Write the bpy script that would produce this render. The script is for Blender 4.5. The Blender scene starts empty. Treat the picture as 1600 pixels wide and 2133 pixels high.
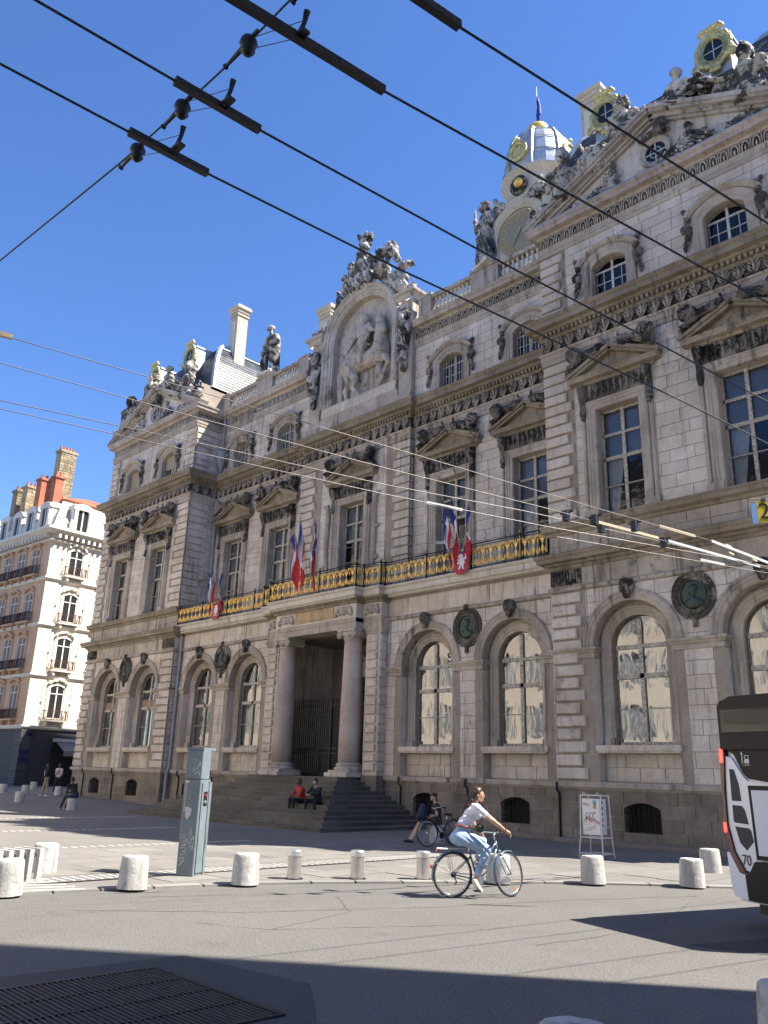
import bpy, math, random
import numpy as np
from mathutils import Vector, Matrix, Euler

random.seed(7); np.random.seed(7)
sc = bpy.context.scene
COL = sc.collection
PI = math.pi
def R(d): return math.radians(d)

# ------------------------------------------------------------------ camera
cam_d = bpy.data.cameras.new('camera'); cam = bpy.data.objects.new('camera', cam_d); COL.objects.link(cam)
cam_d.sensor_width = 36.0; cam_d.lens = 1720.0 / 2133.0 * 36.0
cam_d.clip_start = 0.1; cam_d.clip_end = 4000.0
cam.matrix_world = Matrix(((0.7104564, 0.1950052, 0.6761839, 0), (0.7031614, -0.2357001, -0.6708275, 0), (0.0285618, 0.9520601, -0.3045748, 1.85), (0, 0, 0, 1)))
sc.camera = cam

# ------------------------------------------------------------------ world, sun, exposure
SUN_EL, SUN_AZ = 53.0, 37.0            # azimuth from +X towards +Y
world = bpy.data.worlds.new('World'); sc.world = world; world.use_nodes = True
wn = world.node_tree.nodes; wl = world.node_tree.links
for n in list(wn): wn.remove(n)
sky = wn.new('ShaderNodeTexSky'); sky.sky_type = 'NISHITA'; sky.sun_disc = False
sky.sun_elevation = R(SUN_EL); sky.sun_rotation = R(90.0 - SUN_AZ)
sky.altitude = 900.0; sky.air_density = 1.0; sky.dust_density = 0.0; sky.ozone_density = 5.0
bg = wn.new('ShaderNodeBackground'); bg.inputs['Strength'].default_value = 0.052
wo = wn.new('ShaderNodeOutputWorld')
hs = wn.new('ShaderNodeHueSaturation'); hs.inputs['Hue'].default_value = .508; hs.inputs['Saturation'].default_value = 1.13; hs.inputs['Value'].default_value = 1.0
wl.new(sky.outputs['Color'], hs.inputs['Color']); wl.new(hs.outputs['Color'], bg.inputs['Color']); wl.new(bg.outputs['Background'], wo.inputs['Surface'])
sun_d = bpy.data.lights.new('sun', 'SUN'); sun = bpy.data.objects.new('sun', sun_d); COL.objects.link(sun)
sun_d.energy = 2.5; sun_d.angle = R(0.53); sun_d.color = (1.0, 0.94, 0.84)
_s = Vector((math.cos(R(SUN_EL)) * math.cos(R(SUN_AZ)), math.cos(R(SUN_EL)) * math.sin(R(SUN_AZ)), math.sin(R(SUN_EL))))
sun.rotation_euler = _s.to_track_quat('Z', 'Y').to_euler()
sc.view_settings.view_transform = 'Standard'; sc.view_settings.look = 'None'
sc.view_settings.gamma = 1.0; sc.view_settings.use_curve_mapping = False
sc.view_settings.exposure = 2.38
sc.render.engine = 'CYCLES'
sc.cycles.max_bounces = 6; sc.cycles.diffuse_bounces = 4; sc.cycles.glossy_bounces = 3
sc.cycles.transmission_bounces = 4; sc.cycles.transparent_max_bounces = 8
sc.cycles.use_denoising = True
sc.cycles.sample_clamp_indirect = 6.0
# ------------------------------------------------------------------ geometry helpers
class G:
    """a growing mesh"""
    def __init__(s): s.v = []; s.f = []; s.m = []
    def add(s, vs, fs, m=0):
        o = len(s.v); s.v.extend(tuple(p) for p in vs)
        s.f.extend(tuple(i + o for i in f) for f in fs); s.m.extend([m] * len(fs)); return s
    def box(s, x0, x1, y0, y1, z0, z1, m=0):
        return s.add([(x0, y0, z0), (x1, y0, z0), (x1, y1, z0), (x0, y1, z0), (x0, y0, z1), (x1, y0, z1), (x1, y1, z1), (x0, y1, z1)],
                     [(0, 3, 2, 1), (4, 5, 6, 7), (0, 1, 5, 4), (1, 2, 6, 5), (2, 3, 7, 6), (3, 0, 4, 7)], m)
    def cbox(s, x0, x1, y0, y1, z0, z1, c=0.02, m=0):
        """box with its front (low y) edges chamfered"""
        return s.add([(x0, y1, z0), (x1, y1, z0), (x1, y1, z1), (x0, y1, z1),
                      (x0, y0 + c, z0), (x1, y0 + c, z0), (x1, y0 + c, z1), (x0, y0 + c, z1),
                      (x0 + c, y0, z0 + c), (x1 - c, y0, z0 + c), (x1 - c, y0, z1 - c), (x0 + c, y0, z1 - c)],
                     [(0, 1, 5, 4), (1, 2, 6, 5), (2, 3, 7, 6), (3, 0, 4, 7), (4, 5, 9, 8), (5, 6, 10, 9), (6, 7, 11, 10), (7, 4, 8, 11), (8, 9, 10, 11)], m)
    def prism(s, poly, y0, y1, m=0, back=True):
        """poly: (x, z) counter-clockwise seen from low y"""
        n = len(poly)
        vs = [(x, y0, z) for x, z in poly] + [(x, y1, z) for x, z in poly]
        fs = [tuple(range(n))] + [(i, i + n, (i + 1) % n + n, (i + 1) % n) for i in range(n)]
        if back: fs.append(tuple(range(2 * n - 1, n - 1, -1)))
        return s.add(vs, fs, m)
    def slab(s, poly, z0, z1, m=0):
        """poly: (x, y) counter-clockwise from above"""
        n = len(poly)
        vs = [(x, y, z0) for x, y in poly] + [(x, y, z1) for x, y in poly]
        return s.add(vs, [tuple(range(n - 1, -1, -1)), tuple(range(n, 2 * n))] + [(i, (i + 1) % n, (i + 1) % n + n, i + n) for i in range(n)], m)
    def tube(s, pts, r, n=6, m=0, cap=True, close=False):
        pts = [Vector(p) for p in pts]; rings = []
        rs = r if isinstance(r, (list, tuple)) else [r] * len(pts)
        up = None
        for i, p in enumerate(pts):
            if close: d = pts[(i + 1) % len(pts)] - pts[i - 1]
            else: d = (pts[min(i + 1, len(pts) - 1)] - pts[max(i - 1, 0)])
            d = d.normalized() if d.length > 1e-9 else Vector((0, 0, 1))
            if up is None:
                up = Vector((0, 0, 1)) if abs(d.z) < .9 else Vector((1, 0, 0))
            a = d.cross(up)
            if a.length < 1e-6: a = d.cross(Vector((0.3, 0.8, 0.5)))
            a.normalize(); b = d.cross(a).normalized(); up = -b if False else a.cross(d).normalized()
            rings.append([p + (a * math.cos(2 * PI * k / n) + b * math.sin(2 * PI * k / n)) * rs[i] for k in range(n)])
        vs = [q for ring in rings for q in ring]; fs = []
        L = len(pts)
        for i in range(L if close else L - 1):
            j = (i + 1) % L
            for k in range(n): fs.append((i * n + k, i * n + (k + 1) % n, j * n + (k + 1) % n, j * n + k))
        if cap and not close: fs += [tuple(range(n - 1, -1, -1)), tuple((L - 1) * n + k for k in range(n))]
        return s.add(vs, fs, m)
    def lathe(s, prof, cx=0, cy=0, n=16, m=0, a0=0.0, a1=2 * PI):
        full = abs(a1 - a0 - 2 * PI) < 1e-6; c = n if full else n + 1
        vs = []
        for r, z in prof:
            for k in range(c):
                a = a0 + (a1 - a0) * k / n
                vs.append((cx + r * math.cos(a), cy + r * math.sin(a), z))
        fs = []
        for i in range(len(prof) - 1):
            for k in range(n):
                k2 = (k + 1) % c
                fs.append((i * c + k, i * c + k2, (i + 1) * c + k2, (i + 1) * c + k))
        if full:
            if prof[0][0] > 1e-4: fs.append(tuple(range(c - 1, -1, -1)))
            if prof[-1][0] > 1e-4: fs.append(tuple((len(prof) - 1) * c + k for k in range(c)))
        return s.add(vs, fs, m)
    def ball(s, c, r, n=8, m=0, sc_=(1, 1, 1)):
        vs = []; fs = []; h = n // 2
        for i in range(h + 1):
            t = PI * i / h
            for k in range(n):
                a = 2 * PI * k / n
                vs.append((c[0] + r * sc_[0] * math.sin(t) * math.cos(a), c[1] + r * sc_[1] * math.sin(t) * math.sin(a), c[2] - r * sc_[2] * math.cos(t)))
        for i in range(h):
            for k in range(n): fs.append((i * n + k, i * n + (k + 1) % n, (i + 1) * n + (k + 1) % n, (i + 1) * n + k))
        return s.add(vs, fs, m)
    def sweep(s, path, prof, m=0, cap=True):
        """moulding: path of plan points (u, v), outward on the right-hand side; prof of (projection, z) bottom to top"""
        P = [Vector((p[0], p[1])) for p in path]; n = len(P); k = len(prof); vs = []
        for i in range(n):
            ns = []
            if i > 0: d = (P[i] - P[i - 1]).normalized(); ns.append(Vector((d.y, -d.x)))
            if i < n - 1: d = (P[i + 1] - P[i]).normalized(); ns.append(Vector((d.y, -d.x)))
            if len(ns) == 2:
                b = (ns[0] + ns[1]); b = b / max(b.dot(ns[0]), 0.2) if b.length > 1e-6 else ns[0]
            else: b = ns[0]
            for p, z in prof: vs.append((P[i].x + b.x * p, P[i].y + b.y * p, z))
        fs = []
        for i in range(n - 1):
            for j in range(k - 1): fs.append((i * k + j, (i + 1) * k + j, (i + 1) * k + j + 1, i * k + j + 1))
        if cap:
            fs.append(tuple(range(k))); fs.append(tuple(range(n * k - 1, (n - 1) * k - 1, -1)))
        return s.add(vs, fs, m)
    def frame(s, path, prof, m=0):
        """surround in a facade plane: path of (point, outward offset direction) in (x, z); prof of (offset, y)"""
        k = len(prof); vs = []
        for (x, z), (dx, dz) in path:
            for o, y in prof: vs.append((x + dx * o, y, z + dz * o))
        fs = []
        for i in range(len(path) - 1):
            for j in range(k - 1): fs.append((i * k + j, i * k + j + 1, (i + 1) * k + j + 1, (i + 1) * k + j))
        fs.append(tuple(range(k))); fs.append(tuple((len(path) - 1) * k + j for j in range(k)))
        return s.add(vs, fs, m)
    def xf(s, M, i0=0):
        M = Matrix(M)
        s.v[i0:] = [tuple(M @ Vector(p)) for p in s.v[i0:]]; return s
    def merge(s, g, M=None, m=None):
        vs = g.v if M is None else [tuple(M @ Vector(p)) for p in g.v]
        o = len(s.v); s.v.extend(vs); s.f.extend(tuple(i + o for i in f) for f in g.f); s.m.extend(g.m if m is None else [m] * len(g.f)); return s
    def mesh(s, name, mats, smooth=False):
        me = bpy.data.meshes.new(name); me.from_pydata(s.v, [], s.f)
        for mt in (mats if isinstance(mats, (list, tuple)) else [mats]): me.materials.append(mt)
        if any(s.m): me.polygons.foreach_set('material_index', s.m)
        if smooth: me.polygons.foreach_set('use_smooth', [True] * len(s.f))
        me.update(); return me

def arch_path(c, hw, zb, zs, n=16, rise=None):
    """jambs and head of an opening: [((x, z), (dx, dz))...]; rise None = half circle"""
    out = [((c - hw, zb), (-1, 0)), ((c - hw, zs), (-1, 0))]
    if rise is None: Rr, cz, a0 = hw, zs, 0.0
    else:
        Rr = (hw * hw + rise * rise) / (2 * rise); cz = zs + rise - Rr; a0 = math.asin((Rr - rise) / Rr)
    for k in range(0, n + 1):
        a = PI - a0 - (PI - 2 * a0) * k / n
        d = (math.cos(a), math.sin(a))
        if rise is not None and k in (0, n): d = (math.copysign(1, math.cos(a)), 0.45)
        out.append(((c + Rr * math.cos(a), cz + Rr * math.sin(a)), d))
    out += [((c + hw, zs), (1, 0)), ((c + hw, zb), (1, 0))]
    return out
def rect_path(c, hw, zb, zt): return [((c - hw, zb), (-1, 0)), ((c - hw, zt), (-1, 1)), ((c + hw, zt), (1, 1)), ((c + hw, zb), (1, 0))]

def op_top(o, u):
    d = u - o['c']
    if o['kind'] == 'rect': return o['zs']
    if o['kind'] == 'arch': return o['zs'] + math.sqrt(max(o['hw'] ** 2 - d * d, 0))
    r = o['rise']; Rr = (o['hw'] ** 2 + r * r) / (2 * r)
    return o['zs'] + math.sqrt(max(Rr * Rr - d * d, 0)) - (Rr - r)
def free_polys(u0, u1, z0, z1, ops):
    """what is left of a rectangle of wall once openings are cut out: polygons in (u, z)"""
    near = [o for o in ops if o['c'] - o['hw'] < u1 - 1e-4 and o['c'] + o['hw'] > u0 + 1e-4 and o['zb'] < z1 - 1e-4 and op_top(o, o['c']) > z0 + 1e-4]
    if not near: return [[(u0, z0), (u1, z0), (u1, z1), (u0, z1)]]
    bp = {u0, u1}
    for o in near:
        st = 14 if o['kind'] != 'rect' else 1
        for k in range(st + 1):
            x = o['c'] - o['hw'] * math.cos(PI * k / st)
            if u0 < x < u1: bp.add(x)
    bp = sorted(bp); done = []; act = []
    for a, b in zip(bp, bp[1:]):
        if b - a < 1e-5: continue
        mid = (a + b) / 2; segs = [((z0, z0), (z1, z1))]
        for o in near:
            if abs(mid - o['c']) >= o['hw']: continue
            ta, tb = op_top(o, a), op_top(o, b); zb = o['zb']; ns = []
            for lo, hi in segs:
                if min(ta, tb) <= lo[0] + 1e-6 and max(ta, tb) <= max(lo) + 1e-6: ns.append((lo, hi)); continue
                if zb >= max(hi) - 1e-6: ns.append((lo, hi)); continue
                if zb > max(lo) + 1e-3: ns.append((lo, (zb, zb)))
                l2 = (max(ta, lo[0]), max(tb, lo[1])); l2 = (min(l2[0], hi[0]), min(l2[1], hi[1]))
                if hi[0] - l2[0] > 1e-3 or hi[1] - l2[1] > 1e-3: ns.append((l2, hi))
            segs = ns
        nact = []
        for lo, hi in segs:
            hit = None
            for ch in act:
                if abs(ch[-1][3] - lo[0]) < 2e-3 and abs(ch[-1][4] - hi[0]) < 2e-3: hit = ch; break
            if hit is not None: hit.append((a, b, lo, lo[1], hi[1], hi)); act = [c for c in act if c is not hit]; nact.append(hit)
            else: nact.append([(a, b, lo, lo[1], hi[1], hi)])
        done += act; act = nact
    done += act; out = []
    for ch in done:
        low = [(ch[0][0], ch[0][2][0])] + [(q[1], q[3]) for q in ch]
        top = [(ch[0][0], ch[0][5][0])] + [(q[1], q[4]) for q in ch]
        poly = low + top[::-1]; cl = []
        for p in poly:
            if not cl or abs(p[0] - cl[-1][0]) + abs(p[1] - cl[-1][1]) > 2e-3: cl.append(p)
        if len(cl) > 2 and abs(cl[0][0] - cl[-1][0]) + abs(cl[0][1] - cl[-1][1]) < 2e-3: cl.pop()
        if len(cl) > 2: out.append(cl)
    return out

# ------------------------------------------------------------------ objects
def ob(name, data, parent=None, loc=(0, 0, 0), rot=(0, 0, 0), scl=None, **props):
    o = bpy.data.objects.new(name, data); COL.objects.link(o)
    o.location = loc; o.rotation_euler = rot
    if scl is not None: o.scale = (scl, scl, scl) if isinstance(scl, (int, float)) else scl
    if parent is not None: o.parent = parent
    for k, val in props.items(): o[k] = val
    return o
def part(name, g, mats, parent=None, smooth=False, **kw):
    return ob(name, g.mesh(name, mats, smooth), parent, **kw)
def thing(name, label, cat, loc=(0, 0, 0), rz=0.0, group=None):
    o = ob(name, None, None, loc, (0, 0, rz), label=label, category=cat)
    if group: o['group'] = group
    return o
def tag(o, label, cat, group=None):
    o['label'] = label; o['category'] = cat
    if group: o['group'] = group
    return o
def copy_tree(o, parent=None, **kw):
    c = o.copy(); COL.objects.link(c)
    if parent is not None: c.parent = parent
    for ch in list(o.children): copy_tree(ch, c)
    for k, val in kw.items(): c[k] = val
    return c

# ------------------------------------------------------------------ carved and bodily shapes: blended volumes turned into one skin
class Vol:
    def __init__(s, lo, hi, h):
        s.lo = np.array(lo, float); s.h = h
        s.n = np.maximum(np.ceil((np.array(hi) - s.lo) / h).astype(int) + 1, 4)
        s.f = np.full(tuple(s.n), 1e2, np.float32); s.id = np.zeros(tuple(s.n), np.int8); s.dm = np.full(tuple(s.n), 1e2, np.float32)
    def _reg(s, a, b, mg):
        i0 = np.clip(np.floor((np.array(a) - mg - s.lo) / s.h).astype(int), 0, s.n - 1)
        i1 = np.clip(np.ceil((np.array(b) + mg - s.lo) / s.h).astype(int) + 1, 1, s.n)
        sl = tuple(slice(int(p), int(q)) for p, q in zip(i0, i1))
        ax = [s.lo[k] + s.h * np.arange(i0[k], i1[k], dtype=np.float32) for k in range(3)]
        return sl, np.meshgrid(*ax, indexing='ij')
    def _mix(s, sl, d, k, m):
        f = s.f[sl]
        if k > 0:
            t = np.clip(.5 + .5 * (f - d) / k, 0, 1); s.f[sl] = f * (1 - t) + d * t - k * t * (1 - t)
        else: s.f[sl] = np.minimum(f, d)
        w = d < s.dm[sl]; s.dm[sl] = np.where(w, d, s.dm[sl]); s.id[sl] = np.where(w, m, s.id[sl])
    def cap(s, p, q, r0, r1=None, k=.03, m=0):
        r1 = r0 if r1 is None else r1; p = np.array(p, float); q = np.array(q, float); rm = max(r0, r1)
        sl, (X, Y, Z) = s._reg(np.minimum(p, q) - rm, np.maximum(p, q) + rm, k + 3 * s.h)
        if X.size == 0: return s
        d = q - p; L = max(float(d @ d), 1e-9)
        t = np.clip(((X - p[0]) * d[0] + (Y - p[1]) * d[1] + (Z - p[2]) * d[2]) / L, 0, 1)
        D = np.sqrt((X - p[0] - t * d[0]) ** 2 + (Y - p[1] - t * d[1]) ** 2 + (Z - p[2] - t * d[2]) ** 2) - (r0 + (r1 - r0) * t)
        s._mix(sl, D, k, m); return s
    def chain(s, pts, rs, k=.03, m=0):
        for i in range(len(pts) - 1): s.cap(pts[i], pts[i + 1], rs[i], rs[i + 1], k, m)
        return s
    def ell(s, c, r, k=.03, m=0, rot=None):
        c = np.array(c, float); r = np.array(r, float); rm = float(r.max())
        sl, (X, Y, Z) = s._reg(c - (rm if rot else r), c + (rm if rot else r), k + 3 * s.h)
        if X.size == 0: return s
        X = X - c[0]; Y = Y - c[1]; Z = Z - c[2]
        if rot:
            M = np.array(Euler([R(a) for a in rot]).to_matrix()).T
            X, Y, Z = (M[i, 0] * X + M[i, 1] * Y + M[i, 2] * Z for i in range(3))
        k0 = np.sqrt((X / r[0]) ** 2 + (Y / r[1]) ** 2 + (Z / r[2]) ** 2) + 1e-6
        k1 = np.sqrt((X / r[0] ** 2) ** 2 + (Y / r[1] ** 2) ** 2 + (Z / r[2] ** 2) ** 2) + 1e-6
        s._mix(sl, k0 * (k0 - 1) / k1, k, m); return s
    def cut(s, c, r, k=.02):
        c = np.array(c, float); r = np.array(r, float)
        sl, (X, Y, Z) = s._reg(c - r, c + r, 3 * s.h)
        k0 = np.sqrt(((X - c[0]) / r[0]) ** 2 + ((Y - c[1]) / r[1]) ** 2 + ((Z - c[2]) / r[2]) ** 2) + 1e-6
        s.f[sl] = np.maximum(s.f[sl], -(k0 - 1) * float(r.min())); return s
    def rough(s, amp, size, seed=0, stretch=(1, 1, 1)):
        """chisel and weather: shift the skin by a smooth random field"""
        rng = np.random.RandomState(seed); idx = []
        for a in range(3):
            idx.append(np.arange(s.n[a]) * s.h / (size * stretch[a]))
        L = [int(i[-1]) + 3 for i in idx]; lat = rng.uniform(-1, 1, L).astype(np.float32)
        out = lat
        for a in range(3):
            i0 = idx[a].astype(int); t = (idx[a] - i0); t = (t * t * (3 - 2 * t)).astype(np.float32)
            sh = [1, 1, 1]; sh[a] = -1; t = t.reshape(sh)
            out = np.take(out, i0, a) * (1 - t) + np.take(out, i0 + 1, a) * t
        s.f += out * amp; return s
    def folds(s, amp, wl, axis=(1, 0, .3), zlo=-9, zhi=9, seed=0):
        """drapery or hair: wavy ridges across an axis, between two heights"""
        X, Y, Z = np.meshgrid(*[s.lo[k] + s.h * np.arange(s.n[k], dtype=np.float32) for k in range(3)], indexing='ij', sparse=True)
        p = (X * axis[0] + Y * axis[1] + Z * axis[2]) * (2 * PI / wl)
        w = np.sin(p + 1.3 * np.sin(Z * 3.1 + X * 2.0 + seed) + .8 * np.sin(Y * 5.0 - Z * 1.7))
        m = np.clip((Z - zlo) / .1, 0, 1) * np.clip((zhi - Z) / .1, 0, 1)
        s.f += amp * w * m; return s
    def mesh(s, name, mats, smooth=True, M=None):
        f = s.f.copy()
        f[0] = f[-1] = np.maximum(f[0], .01); f[:, 0] = np.maximum(f[:, 0], .01); f[:, -1] = np.maximum(f[:, -1], .01); f[:, :, 0] = np.maximum(f[:, :, 0], .01); f[:, :, -1] = np.maximum(f[:, :, -1], .01); f[-1] = np.maximum(f[-1], .01)
        sg = f < 0; c = np.zeros(tuple(s.n - 1), np.int8)
        O = np.array([(i, j, k) for i in (0, 1) for j in (0, 1) for k in (0, 1)])
        for o in O: c += sg[o[0]:o[0] + s.n[0] - 1, o[1]:o[1] + s.n[1] - 1, o[2]:o[2] + s.n[2] - 1]
        mx = (c > 0) & (c < 8); I = np.argwhere(mx); ix = np.full(mx.shape, -1, np.int64); ix[mx] = np.arange(len(I))
        V = np.stack([f[I[:, 0] + o[0], I[:, 1] + o[1], I[:, 2] + o[2]] for o in O], 1)
        pos = np.zeros((len(I), 3)); cnt = np.zeros((len(I), 1))
        for a in range(8):
            for b in range(a + 1, 8):
                if np.abs(O[a] - O[b]).sum() != 1: continue
                va, vb = V[:, a], V[:, b]; x = (va < 0) != (vb < 0); t = np.where(x, va / np.where(x, va - vb, 1), 0)[:, None]
                pos += np.where(x[:, None], O[a] + t * (O[b] - O[a]), 0); cnt += x[:, None]
        P = s.lo + s.h * (I + pos / np.maximum(cnt, 1)); am = V.argmin(1)
        mid = s.id[I[:, 0] + O[am, 0], I[:, 1] + O[am, 1], I[:, 2] + O[am, 2]]
        F = []
        for ax in range(3):
            A = np.take(sg, range(s.n[ax] - 1), ax); B = np.take(sg, range(1, s.n[ax]), ax)
            b, c2 = [(1, 2), (2, 0), (0, 1)][ax]
            E = np.argwhere(A != B); E = E[(E[:, b] > 0) & (E[:, c2] > 0) & (E[:, b] < s.n[b] - 1) & (E[:, c2] < s.n[c2] - 1)]
            if not len(E): continue
            e0 = E.copy(); e1 = E.copy(); e1[:, b] -= 1; e2 = e1.copy(); e2[:, c2] -= 1; e3 = E.copy(); e3[:, c2] -= 1
            q = np.stack([ix[e[:, 0], e[:, 1], e[:, 2]] for e in (e0, e1, e2, e3)], 1)
            fl = A[E[:, 0], E[:, 1], E[:, 2]]; q[~fl] = q[~fl][:, ::-1]; F.append(q)
        F = np.concatenate(F); F = F[(F >= 0).all(1)]
        me = bpy.data.meshes.new(name); me.vertices.add(len(P)); me.vertices.foreach_set('co', P.astype(np.float32).ravel())
        me.loops.add(F.size); me.loops.foreach_set('vertex_index', F.astype(np.int32).ravel())
        me.polygons.add(len(F)); me.polygons.foreach_set('loop_start', np.arange(0, F.size, 4, dtype=np.int32)); me.polygons.foreach_set('loop_total', np.full(len(F), 4, np.int32))
        ml = mats if isinstance(mats, (list, tuple)) else [mats]
        for mt in ml: me.materials.append(mt)
        if len(ml) > 1: me.polygons.foreach_set('material_index', np.clip(mid[F[:, 0]], 0, len(ml) - 1).astype(np.int32))
        me.polygons.foreach_set('use_smooth', np.full(len(F), smooth, bool))
        me.update(calc_edges=True); me.validate(); return me
# ------------------------------------------------------------------ materials
def new_mat(name):
    m = bpy.data.materials.new(name); m.use_nodes = True
    nt = m.node_tree; b = nt.nodes['Principled BSDF']; return m, nt, b
def mat(name, col, rough=.6, metal=0.0, spec=.5, bump=0.0, bscale=30.0, vary=0.0, vscale=6.0, emit=None, coat=0.0):
    m, nt, b = new_mat(name); N = nt.nodes; L = nt.links
    b.inputs['Base Color'].default_value = (*col, 1); b.inputs['Roughness'].default_value = rough
    b.inputs['Metallic'].default_value = metal; b.inputs['Specular IOR Level'].default_value = spec
    if coat: b.inputs['Coat Weight'].default_value = coat; b.inputs['Coat Roughness'].default_value = .08
    if bump or vary:
        tc = N.new('ShaderNodeTexCoord')
        if vary:
            n = N.new('ShaderNodeTexNoise'); n.inputs['Scale'].default_value = vscale; n.inputs['Detail'].default_value = 5
            L.new(tc.outputs['Object'], n.inputs['Vector'])
            mp = N.new('ShaderNodeMapRange'); mp.inputs['From Min'].default_value = .3; mp.inputs['From Max'].default_value = .7
            mp.inputs['To Min'].default_value = 1 - vary; mp.inputs['To Max'].default_value = 1 + vary; L.new(n.outputs['Fac'], mp.inputs['Value'])
            mx = N.new('ShaderNodeVectorMath'); mx.operation = 'SCALE'; mx.inputs[0].default_value = col; L.new(mp.outputs['Result'], mx.inputs['Scale'])
            L.new(mx.outputs['Vector'], b.inputs['Base Color'])
        if bump:
            n2 = N.new('ShaderNodeTexNoise'); n2.inputs['Scale'].default_value = bscale; n2.inputs['Detail'].default_value = 4
            L.new(tc.outputs['Object'], n2.inputs['Vector'])
            bp = N.new('ShaderNodeBump'); bp.inputs['Strength'].default_value = bump; bp.inputs['Distance'].default_value = .02
            L.new(n2.outputs['Fac'], bp.inputs['Height']); L.new(bp.outputs['Normal'], b.inputs['Normal'])
    if emit: b.inputs['Emission Color'].default_value = (*emit[0], 1); b.inputs['Emission Strength'].default_value = emit[1]
    return m

def stone(name, base, pale, soot, sootamt=.35, streak=.5, var=.12, blotch=.7, rough=.85, bump=.35, sootscale=1.6, thr=.5, mlo=.35, tw=.2):
    """weathered limestone: block-to-block tint, pale and brown patches, soot in patches and in vertical runs"""
    m, nt, b = new_mat(name); N = nt.nodes; L = nt.links
    geo = N.new('ShaderNodeNewGeometry'); oi = N.new('ShaderNodeObjectInfo')
    def noise(scale, det=5, ro=.6, vec=None, dist=0.0):
        n = N.new('ShaderNodeTexNoise'); n.inputs['Scale'].default_value = scale; n.inputs['Detail'].default_value = det
        n.inputs['Roughness'].default_value = ro; n.inputs['Distortion'].default_value = dist
        L.new(vec or geo.outputs['Position'], n.inputs['Vector']); return n.outputs['Fac']
    def ramp(val, a, c, lo=0.0, hi=1.0):
        r = N.new('ShaderNodeMapRange'); r.interpolation_type = 'SMOOTHSTEP'
        r.inputs['From Min'].default_value = a; r.inputs['From Max'].default_value = c; r.inputs['To Min'].default_value = lo; r.inputs['To Max'].default_value = hi
        L.new(val, r.inputs['Value']); return r.outputs['Result']
    def mix(f, a, c):
        x = N.new('ShaderNodeMix'); x.data_type = 'RGBA'
        if isinstance(f, float): x.inputs['Factor'].default_value = f
        else: L.new(f, x.inputs['Factor'])
        for k, s_ in ((6, a), (7, c)):
            if isinstance(s_, tuple): x.inputs[k].default_value = (*s_, 1)
            else: L.new(s_, x.inputs[k])
        return x.outputs[2]
    def math_(op, a, c):
        x = N.new('ShaderNodeMath'); x.operation = op
        for k, s_ in ((0, a), (1, c)):
            if isinstance(s_, (int, float)): x.inputs[k].default_value = s_
            else: L.new(s_, x.inputs[k])
        return x.outputs[0]
    mp = N.new('ShaderNodeMapping'); mp.inputs['Scale'].default_value = (4.2, 4.2, .26); L.new(geo.outputs['Position'], mp.inputs['Vector'])
    c1 = mix(ramp(noise(.55), .38, .66), base, pale)
    c1 = mix(ramp(noise(5.0, 6, .7), .45, .75, 0, .35), c1, tuple(x * .6 for x in base))
    rnd = math_('FRACT', math_('ADD', oi.outputs['Random'], geo.outputs['Random Per Island']), 0.0)
    s1 = math_('MULTIPLY', ramp(noise(sootscale, 7, .72, None, .4), thr, thr + tw), sootamt)
    s2 = math_('MULTIPLY', ramp(noise(1.0, 6, .7, mp.outputs['Vector']), .50, .66), streak)
    s3 = math_('MULTIPLY', ramp(noise(.28, 3, .5), .4, .65, mlo, 1.0), math_('MAXIMUM', s1, s2))
    c2 = mix(s3, c1, soot)
    gain = math_('ADD', math_('MULTIPLY', rnd, 2 * var), 1 - var)
    v = N.new('ShaderNodeVectorMath'); v.operation = 'SCALE'; L.new(c2, v.inputs[0]); L.new(gain, v.inputs['Scale'])
    L.new(v.outputs['Vector'], b.inputs['Base Color'])
    b.inputs['Roughness'].default_value = rough; b.inputs['Specular IOR Level'].default_value = .3
    bp = N.new('ShaderNodeBump'); bp.inputs['Strength'].default_value = bump; bp.inputs['Distance'].default_value = .03
    L.new(noise(7.0, 8, .75), bp.inputs['Height']); L.new(bp.outputs['Normal'], b.inputs['Normal'])
    return m

M = {}
M['wall'] = stone('limestone_wall', (.56, .485, .405), (.68, .615, .55), (.10, .085, .07), .6, .8, .07)
M['joint'] = stone('limestone_joint', (.31, .26, .21), (.38, .33, .27), (.10, .08, .07), .5, .55, 0)
M['quoin'] = stone('limestone_quoin', (.54, .465, .385), (.65, .58, .51), (.10, .085, .07), .7, .8, .09)
M['base'] = stone('plinth_stone', (.19, .16, .13), (.26, .225, .185), (.06, .052, .045), .6, .5, .13)
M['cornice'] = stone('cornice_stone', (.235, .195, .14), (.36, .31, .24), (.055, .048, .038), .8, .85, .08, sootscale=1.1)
M['trim'] = stone('moulded_stone', (.37, .315, .26), (.50, .44, .375), (.075, .065, .05), .7, .9, .08)
M['orn'] = stone('sooty_carving', (.17, .15, .125), (.36, .32, .27), (.018, .017, .015), 1.0, .9, .15, sootscale=2.2, thr=.42, mlo=.75, tw=.12)
M['statue'] = stone('statue_stone', (.42, .38, .32), (.58, .53, .47), (.022, .020, .018), 1.0, 1.0, .06, sootscale=1.5, thr=.45, mlo=.85, tw=.1)
M['relief'] = stone('relief_stone', (.44, .385, .32), (.56, .50, .44), (.07, .06, .05), .85, .6, .05, sootscale=2.0, thr=.49, mlo=.6)
M['leaf'] = stone('leaf_carving_stone', (.27, .235, .19), (.44, .39, .33), (.028, .025, .022), .95, .7, .1, sootscale=2.4, thr=.46, mlo=.7)
M['pale'] = stone('cleaned_stone', (.60, .55, .46), (.68, .63, .54), (.10, .09, .08), .55, .45, .05, thr=.55)
M['column'] = stone('column_stone', (.40, .32, .275), (.50, .43, .38), (.16, .13, .12), .5, .35, .03, rough=.6)
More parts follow.
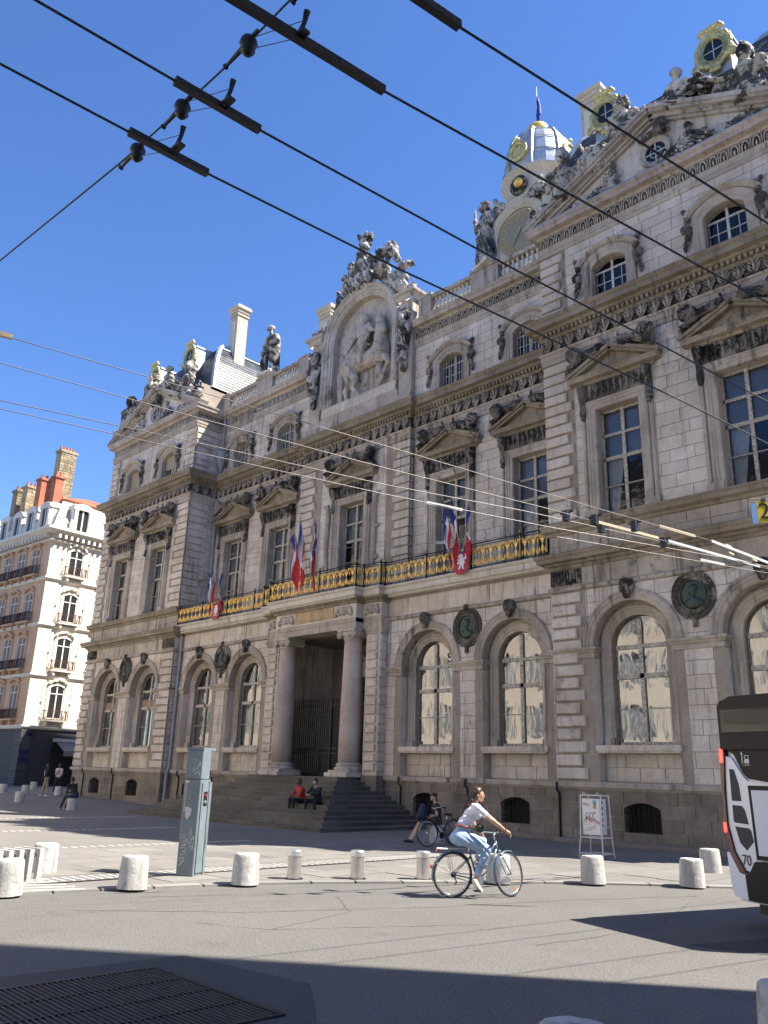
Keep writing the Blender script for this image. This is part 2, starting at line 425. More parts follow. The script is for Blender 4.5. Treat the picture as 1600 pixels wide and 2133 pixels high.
M['step'] = stone('step_stone', (.125, .115, .102), (.175, .162, .145), (.045, .042, .039), .6, .3, .16)
M['chim'] = stone('chimney_stone', (.48, .41, .32), (.56, .49, .40), (.20, .165, .13), .35, .4, .03)
M['frame'] = mat('weathered_window_paint', (.42, .385, .32), .75, vary=.55, vscale=14, bump=.5, bscale=40)
M['frame2'] = mat('grey_window_paint', (.50, .50, .47), .6, vary=.2)
M['dark'] = mat('dark_interior', (.018, .018, .02), .9)
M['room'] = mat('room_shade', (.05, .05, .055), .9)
M['blind'] = mat('roller_blind', (.26, .27, .29), .9, vary=.12, vscale=2)
M['curtain'] = mat('white_curtain', (.75, .74, .70), .9)
M['iron'] = mat('black_iron', (.012, .012, .014), .45, .6)
M['gold'] = mat('gilding', (.80, .50, .12), .42, .5, vary=.3, vscale=14)
M['gold3'] = mat('shade_dulled_gilding', (.50, .43, .20), .55, .35, vary=.45, vscale=6)  # pale gilding, dulled in colour for the shade on the dormers
M['gold2'] = mat('dull_greenish_gilding', (.34, .33, .17), .5, .45, vary=.3, vscale=5)  # greenish gilding, its dullness likewise the dormers' shade put into the colour
M['lead'] = mat('lead_sheet', (.42, .45, .48), .42, .5, vary=.12, vscale=3)
M['zinc'] = mat('grey_pipe_paint', (.26, .285, .30), .55, vary=.15)
M['bronze'] = mat('bronze_medallion', (.055, .075, .06), .55, .5, vary=.3, vscale=9)
M['slate'] = stone('roof_slate', (.055, .06, .075), (.085, .09, .105), (.03, .03, .035), .3, .2, .35, rough=.34, bump=.15)
M['gate'] = mat('gate_iron', (.022, .020, .020), .5, .4)

def glass(name, tint, ior=1.75, wav=.25, wscale=2.2, alpha=.8):
    m = bpy.data.materials.new(name); m.use_nodes = True; nt = m.node_tree; N = nt.nodes; L = nt.links
    N.remove(N['Principled BSDF']); out = N['Material Output']
    tr = N.new('ShaderNodeBsdfTransparent'); tr.inputs['Color'].default_value = (*[alpha * t for t in tint], 1)
    gl = N.new('ShaderNodeBsdfGlossy'); gl.inputs['Roughness'].default_value = .015; gl.inputs['Color'].default_value = (.95, .95, .95, 1)
    fr = N.new('ShaderNodeFresnel'); fr.inputs['IOR'].default_value = ior
    mx = N.new('ShaderNodeMixShader'); L.new(fr.outputs[0], mx.inputs[0]); L.new(tr.outputs[0], mx.inputs[1]); L.new(gl.outputs[0], mx.inputs[2])
    geo = N.new('ShaderNodeNewGeometry'); mp = N.new('ShaderNodeMapping'); mp.inputs['Scale'].default_value = (1.6, 1.6, .7); L.new(geo.outputs['Position'], mp.inputs['Vector'])
    n = N.new('ShaderNodeTexNoise'); n.inputs['Scale'].default_value = wscale; n.inputs['Detail'].default_value = 2.0; n.inputs['Distortion'].default_value = 1.2; L.new(mp.outputs[0], n.inputs['Vector'])
    bp = N.new('ShaderNodeBump'); bp.inputs['Strength'].default_value = wav; bp.inputs['Distance'].default_value = .12
    L.new(n.outputs['Fac'], bp.inputs['Height']); L.new(bp.outputs['Normal'], gl.inputs['Normal']); L.new(bp.outputs['Normal'], fr.inputs['Normal'])
    L.new(mx.outputs[0], out.inputs['Surface']); return m
M['glass'] = glass('old_wavy_glass', (.75, .8, .85), 3.0, .055, 1.3)
M['glass2'] = glass('upper_window_glass', (.85, .9, 1.0), 1.6, .05, 1.5)

def ground_mat(name, base, pale, dark, grain=.25, rough=.85, scale=90.0, bump=.5, crack=0.0, var=0.0):
    m, nt, b = new_mat(name); N = nt.nodes; L = nt.links
    geo = N.new('ShaderNodeNewGeometry'); oi = N.new('ShaderNodeObjectInfo')
    def noise(s_, d=5, r=.6):
        n = N.new('ShaderNodeTexNoise'); n.inputs['Scale'].default_value = s_; n.inputs['Detail'].default_value = d; n.inputs['Roughness'].default_value = r
        L.new(geo.outputs['Position'], n.inputs['Vector']); return n.outputs['Fac']
    def ramp(v, a, c, lo=0., hi=1.):
        r = N.new('ShaderNodeMapRange'); r.inputs['From Min'].default_value = a; r.inputs['From Max'].default_value = c; r.inputs['To Min'].default_value = lo; r.inputs['To Max'].default_value = hi
        L.new(v, r.inputs['Value']); return r.outputs['Result']
    def mix(f, a, c):
        x = N.new('ShaderNodeMix'); x.data_type = 'RGBA'; L.new(f, x.inputs['Factor'])
        for k, s_ in ((6, a), (7, c)):
            if isinstance(s_, tuple): x.inputs[k].default_value = (*s_, 1)
            else: L.new(s_, x.inputs[k])
        return x.outputs[2]
    c = mix(ramp(noise(.45, 6, .65), .35, .68), base, pale)
    c = mix(ramp(noise(1.7, 7, .7), .55, .78, 0, .5), c, dark)
    fine = noise(scale, 3, .8)
    c = mix(ramp(fine, .42, .62, grain, 0.0), c, dark)
    c = mix(ramp(noise(scale * 1.7, 2, .8), .60, .70, 0, grain * 1.3), c, tuple(min(1, x * 2.4) for x in pale))
    v = N.new('ShaderNodeVectorMath'); v.operation = 'SCALE'; L.new(c, v.inputs[0])
    g = N.new('ShaderNodeMath'); g.operation = 'MULTIPLY_ADD'; g.inputs[1].default_value = 2 * var; g.inputs[2].default_value = 1 - var; 
    fr = N.new('ShaderNodeMath'); fr.operation = 'ADD'; L.new(oi.outputs['Random'], fr.inputs[0]); L.new(geo.outputs['Random Per Island'], fr.inputs[1])
    f2 = N.new('ShaderNodeMath'); f2.operation = 'FRACT'; L.new(fr.outputs[0], f2.inputs[0]); L.new(f2.outputs[0], g.inputs[0]); L.new(g.outputs[0], v.inputs['Scale'])
    L.new(v.outputs[0], b.inputs['Base Color'])
    b.inputs['Roughness'].default_value = rough; b.inputs['Specular IOR Level'].default_value = .25
    bp = N.new('ShaderNodeBump'); bp.inputs['Strength'].default_value = bump; bp.inputs['Distance'].default_value = .012
    L.new(fine, bp.inputs['Height']); L.new(bp.outputs[0], b.inputs['Normal'])
    return m
M['asphalt'] = ground_mat('worn_asphalt', (.160, .151, .139), (.195, .185, .172), (.075, .071, .067), .75, scale=40, bump=.8)
M['asphalt2'] = ground_mat('dark_asphalt_patch', (.085, .082, .08), (.10, .097, .093), (.05, .05, .048), .5, scale=50)
M['pave'] = ground_mat('granite_paving', (.185, .172, .156), (.235, .222, .20), (.11, .102, .094), .3, var=.12, scale=70)
M['kerb'] = ground_mat('granite_kerb', (.25, .24, .222), (.32, .305, .285), (.13, .125, .118), .4, var=.15)
M['white_stud'] = ground_mat('white_tactile_stone', (.50, .485, .45), (.58, .565, .53), (.3, .28, .26), .3)
M['concrete'] = stone('bollard_concrete', (.48, .465, .43), (.60, .585, .55), (.17, .16, .145), .8, .75, .08, rough=.9, bump=1.0, sootscale=4.0, mlo=.6)
M['steel'] = mat('brushed_steel', (.60, .57, .52), .38, .9, vary=.15, vscale=4)
M['rubber'] = mat('black_rubber', (.012, .012, .012), .6)
M['black'] = mat('black_paint', (.014, .014, .016), .35)
M['red'] = mat('red_plastic', (.45, .03, .03), .4)
M['skin'] = mat('skin', (.55, .33, .23), .55, vary=.06)
M['white'] = mat('white_paint', (.78, .78, .78), .4)
# ------------------------------------------------------------------ ground, road, kerb, plaza
g = G(); g.add([(-900, -900, -.06), (900, -900, -.06), (900, 900, -.06), (-900, 900, -.06)], [(0, 1, 2, 3)])
part('ground', g, M['asphalt'], kind='structure')
KP = [(-13.7, -60), (-13.55, 2), (-13.31, 5.71), (-13.2, 6.48), (-12.95, 7.64), (-12.76, 8.44), (-12.38, 9.76), (-11.84, 10.83), (-11.12, 12.04), (-10.44, 13.21),
      (-9.66, 14.4), (-8.85, 15.4), (-8.1, 16.1), (-7.46, 16.7), (-6.6, 17.8), (-5.4, 20.5), (-4.7, 24), (-4.4, 40), (-4.2, 110)]
def kerb_x(y):
    for (x0, y0), (x1, y1) in zip(KP, KP[1:]):
        if y0 <= y <= y1: return x0 + (x1 - x0) * (y - y0) / (y1 - y0)
    return -13.5
def ground_z(x): return .02 * min(max(0, -x - 38), 16)
g = G(); g.add([(-16, -60, 0), (70, -60, 0), (70, 110, 0), (-16, 110, 0)], [(0, 1, 2, 3)])
road = part('road', g, M['asphalt'], kind='structure')
g = G(); XS = [0, -38, -46, -54, -130]
ys = []
for (x0, y0), (x1, y1) in zip(KP, KP[1:]): ys += [y0]
ys.append(KP[-1][1]); vs = []; fs = []
for y in ys:
    for k, x in enumerate(XS):
        xx = kerb_x(y) - .14 if k == 0 else x
        vs.append((xx, y, .028 + ground_z(xx)))
for i in range(len(ys) - 1):
    for k in range(len(XS) - 1): a = i * len(XS) + k; fs.append((a, a + len(XS), a + len(XS) + 1, a + 1))
g.add(vs, fs); plaza = part('plaza', g, M['pave'], kind='structure')
# kerbstones
kerb = ob('kerb', None, kind='structure')
y = 1.0; i = 0
while y < 19:
    L = random.uniform(.85, 1.15); y1 = y + L * .8
    a = Vector((kerb_x(y), y)); b = Vector((kerb_x(y1), y1)); d = (b - a).normalized(); nrm = Vector((-d.y, d.x))
    a2 = a + d * .02; b2 = b - d * .02; q = [a2, b2, b2 + nrm * .27, a2 + nrm * .27]
    part('kerbstone', G().slab([(p.x, p.y) for p in q], -.05, .034 + random.uniform(-.004, .006)), M['kerb'], kerb)
    y = y1
# paving slabs next to the kerb, in courses
rng = random.Random(3); n = 0
x = -8.0
while x > -19.3:
    w = rng.choice((.8, .95)); x1 = x - w; y = 5.2 + rng.uniform(0, 1)
    while y < 19.5:
        l = rng.uniform(.9, 1.5); y1 = y + l
        if x < min(kerb_x(y), kerb_x(y1)) - .42 and not (-14.95 < (x + x1) / 2 < -13.95 and y < 17) and n < 240 and x * .72 + y * .7 > -10.5:
            part('paving_slab', G().slab([(x1 + .009, y + .009), (x - .009, y + .009), (x - .009, y1 - .009), (x1 + .009, y1 - .009)], .0, .036 + rng.uniform(0, .003)), M['pave'], plaza); n += 1
        y = y1
    x = x1
# tactile bars and drain beside the bollards
g = G(); g.box(-14.22, -14.08, 3.5, 17, .0, .033)
part('drain_channel', g, M['iron'], plaza)
for k in range(74):
    y = 4.2 + k * .17
    part('tactile_bar', G().box(-14.78, -14.30, y, y + .05, .0, .036), M['white_stud'], plaza)
g = G()
for x0, wd, ya, yb in ((-19.95, .3, 6, 15), (-25.4, .3, 7, 16), (-31.5, .3, 9, 18)):
    y = ya
    while y < yb: g.box(x0 - wd, x0, y, y + .07, 0, .034); y += .24
part('tactile_band', g, M['white_stud'], plaza, kind='stuff')
for k in range(5):
    a = Vector((-13.72 - k * .30, 5.15 + k * .12)); d = Vector((.30, .95)) * (1.7 - k * .12); nn = Vector((-.95, .30)) * .07
    part('tactile_bar', G().slab([tuple(a), tuple(a + d), tuple(a + d + nn), tuple(a + nn)][::-1][::-1], 0, .039), M['white_stud'], plaza)
# asphalt patch and steel grate in the near road
g = G(); g.add([(-8.55, 2.0, .004), (-4.4, 1.6, .004), (-5.0, 4.5, .004), (-6.5, 5.66, .004), (-8.25, 5.44, .004)], [(0, 1, 2, 3, 4)])
part('asphalt_patch', g, M['asphalt2'], road)
g = G(); g.add([(-5.2, 10.55, .004), (-3.6, 10.9, .004), (-3.3, 13, .004), (-4.4, 12.9, .004)], [(0, 1, 2, 3)])
part('asphalt_patch', g, M['asphalt2'], road)
def crack(pts, w):
    P = [Vector(p) for p in pts]; Q = []
    rg_ = random.Random(len(pts) + int(P[0].x * 10))
    for a, b in zip(P, P[1:]):
        n_ = max(2, int((b - a).length / .25))
        for k in range(n_): q = a.lerp(b, k / n_); Q.append(q + Vector((rg_.uniform(-.03, .03), rg_.uniform(-.03, .03))))
    Q.append(P[-1]); g_ = G()
    for a, b in zip(Q, Q[1:]):
        d = (b - a).normalized(); nn = Vector((-d.y, d.x)) * w * rg_.uniform(.5, 1.2)
        g_.add([(a.x - nn.x, a.y - nn.y, .003), (b.x - nn.x, b.y - nn.y, .003), (b.x + nn.x, b.y + nn.y, .003), (a.x + nn.x, a.y + nn.y, .003)], [(0, 1, 2, 3)])
    part('road_crack', g_, M['asphalt2'], road)
crack([(-11.6, 5.8), (-10.2, 7.6), (-9.0, 10.2), (-8.2, 12.8), (-7.2, 15.2)], .010); crack([(-9.9, 6.6), (-8.9, 7.1), (-7.6, 9.6)], .007); crack([(-8.9, 7.1), (-9.4, 8.9), (-10.6, 9.7)], .006); crack([(-6.3, 9.0), (-6.0, 11.4), (-6.9, 14.2)], .008); crack([(-12.2, 7.2), (-11.3, 9.2), (-10.4, 11.2)], .008)
grate = thing('steel_grate', 'large dark steel grate set into the road in the foreground shadow', 'grate', (-8.0, 2.2, .006), R(-2))
part('frame', G().box(0, 2.1, 0, .05, 0, .012).box(0, 2.1, 2.65, 2.7, 0, .012).box(0, .05, 0.05, 2.65, 0, .012).box(2.05, 2.1, .05, 2.65, 0, .012), M['gate'], grate)
part('pit', G().box(.05, 2.05, .05, 2.65, 0, .002), M['dark'], grate)
me = G().box(.05, 2.05, 0, .016, .002, .011).mesh('bar', mat('worn_grate_steel', (.075, .075, .075), .55, .5))
for k in range(50): ob('bar', me, grate, (0, .085 + k * .0515, 0))
for xx in (.55, 1.05, 1.55): part('cross_bar', G().box(xx, xx + .02, .05, 2.65, .002, .0125), M['gate'], grate)
# ------------------------------------------------------------------ town hall: frame, walls, stones
TH = thing('town_hall', 'long ornate limestone town hall with gilded balcony, horseman relief and two pedimented corner pavilions', 'building', (-28, 24, 0))
VG, VW, VC = .45, 1.87, 1.6            # wall planes: ground wing, upper wing, upper centre
TWIN = (-19.4, -15.1, 15.1, 19.4); WWIN = (-10.15, -6.0, 6.0, 10.15)
LT, RT = (-22.35, -12.2), (12.2, 22.35)
EYE = Vector((0, 0, 1.85)); BASE = Vector((-28, 24, 0))
FR = Matrix.Identity(4)
def side_m(u, v): return Matrix.Translation((u, v, 0)) @ Matrix.Rotation(R(90), 4, 'Z')   # a face that looks to +u
STN = []
def ashlar(u0, u1, z0, z1, v, ops, key='wall', ch=(.40, .47), wd=(.75, 1.2), proud=.02, gap=.011, Mx=None, seed=0):
    rg = random.Random(int(abs(u0 * 91 + z0 * 37 + v * 11) * 10) + seed); z = z0; row = 0
    while z < z1 - .05:
        h = rg.uniform(*ch); zz = z + h
        if z1 - zz < ch[0] * .6: zz = z1
        u = u0 - rg.uniform(0, .6) * (row % 2)
        while u < u1 - .02:
            w = rg.uniform(*wd); uu = u + w
            if u1 - uu < .3: uu = u1
            a = max(u, u0)
            if uu - a > .06:
                for poly in free_polys(a + gap, uu - gap, z + gap, zz - gap, ops):
                    A = abs(sum(p[0] * q[1] - q[0] * p[1] for p, q in zip(poly, poly[1:] + poly[:1]))) / 2
                    if A < .006: continue
                    c = Vector((sum(p[0] for p in poly) / len(poly), v, sum(p[1] for p in poly) / len(poly)))
                    if Mx is not None: c = Mx @ Vector((c.x, 0, c.z))
                    d = (BASE + c - EYE).length
                    if BASE.x + c.x > -6.5 + max(0, (BASE.y + c.y - 20) * .0): d *= 3
                    STN.append((A / d ** 2, poly, v - rg.uniform(0, .006), proud, key, Mx))
            u = uu
        z = zz; row += 1
CORE = G()
def core(u0, u1, z0, z1, v, ops, Mx=None):
    i0 = len(CORE.v)
    for poly in free_polys(u0, u1, z0, z1, ops): CORE.add([(x, v + .02, z) for x, z in poly], [tuple(range(len(poly)))])
    if Mx is not None: CORE.xf(Mx, i0)
def wall(u0, u1, z0, z1, v, ops, a0=None, a1=None, **kw):
    core(u0, u1, z0, z1, v, ops); ashlar(u0 if a0 is None else a0, u1 if a1 is None else a1, z0, z1, v, ops, **kw)

def o_arch(c, hw=1.37, zb=1.87, zs=6.1): return dict(kind='arch', c=c, hw=hw, zb=zb, zs=zs)
def o_rect(c, hw, zb, zs): return dict(kind='rect', c=c, hw=hw, zb=zb, zs=zs)
def o_seg(c, hw, zb, zs, rise): return dict(kind='seg', c=c, hw=hw, zb=zb, zs=zs, rise=rise)
ARS = [o_arch(c) for c in TWIN + WWIN]
BAS = [o_seg(c, .6, .45, 1.12, .18) for c in TWIN + WWIN]
UPS = [o_rect(c, .82, 10.45, 14.4) for c in TWIN] + [o_rect(c, .82, 9.45, 14.4) for c in WWIN + (0,)]
ATS = [o_seg(c, .70, 18.9, 20.1, .3) for c in TWIN + WWIN]
def pad(ops, d): return [dict(o, hw=o['hw'] + d, zs=o['zs'] + (0 if o['kind'] == 'arch' else d)) for o in ops]

for (a, b) in (LT, RT):
    wall(a, b, -.3, 1.70, 0, BAS, key='base', ch=(.36, .48), wd=(.6, 1.2), seed=5)
    core(a, b, 1.86, 8.05, 0, ARS); ashlar(a + 1.3, b - 1.3, 1.87, 8.02, 0, pad(ARS, .34))
    wall(a, b, 8.2, 8.86, 0, [], key='trim', ch=(.66, .67), wd=(1.2, 1.9))
    wall(a, b, 9.3, 10.05, 0, [], key='trim', ch=(.37, .38), wd=(.7, 1.2))
    core(a, b, 10.4, 16.8, 0, UPS); ashlar(a + 1.25, b - 1.25, 10.46, 16.74, 0, [o_rect(o['c'], 1.36, 10.4, 15.7) for o in UPS])
    core(a, b, 18.4, 22.0, 0, ATS); ashlar(a + 1.1, b - 1.1, 18.5, 21.5, 0, [dict(o, hw=1.12, zs=o['zs'] + .1, rise=.55) for o in ATS])
for s in (-1, 1):
    a, b = sorted((s * 3.75, s * 12.2))
    wall(a, b, -.3, 1.70, VG, BAS, key='base', ch=(.36, .48), wd=(.6, 1.2), seed=5)
    core(a, b, 1.86, 9.0, VG, ARS); ashlar(a, b, 1.87, 8.02, VG, pad(ARS, .34)); ashlar(a, b, 8.2, 8.9, VG, [], ch=(.7, .72), wd=(.9, 1.2))
    core(a, b, 9.3, 16.8, VW, UPS); ashlar(a, b, 9.45, 16.74, VW, [o_rect(o['c'], 1.36, 9.4, 15.7) for o in UPS])
    core(a, b, 18.4, 22.0, VW, ATS); ashlar(a, b, 18.5, 21.5, VW, [dict(o, hw=1.12, zs=o['zs'] + .1, rise=.55) for o in ATS])
core(-3.75, 3.75, 9.3, 16.8, VC, UPS); ashlar(-2.3, 2.3, 9.45, 16.74, VC, [o_rect(0, 1.36, 9.4, 15.7)])
# returns of the left pavilion that look along the front (and the right end wall)
for z0, z1, d, k in ((-.3, 1.7, VG, 'base'), (1.86, 9.0, VG, 'wall'), (9.3, 16.8, VW, 'wall'), (18.4, 24.3, VW, 'wall')):
    Mx = side_m(LT[1], 0); core(0, d, z0, z1, 0, [], Mx); ashlar(0, d, z0 + .02, min(z1, 22), 0, [], key=k, Mx=Mx)
Mx = side_m(RT[1], 0); core(0, 40, -.3, 22.5, 0, [], Mx)
CORE.add([(LT[0], .02, -.3), (LT[0], 40, -.3), (LT[0], 40, 22.5), (LT[0], .02, 22.5)], [(0, 1, 2, 3)])
CORE.add([(RT[0], .02, -.3), (RT[0], VW, -.3), (RT[0], VW, 22.5), (RT[0], .02, 22.5)], [(0, 1, 2, 3)])
CORE.add([(LT[0], 40, -.3), (RT[1], 40, -.3), (RT[1], 40, 22.5), (LT[0], 40, 22.5)], [(0, 1, 2, 3)])
for s in (-1, 1): CORE.add([(s * 3.75, VC, 9.3), (s * 3.75, VW, 9.3), (s * 3.75, VW, 16.8), (s * 3.75, VC, 16.8)], [(0, 1, 2, 3)])
part('wall', CORE, M['joint'], TH)
STN.sort(key=lambda t: -t[0])
rest = {}
for i, (sc_, poly, v, pr, key, Mx) in enumerate(STN):
    if i < 300:
        c = Vector((sum(p[0] for p in poly) / len(poly), v, sum(p[1] for p in poly) / len(poly)))
        g = G().prism([(x - c.x, z - c.z) for x, z in poly], 0, pr + .012, back=False)
        if Mx is not None:
            g.xf(Matrix.Rotation(R(90), 4, 'Z')); c = Mx @ c
        part('stone', g, M[key], TH, loc=c)
    else:
        g = rest.setdefault(key, G()); i0 = len(g.v); g.prism(poly, v, v + pr + .012, back=False)
        if Mx is not None: g.xf(Mx, i0)
for key, g in rest.items(): part('stonework', g, M[key], TH, kind='stuff')

# inside: floors and a dark back so that windows look into rooms
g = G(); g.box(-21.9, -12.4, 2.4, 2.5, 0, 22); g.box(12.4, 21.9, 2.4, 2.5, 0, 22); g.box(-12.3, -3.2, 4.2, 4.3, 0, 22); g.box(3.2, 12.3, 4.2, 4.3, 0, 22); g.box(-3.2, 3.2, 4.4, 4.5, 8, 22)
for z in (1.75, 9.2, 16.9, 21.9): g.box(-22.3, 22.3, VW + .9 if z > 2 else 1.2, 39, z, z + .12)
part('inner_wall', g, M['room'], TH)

# ------------------------------------------------------------------ mouldings that run round the front
P_LOW = [[(-22.35, 30), (-22.35, 0), (-12.2, 0), (-12.2, VG)], [(12.2, VG), (12.2, 0), (22.35, 0), (22.35, 30)]]
P_MAIN = [[(-22.35, 30), (-22.35, 0), (-12.2, 0), (-12.2, VW), (-3.75, VW), (-3.75, VC), (3.75, VC), (3.75, VW), (12.2, VW), (12.2, 0), (22.35, 0), (22.35, 30)]]
P_ATT = [[(-22.35, 30), (-22.35, 0), (-12.2, 0), (-12.2, VW), (-3.7, VW)], [(3.7, VW), (12.2, VW), (12.2, 0), (22.35, 0), (22.35, 30)]]
P_PL = [[(-22.35, 30), (-22.35, 0), (-12.2, 0), (-12.2, VG), (-3.8, VG)], [(3.8, VG), (12.2, VG), (12.2, 0), (22.35, 0), (22.35, 30)]]
def mould(name, paths, prof, key):
    for p in paths: part(name, G().sweep(p, prof), M[key], TH)
mould('plinth_ledge', P_PL, [(-.02, 1.60), (.03, 1.64), (.05, 1.69), (.12, 1.70), (.13, 1.83), (.10, 1.86), (-.02, 1.87)], 'trim')
mould('plinth_foot', P_PL, [(0, -.3), (.16, -.3), (.16, .08), (.10, .16), (0, .2)], 'base')
mould('string_course', P_PL, [(-.02, 8.02), (.04, 8.03), (.09, 8.07), (.10, 8.14), (.06, 8.19), (-.02, 8.20)], 'trim')
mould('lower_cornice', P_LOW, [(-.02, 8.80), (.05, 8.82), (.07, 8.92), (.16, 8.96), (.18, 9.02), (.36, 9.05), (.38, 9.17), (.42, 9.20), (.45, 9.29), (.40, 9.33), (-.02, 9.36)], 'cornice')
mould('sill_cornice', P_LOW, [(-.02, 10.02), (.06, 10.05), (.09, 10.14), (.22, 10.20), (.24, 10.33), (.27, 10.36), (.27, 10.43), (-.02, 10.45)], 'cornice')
mould('architrave', P_MAIN, [(-.02, 16.74), (.05, 16.75), (.05, 16.92), (.08, 16.94), (.08, 17.12), (.13, 17.16), (.15, 17.23), (0, 17.25)], 'trim')
mould('frieze_band', P_MAIN, [(.02, 17.22), (.02, 17.80)], 'orn')
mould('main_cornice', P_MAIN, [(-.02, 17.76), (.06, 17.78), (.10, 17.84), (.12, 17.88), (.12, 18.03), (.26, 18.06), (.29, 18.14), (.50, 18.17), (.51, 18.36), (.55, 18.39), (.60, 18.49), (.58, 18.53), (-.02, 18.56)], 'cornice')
mould('attic_band', P_ATT, [(-.02, 21.46), (.05, 21.48), (.05, 21.62), (.08, 21.64), (.08, 21.80), (.12, 21.86), (-.02, 21.88)], 'trim')
mould('attic_frieze', P_ATT, [(.01, 21.85), (.01, 22.36)], 'orn')
mould('attic_cornice', P_ATT, [(-.02, 22.32), (.08, 22.35), (.12, 22.44), (.34, 22.48), (.35, 22.62), (.42, 22.68), (.44, 22.76), (-.02, 22.80)], 'trim')

def along(paths, pitch, fn):
    """calls fn(u, v, turn) at even steps along the visible stretches"""
    for p in paths:
        for (a, b) in zip(p, p[1:]):
            a = Vector(a); b = Vector(b); L = (b - a).length
            if L < .8 or max(a.y, b.y) > 10: continue
            d = (b - a) / L; rz = math.atan2(d.y, d.x)
            if d.y < -.5: continue
            n = max(1, int(L / pitch))
            for k in range(n):
                q = a + d * (L * (k + .5) / n); fn(q.x, q.y, rz)
# dentils (one or two pixels each): one body
g = G()
def _d(u, v, rz):
    i0 = len(g.v); g.box(-.05, .05, -.24, -.10, 17.895, 18.03); g.xf(Matrix.Translation((u, v, 0)) @ Matrix.Rotation(rz, 4, 'Z'), i0)
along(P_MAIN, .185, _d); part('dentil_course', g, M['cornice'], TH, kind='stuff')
# acanthus leaves of the main frieze
def leaf_mesh():
    g = G(); g.tube([(0, -.02, 0), (0, -.07, .2), (0, -.12, .40), (0, -.19, .50), (0, -.15, .53)], [.05, .045, .05, .04, .012], 5)
    for s in (-1, 1):
        for z0, w, h in ((.02, .13, .24), (.10, .20, .34), (.22, .21, .44), (.33, .16, .53)):
            g.tube([(0, -.05, z0), (s * w * .6, -.09, z0 + (h - z0) * .45), (s * w, -.06, h), (s * w * 1.12, -.02, h - .05)], [.035, .04, .03, .01], 4)
    return g.mesh('acanthus_leaf', M['leaf'], True)
LEAF = leaf_mesh()
along(P_MAIN, .47, lambda u, v, rz: ob('acanthus_leaf', LEAF, TH, (u + .02 * math.sin(rz), v - .02 * math.cos(rz), 17.24), (0, 0, rz)))
def loop_mesh():
    g = G(); pts = [(-.11, -.03, .02), (-.115, -.05, .26), (-.07, -.06, .38), (0, -.065, .42), (.07, -.06, .38), (.115, -.05, .26), (.11, -.03, .02)]
    g.tube(pts, .026, 5); g.tube([(0, -.02, .02), (0, -.05, .18), (0, -.02, .30)], [.02, .04, .012], 5); g.tube([(.175, -.02, .03), (.175, -.05, .36), (.175, -.02, .45)], [.02, .028, .03], 4)
    return g.mesh('tongue_ornament', M['relief'], True)
LOOP = loop_mesh()
along(P_ATT, .36, lambda u, v, rz: ob('tongue_ornament', LOOP, TH, (u, v, 21.88), (0, 0, rz)))

# ------------------------------------------------------------------ quoins
def quoins(edge, sgn, z0, z1, v, n, L=(1.15, .95), ret=0.0, key='quoin', pr=.08):
    pit = (z1 - z0) / n
    g = G(); a, b = sorted((edge, edge + sgn * (L[0] + .12)));
    for i in range(n):
        l = L[i % 2]; u0, u1 = sorted((edge - sgn * (pr if ret else .0), edge + sgn * l)); za, zb = z0 + i * pit + .035, z0 + (i + 1) * pit - .035
        gg = G()
        if ret:
            c = .03; r = ret * (.62 if i % 2 else .78)
            gg.cbox(u0, u1, v - pr, v + .02, za, zb, c)
            gg.cbox(-r, pr, 0, pr + .02, za, zb, c) if False else None
            e = edge - sgn * pr
            i0 = len(gg.v); gg.cbox(0, r + pr, 0, pr + .03, za, zb, c); gg.xf(Matrix.Translation((e, v - pr + .002, 0)) @ Matrix.Rotation(R(90), 4, 'Z'), i0)
        else: gg.cbox(u0, u1, v - pr, v + .02, za, zb, .03)
        part('quoin', gg, M[key], TH)
for e, s, r in ((LT[0], 1, 0), (LT[1], -1, 1), (RT[0], 1, 0)):
    quoins(e, s, 1.9, 8.0, 0, 15, ret=VG * 1.2 if r else 0)
    quoins(e, s, 10.5, 16.7, 0, 15, ret=VW * .9 if r else 0)
    quoins(e, s, 18.6, 21.4, 0, 7, (1.0, .85), ret=VW * .9 if r else 0)
    a, b = sorted((e, e + s * 1.2))
    g = G(); g.box(a, b, -.05, .02, 8.26, 8.78)
    for k in range(9): x = a + .12 + k * .12; g.tube([(x, -.06, 8.32), (x, -.085, 8.55), (x, -.06, 8.72)], [.03, .045, .03], 5)
    part('fluted_panel', g, M['orn'], TH)
for s in (-1, 1):
    quoins(s * 3.75, -s, 9.5, 16.7, VC, 17, (.98, .82), ret=.27)

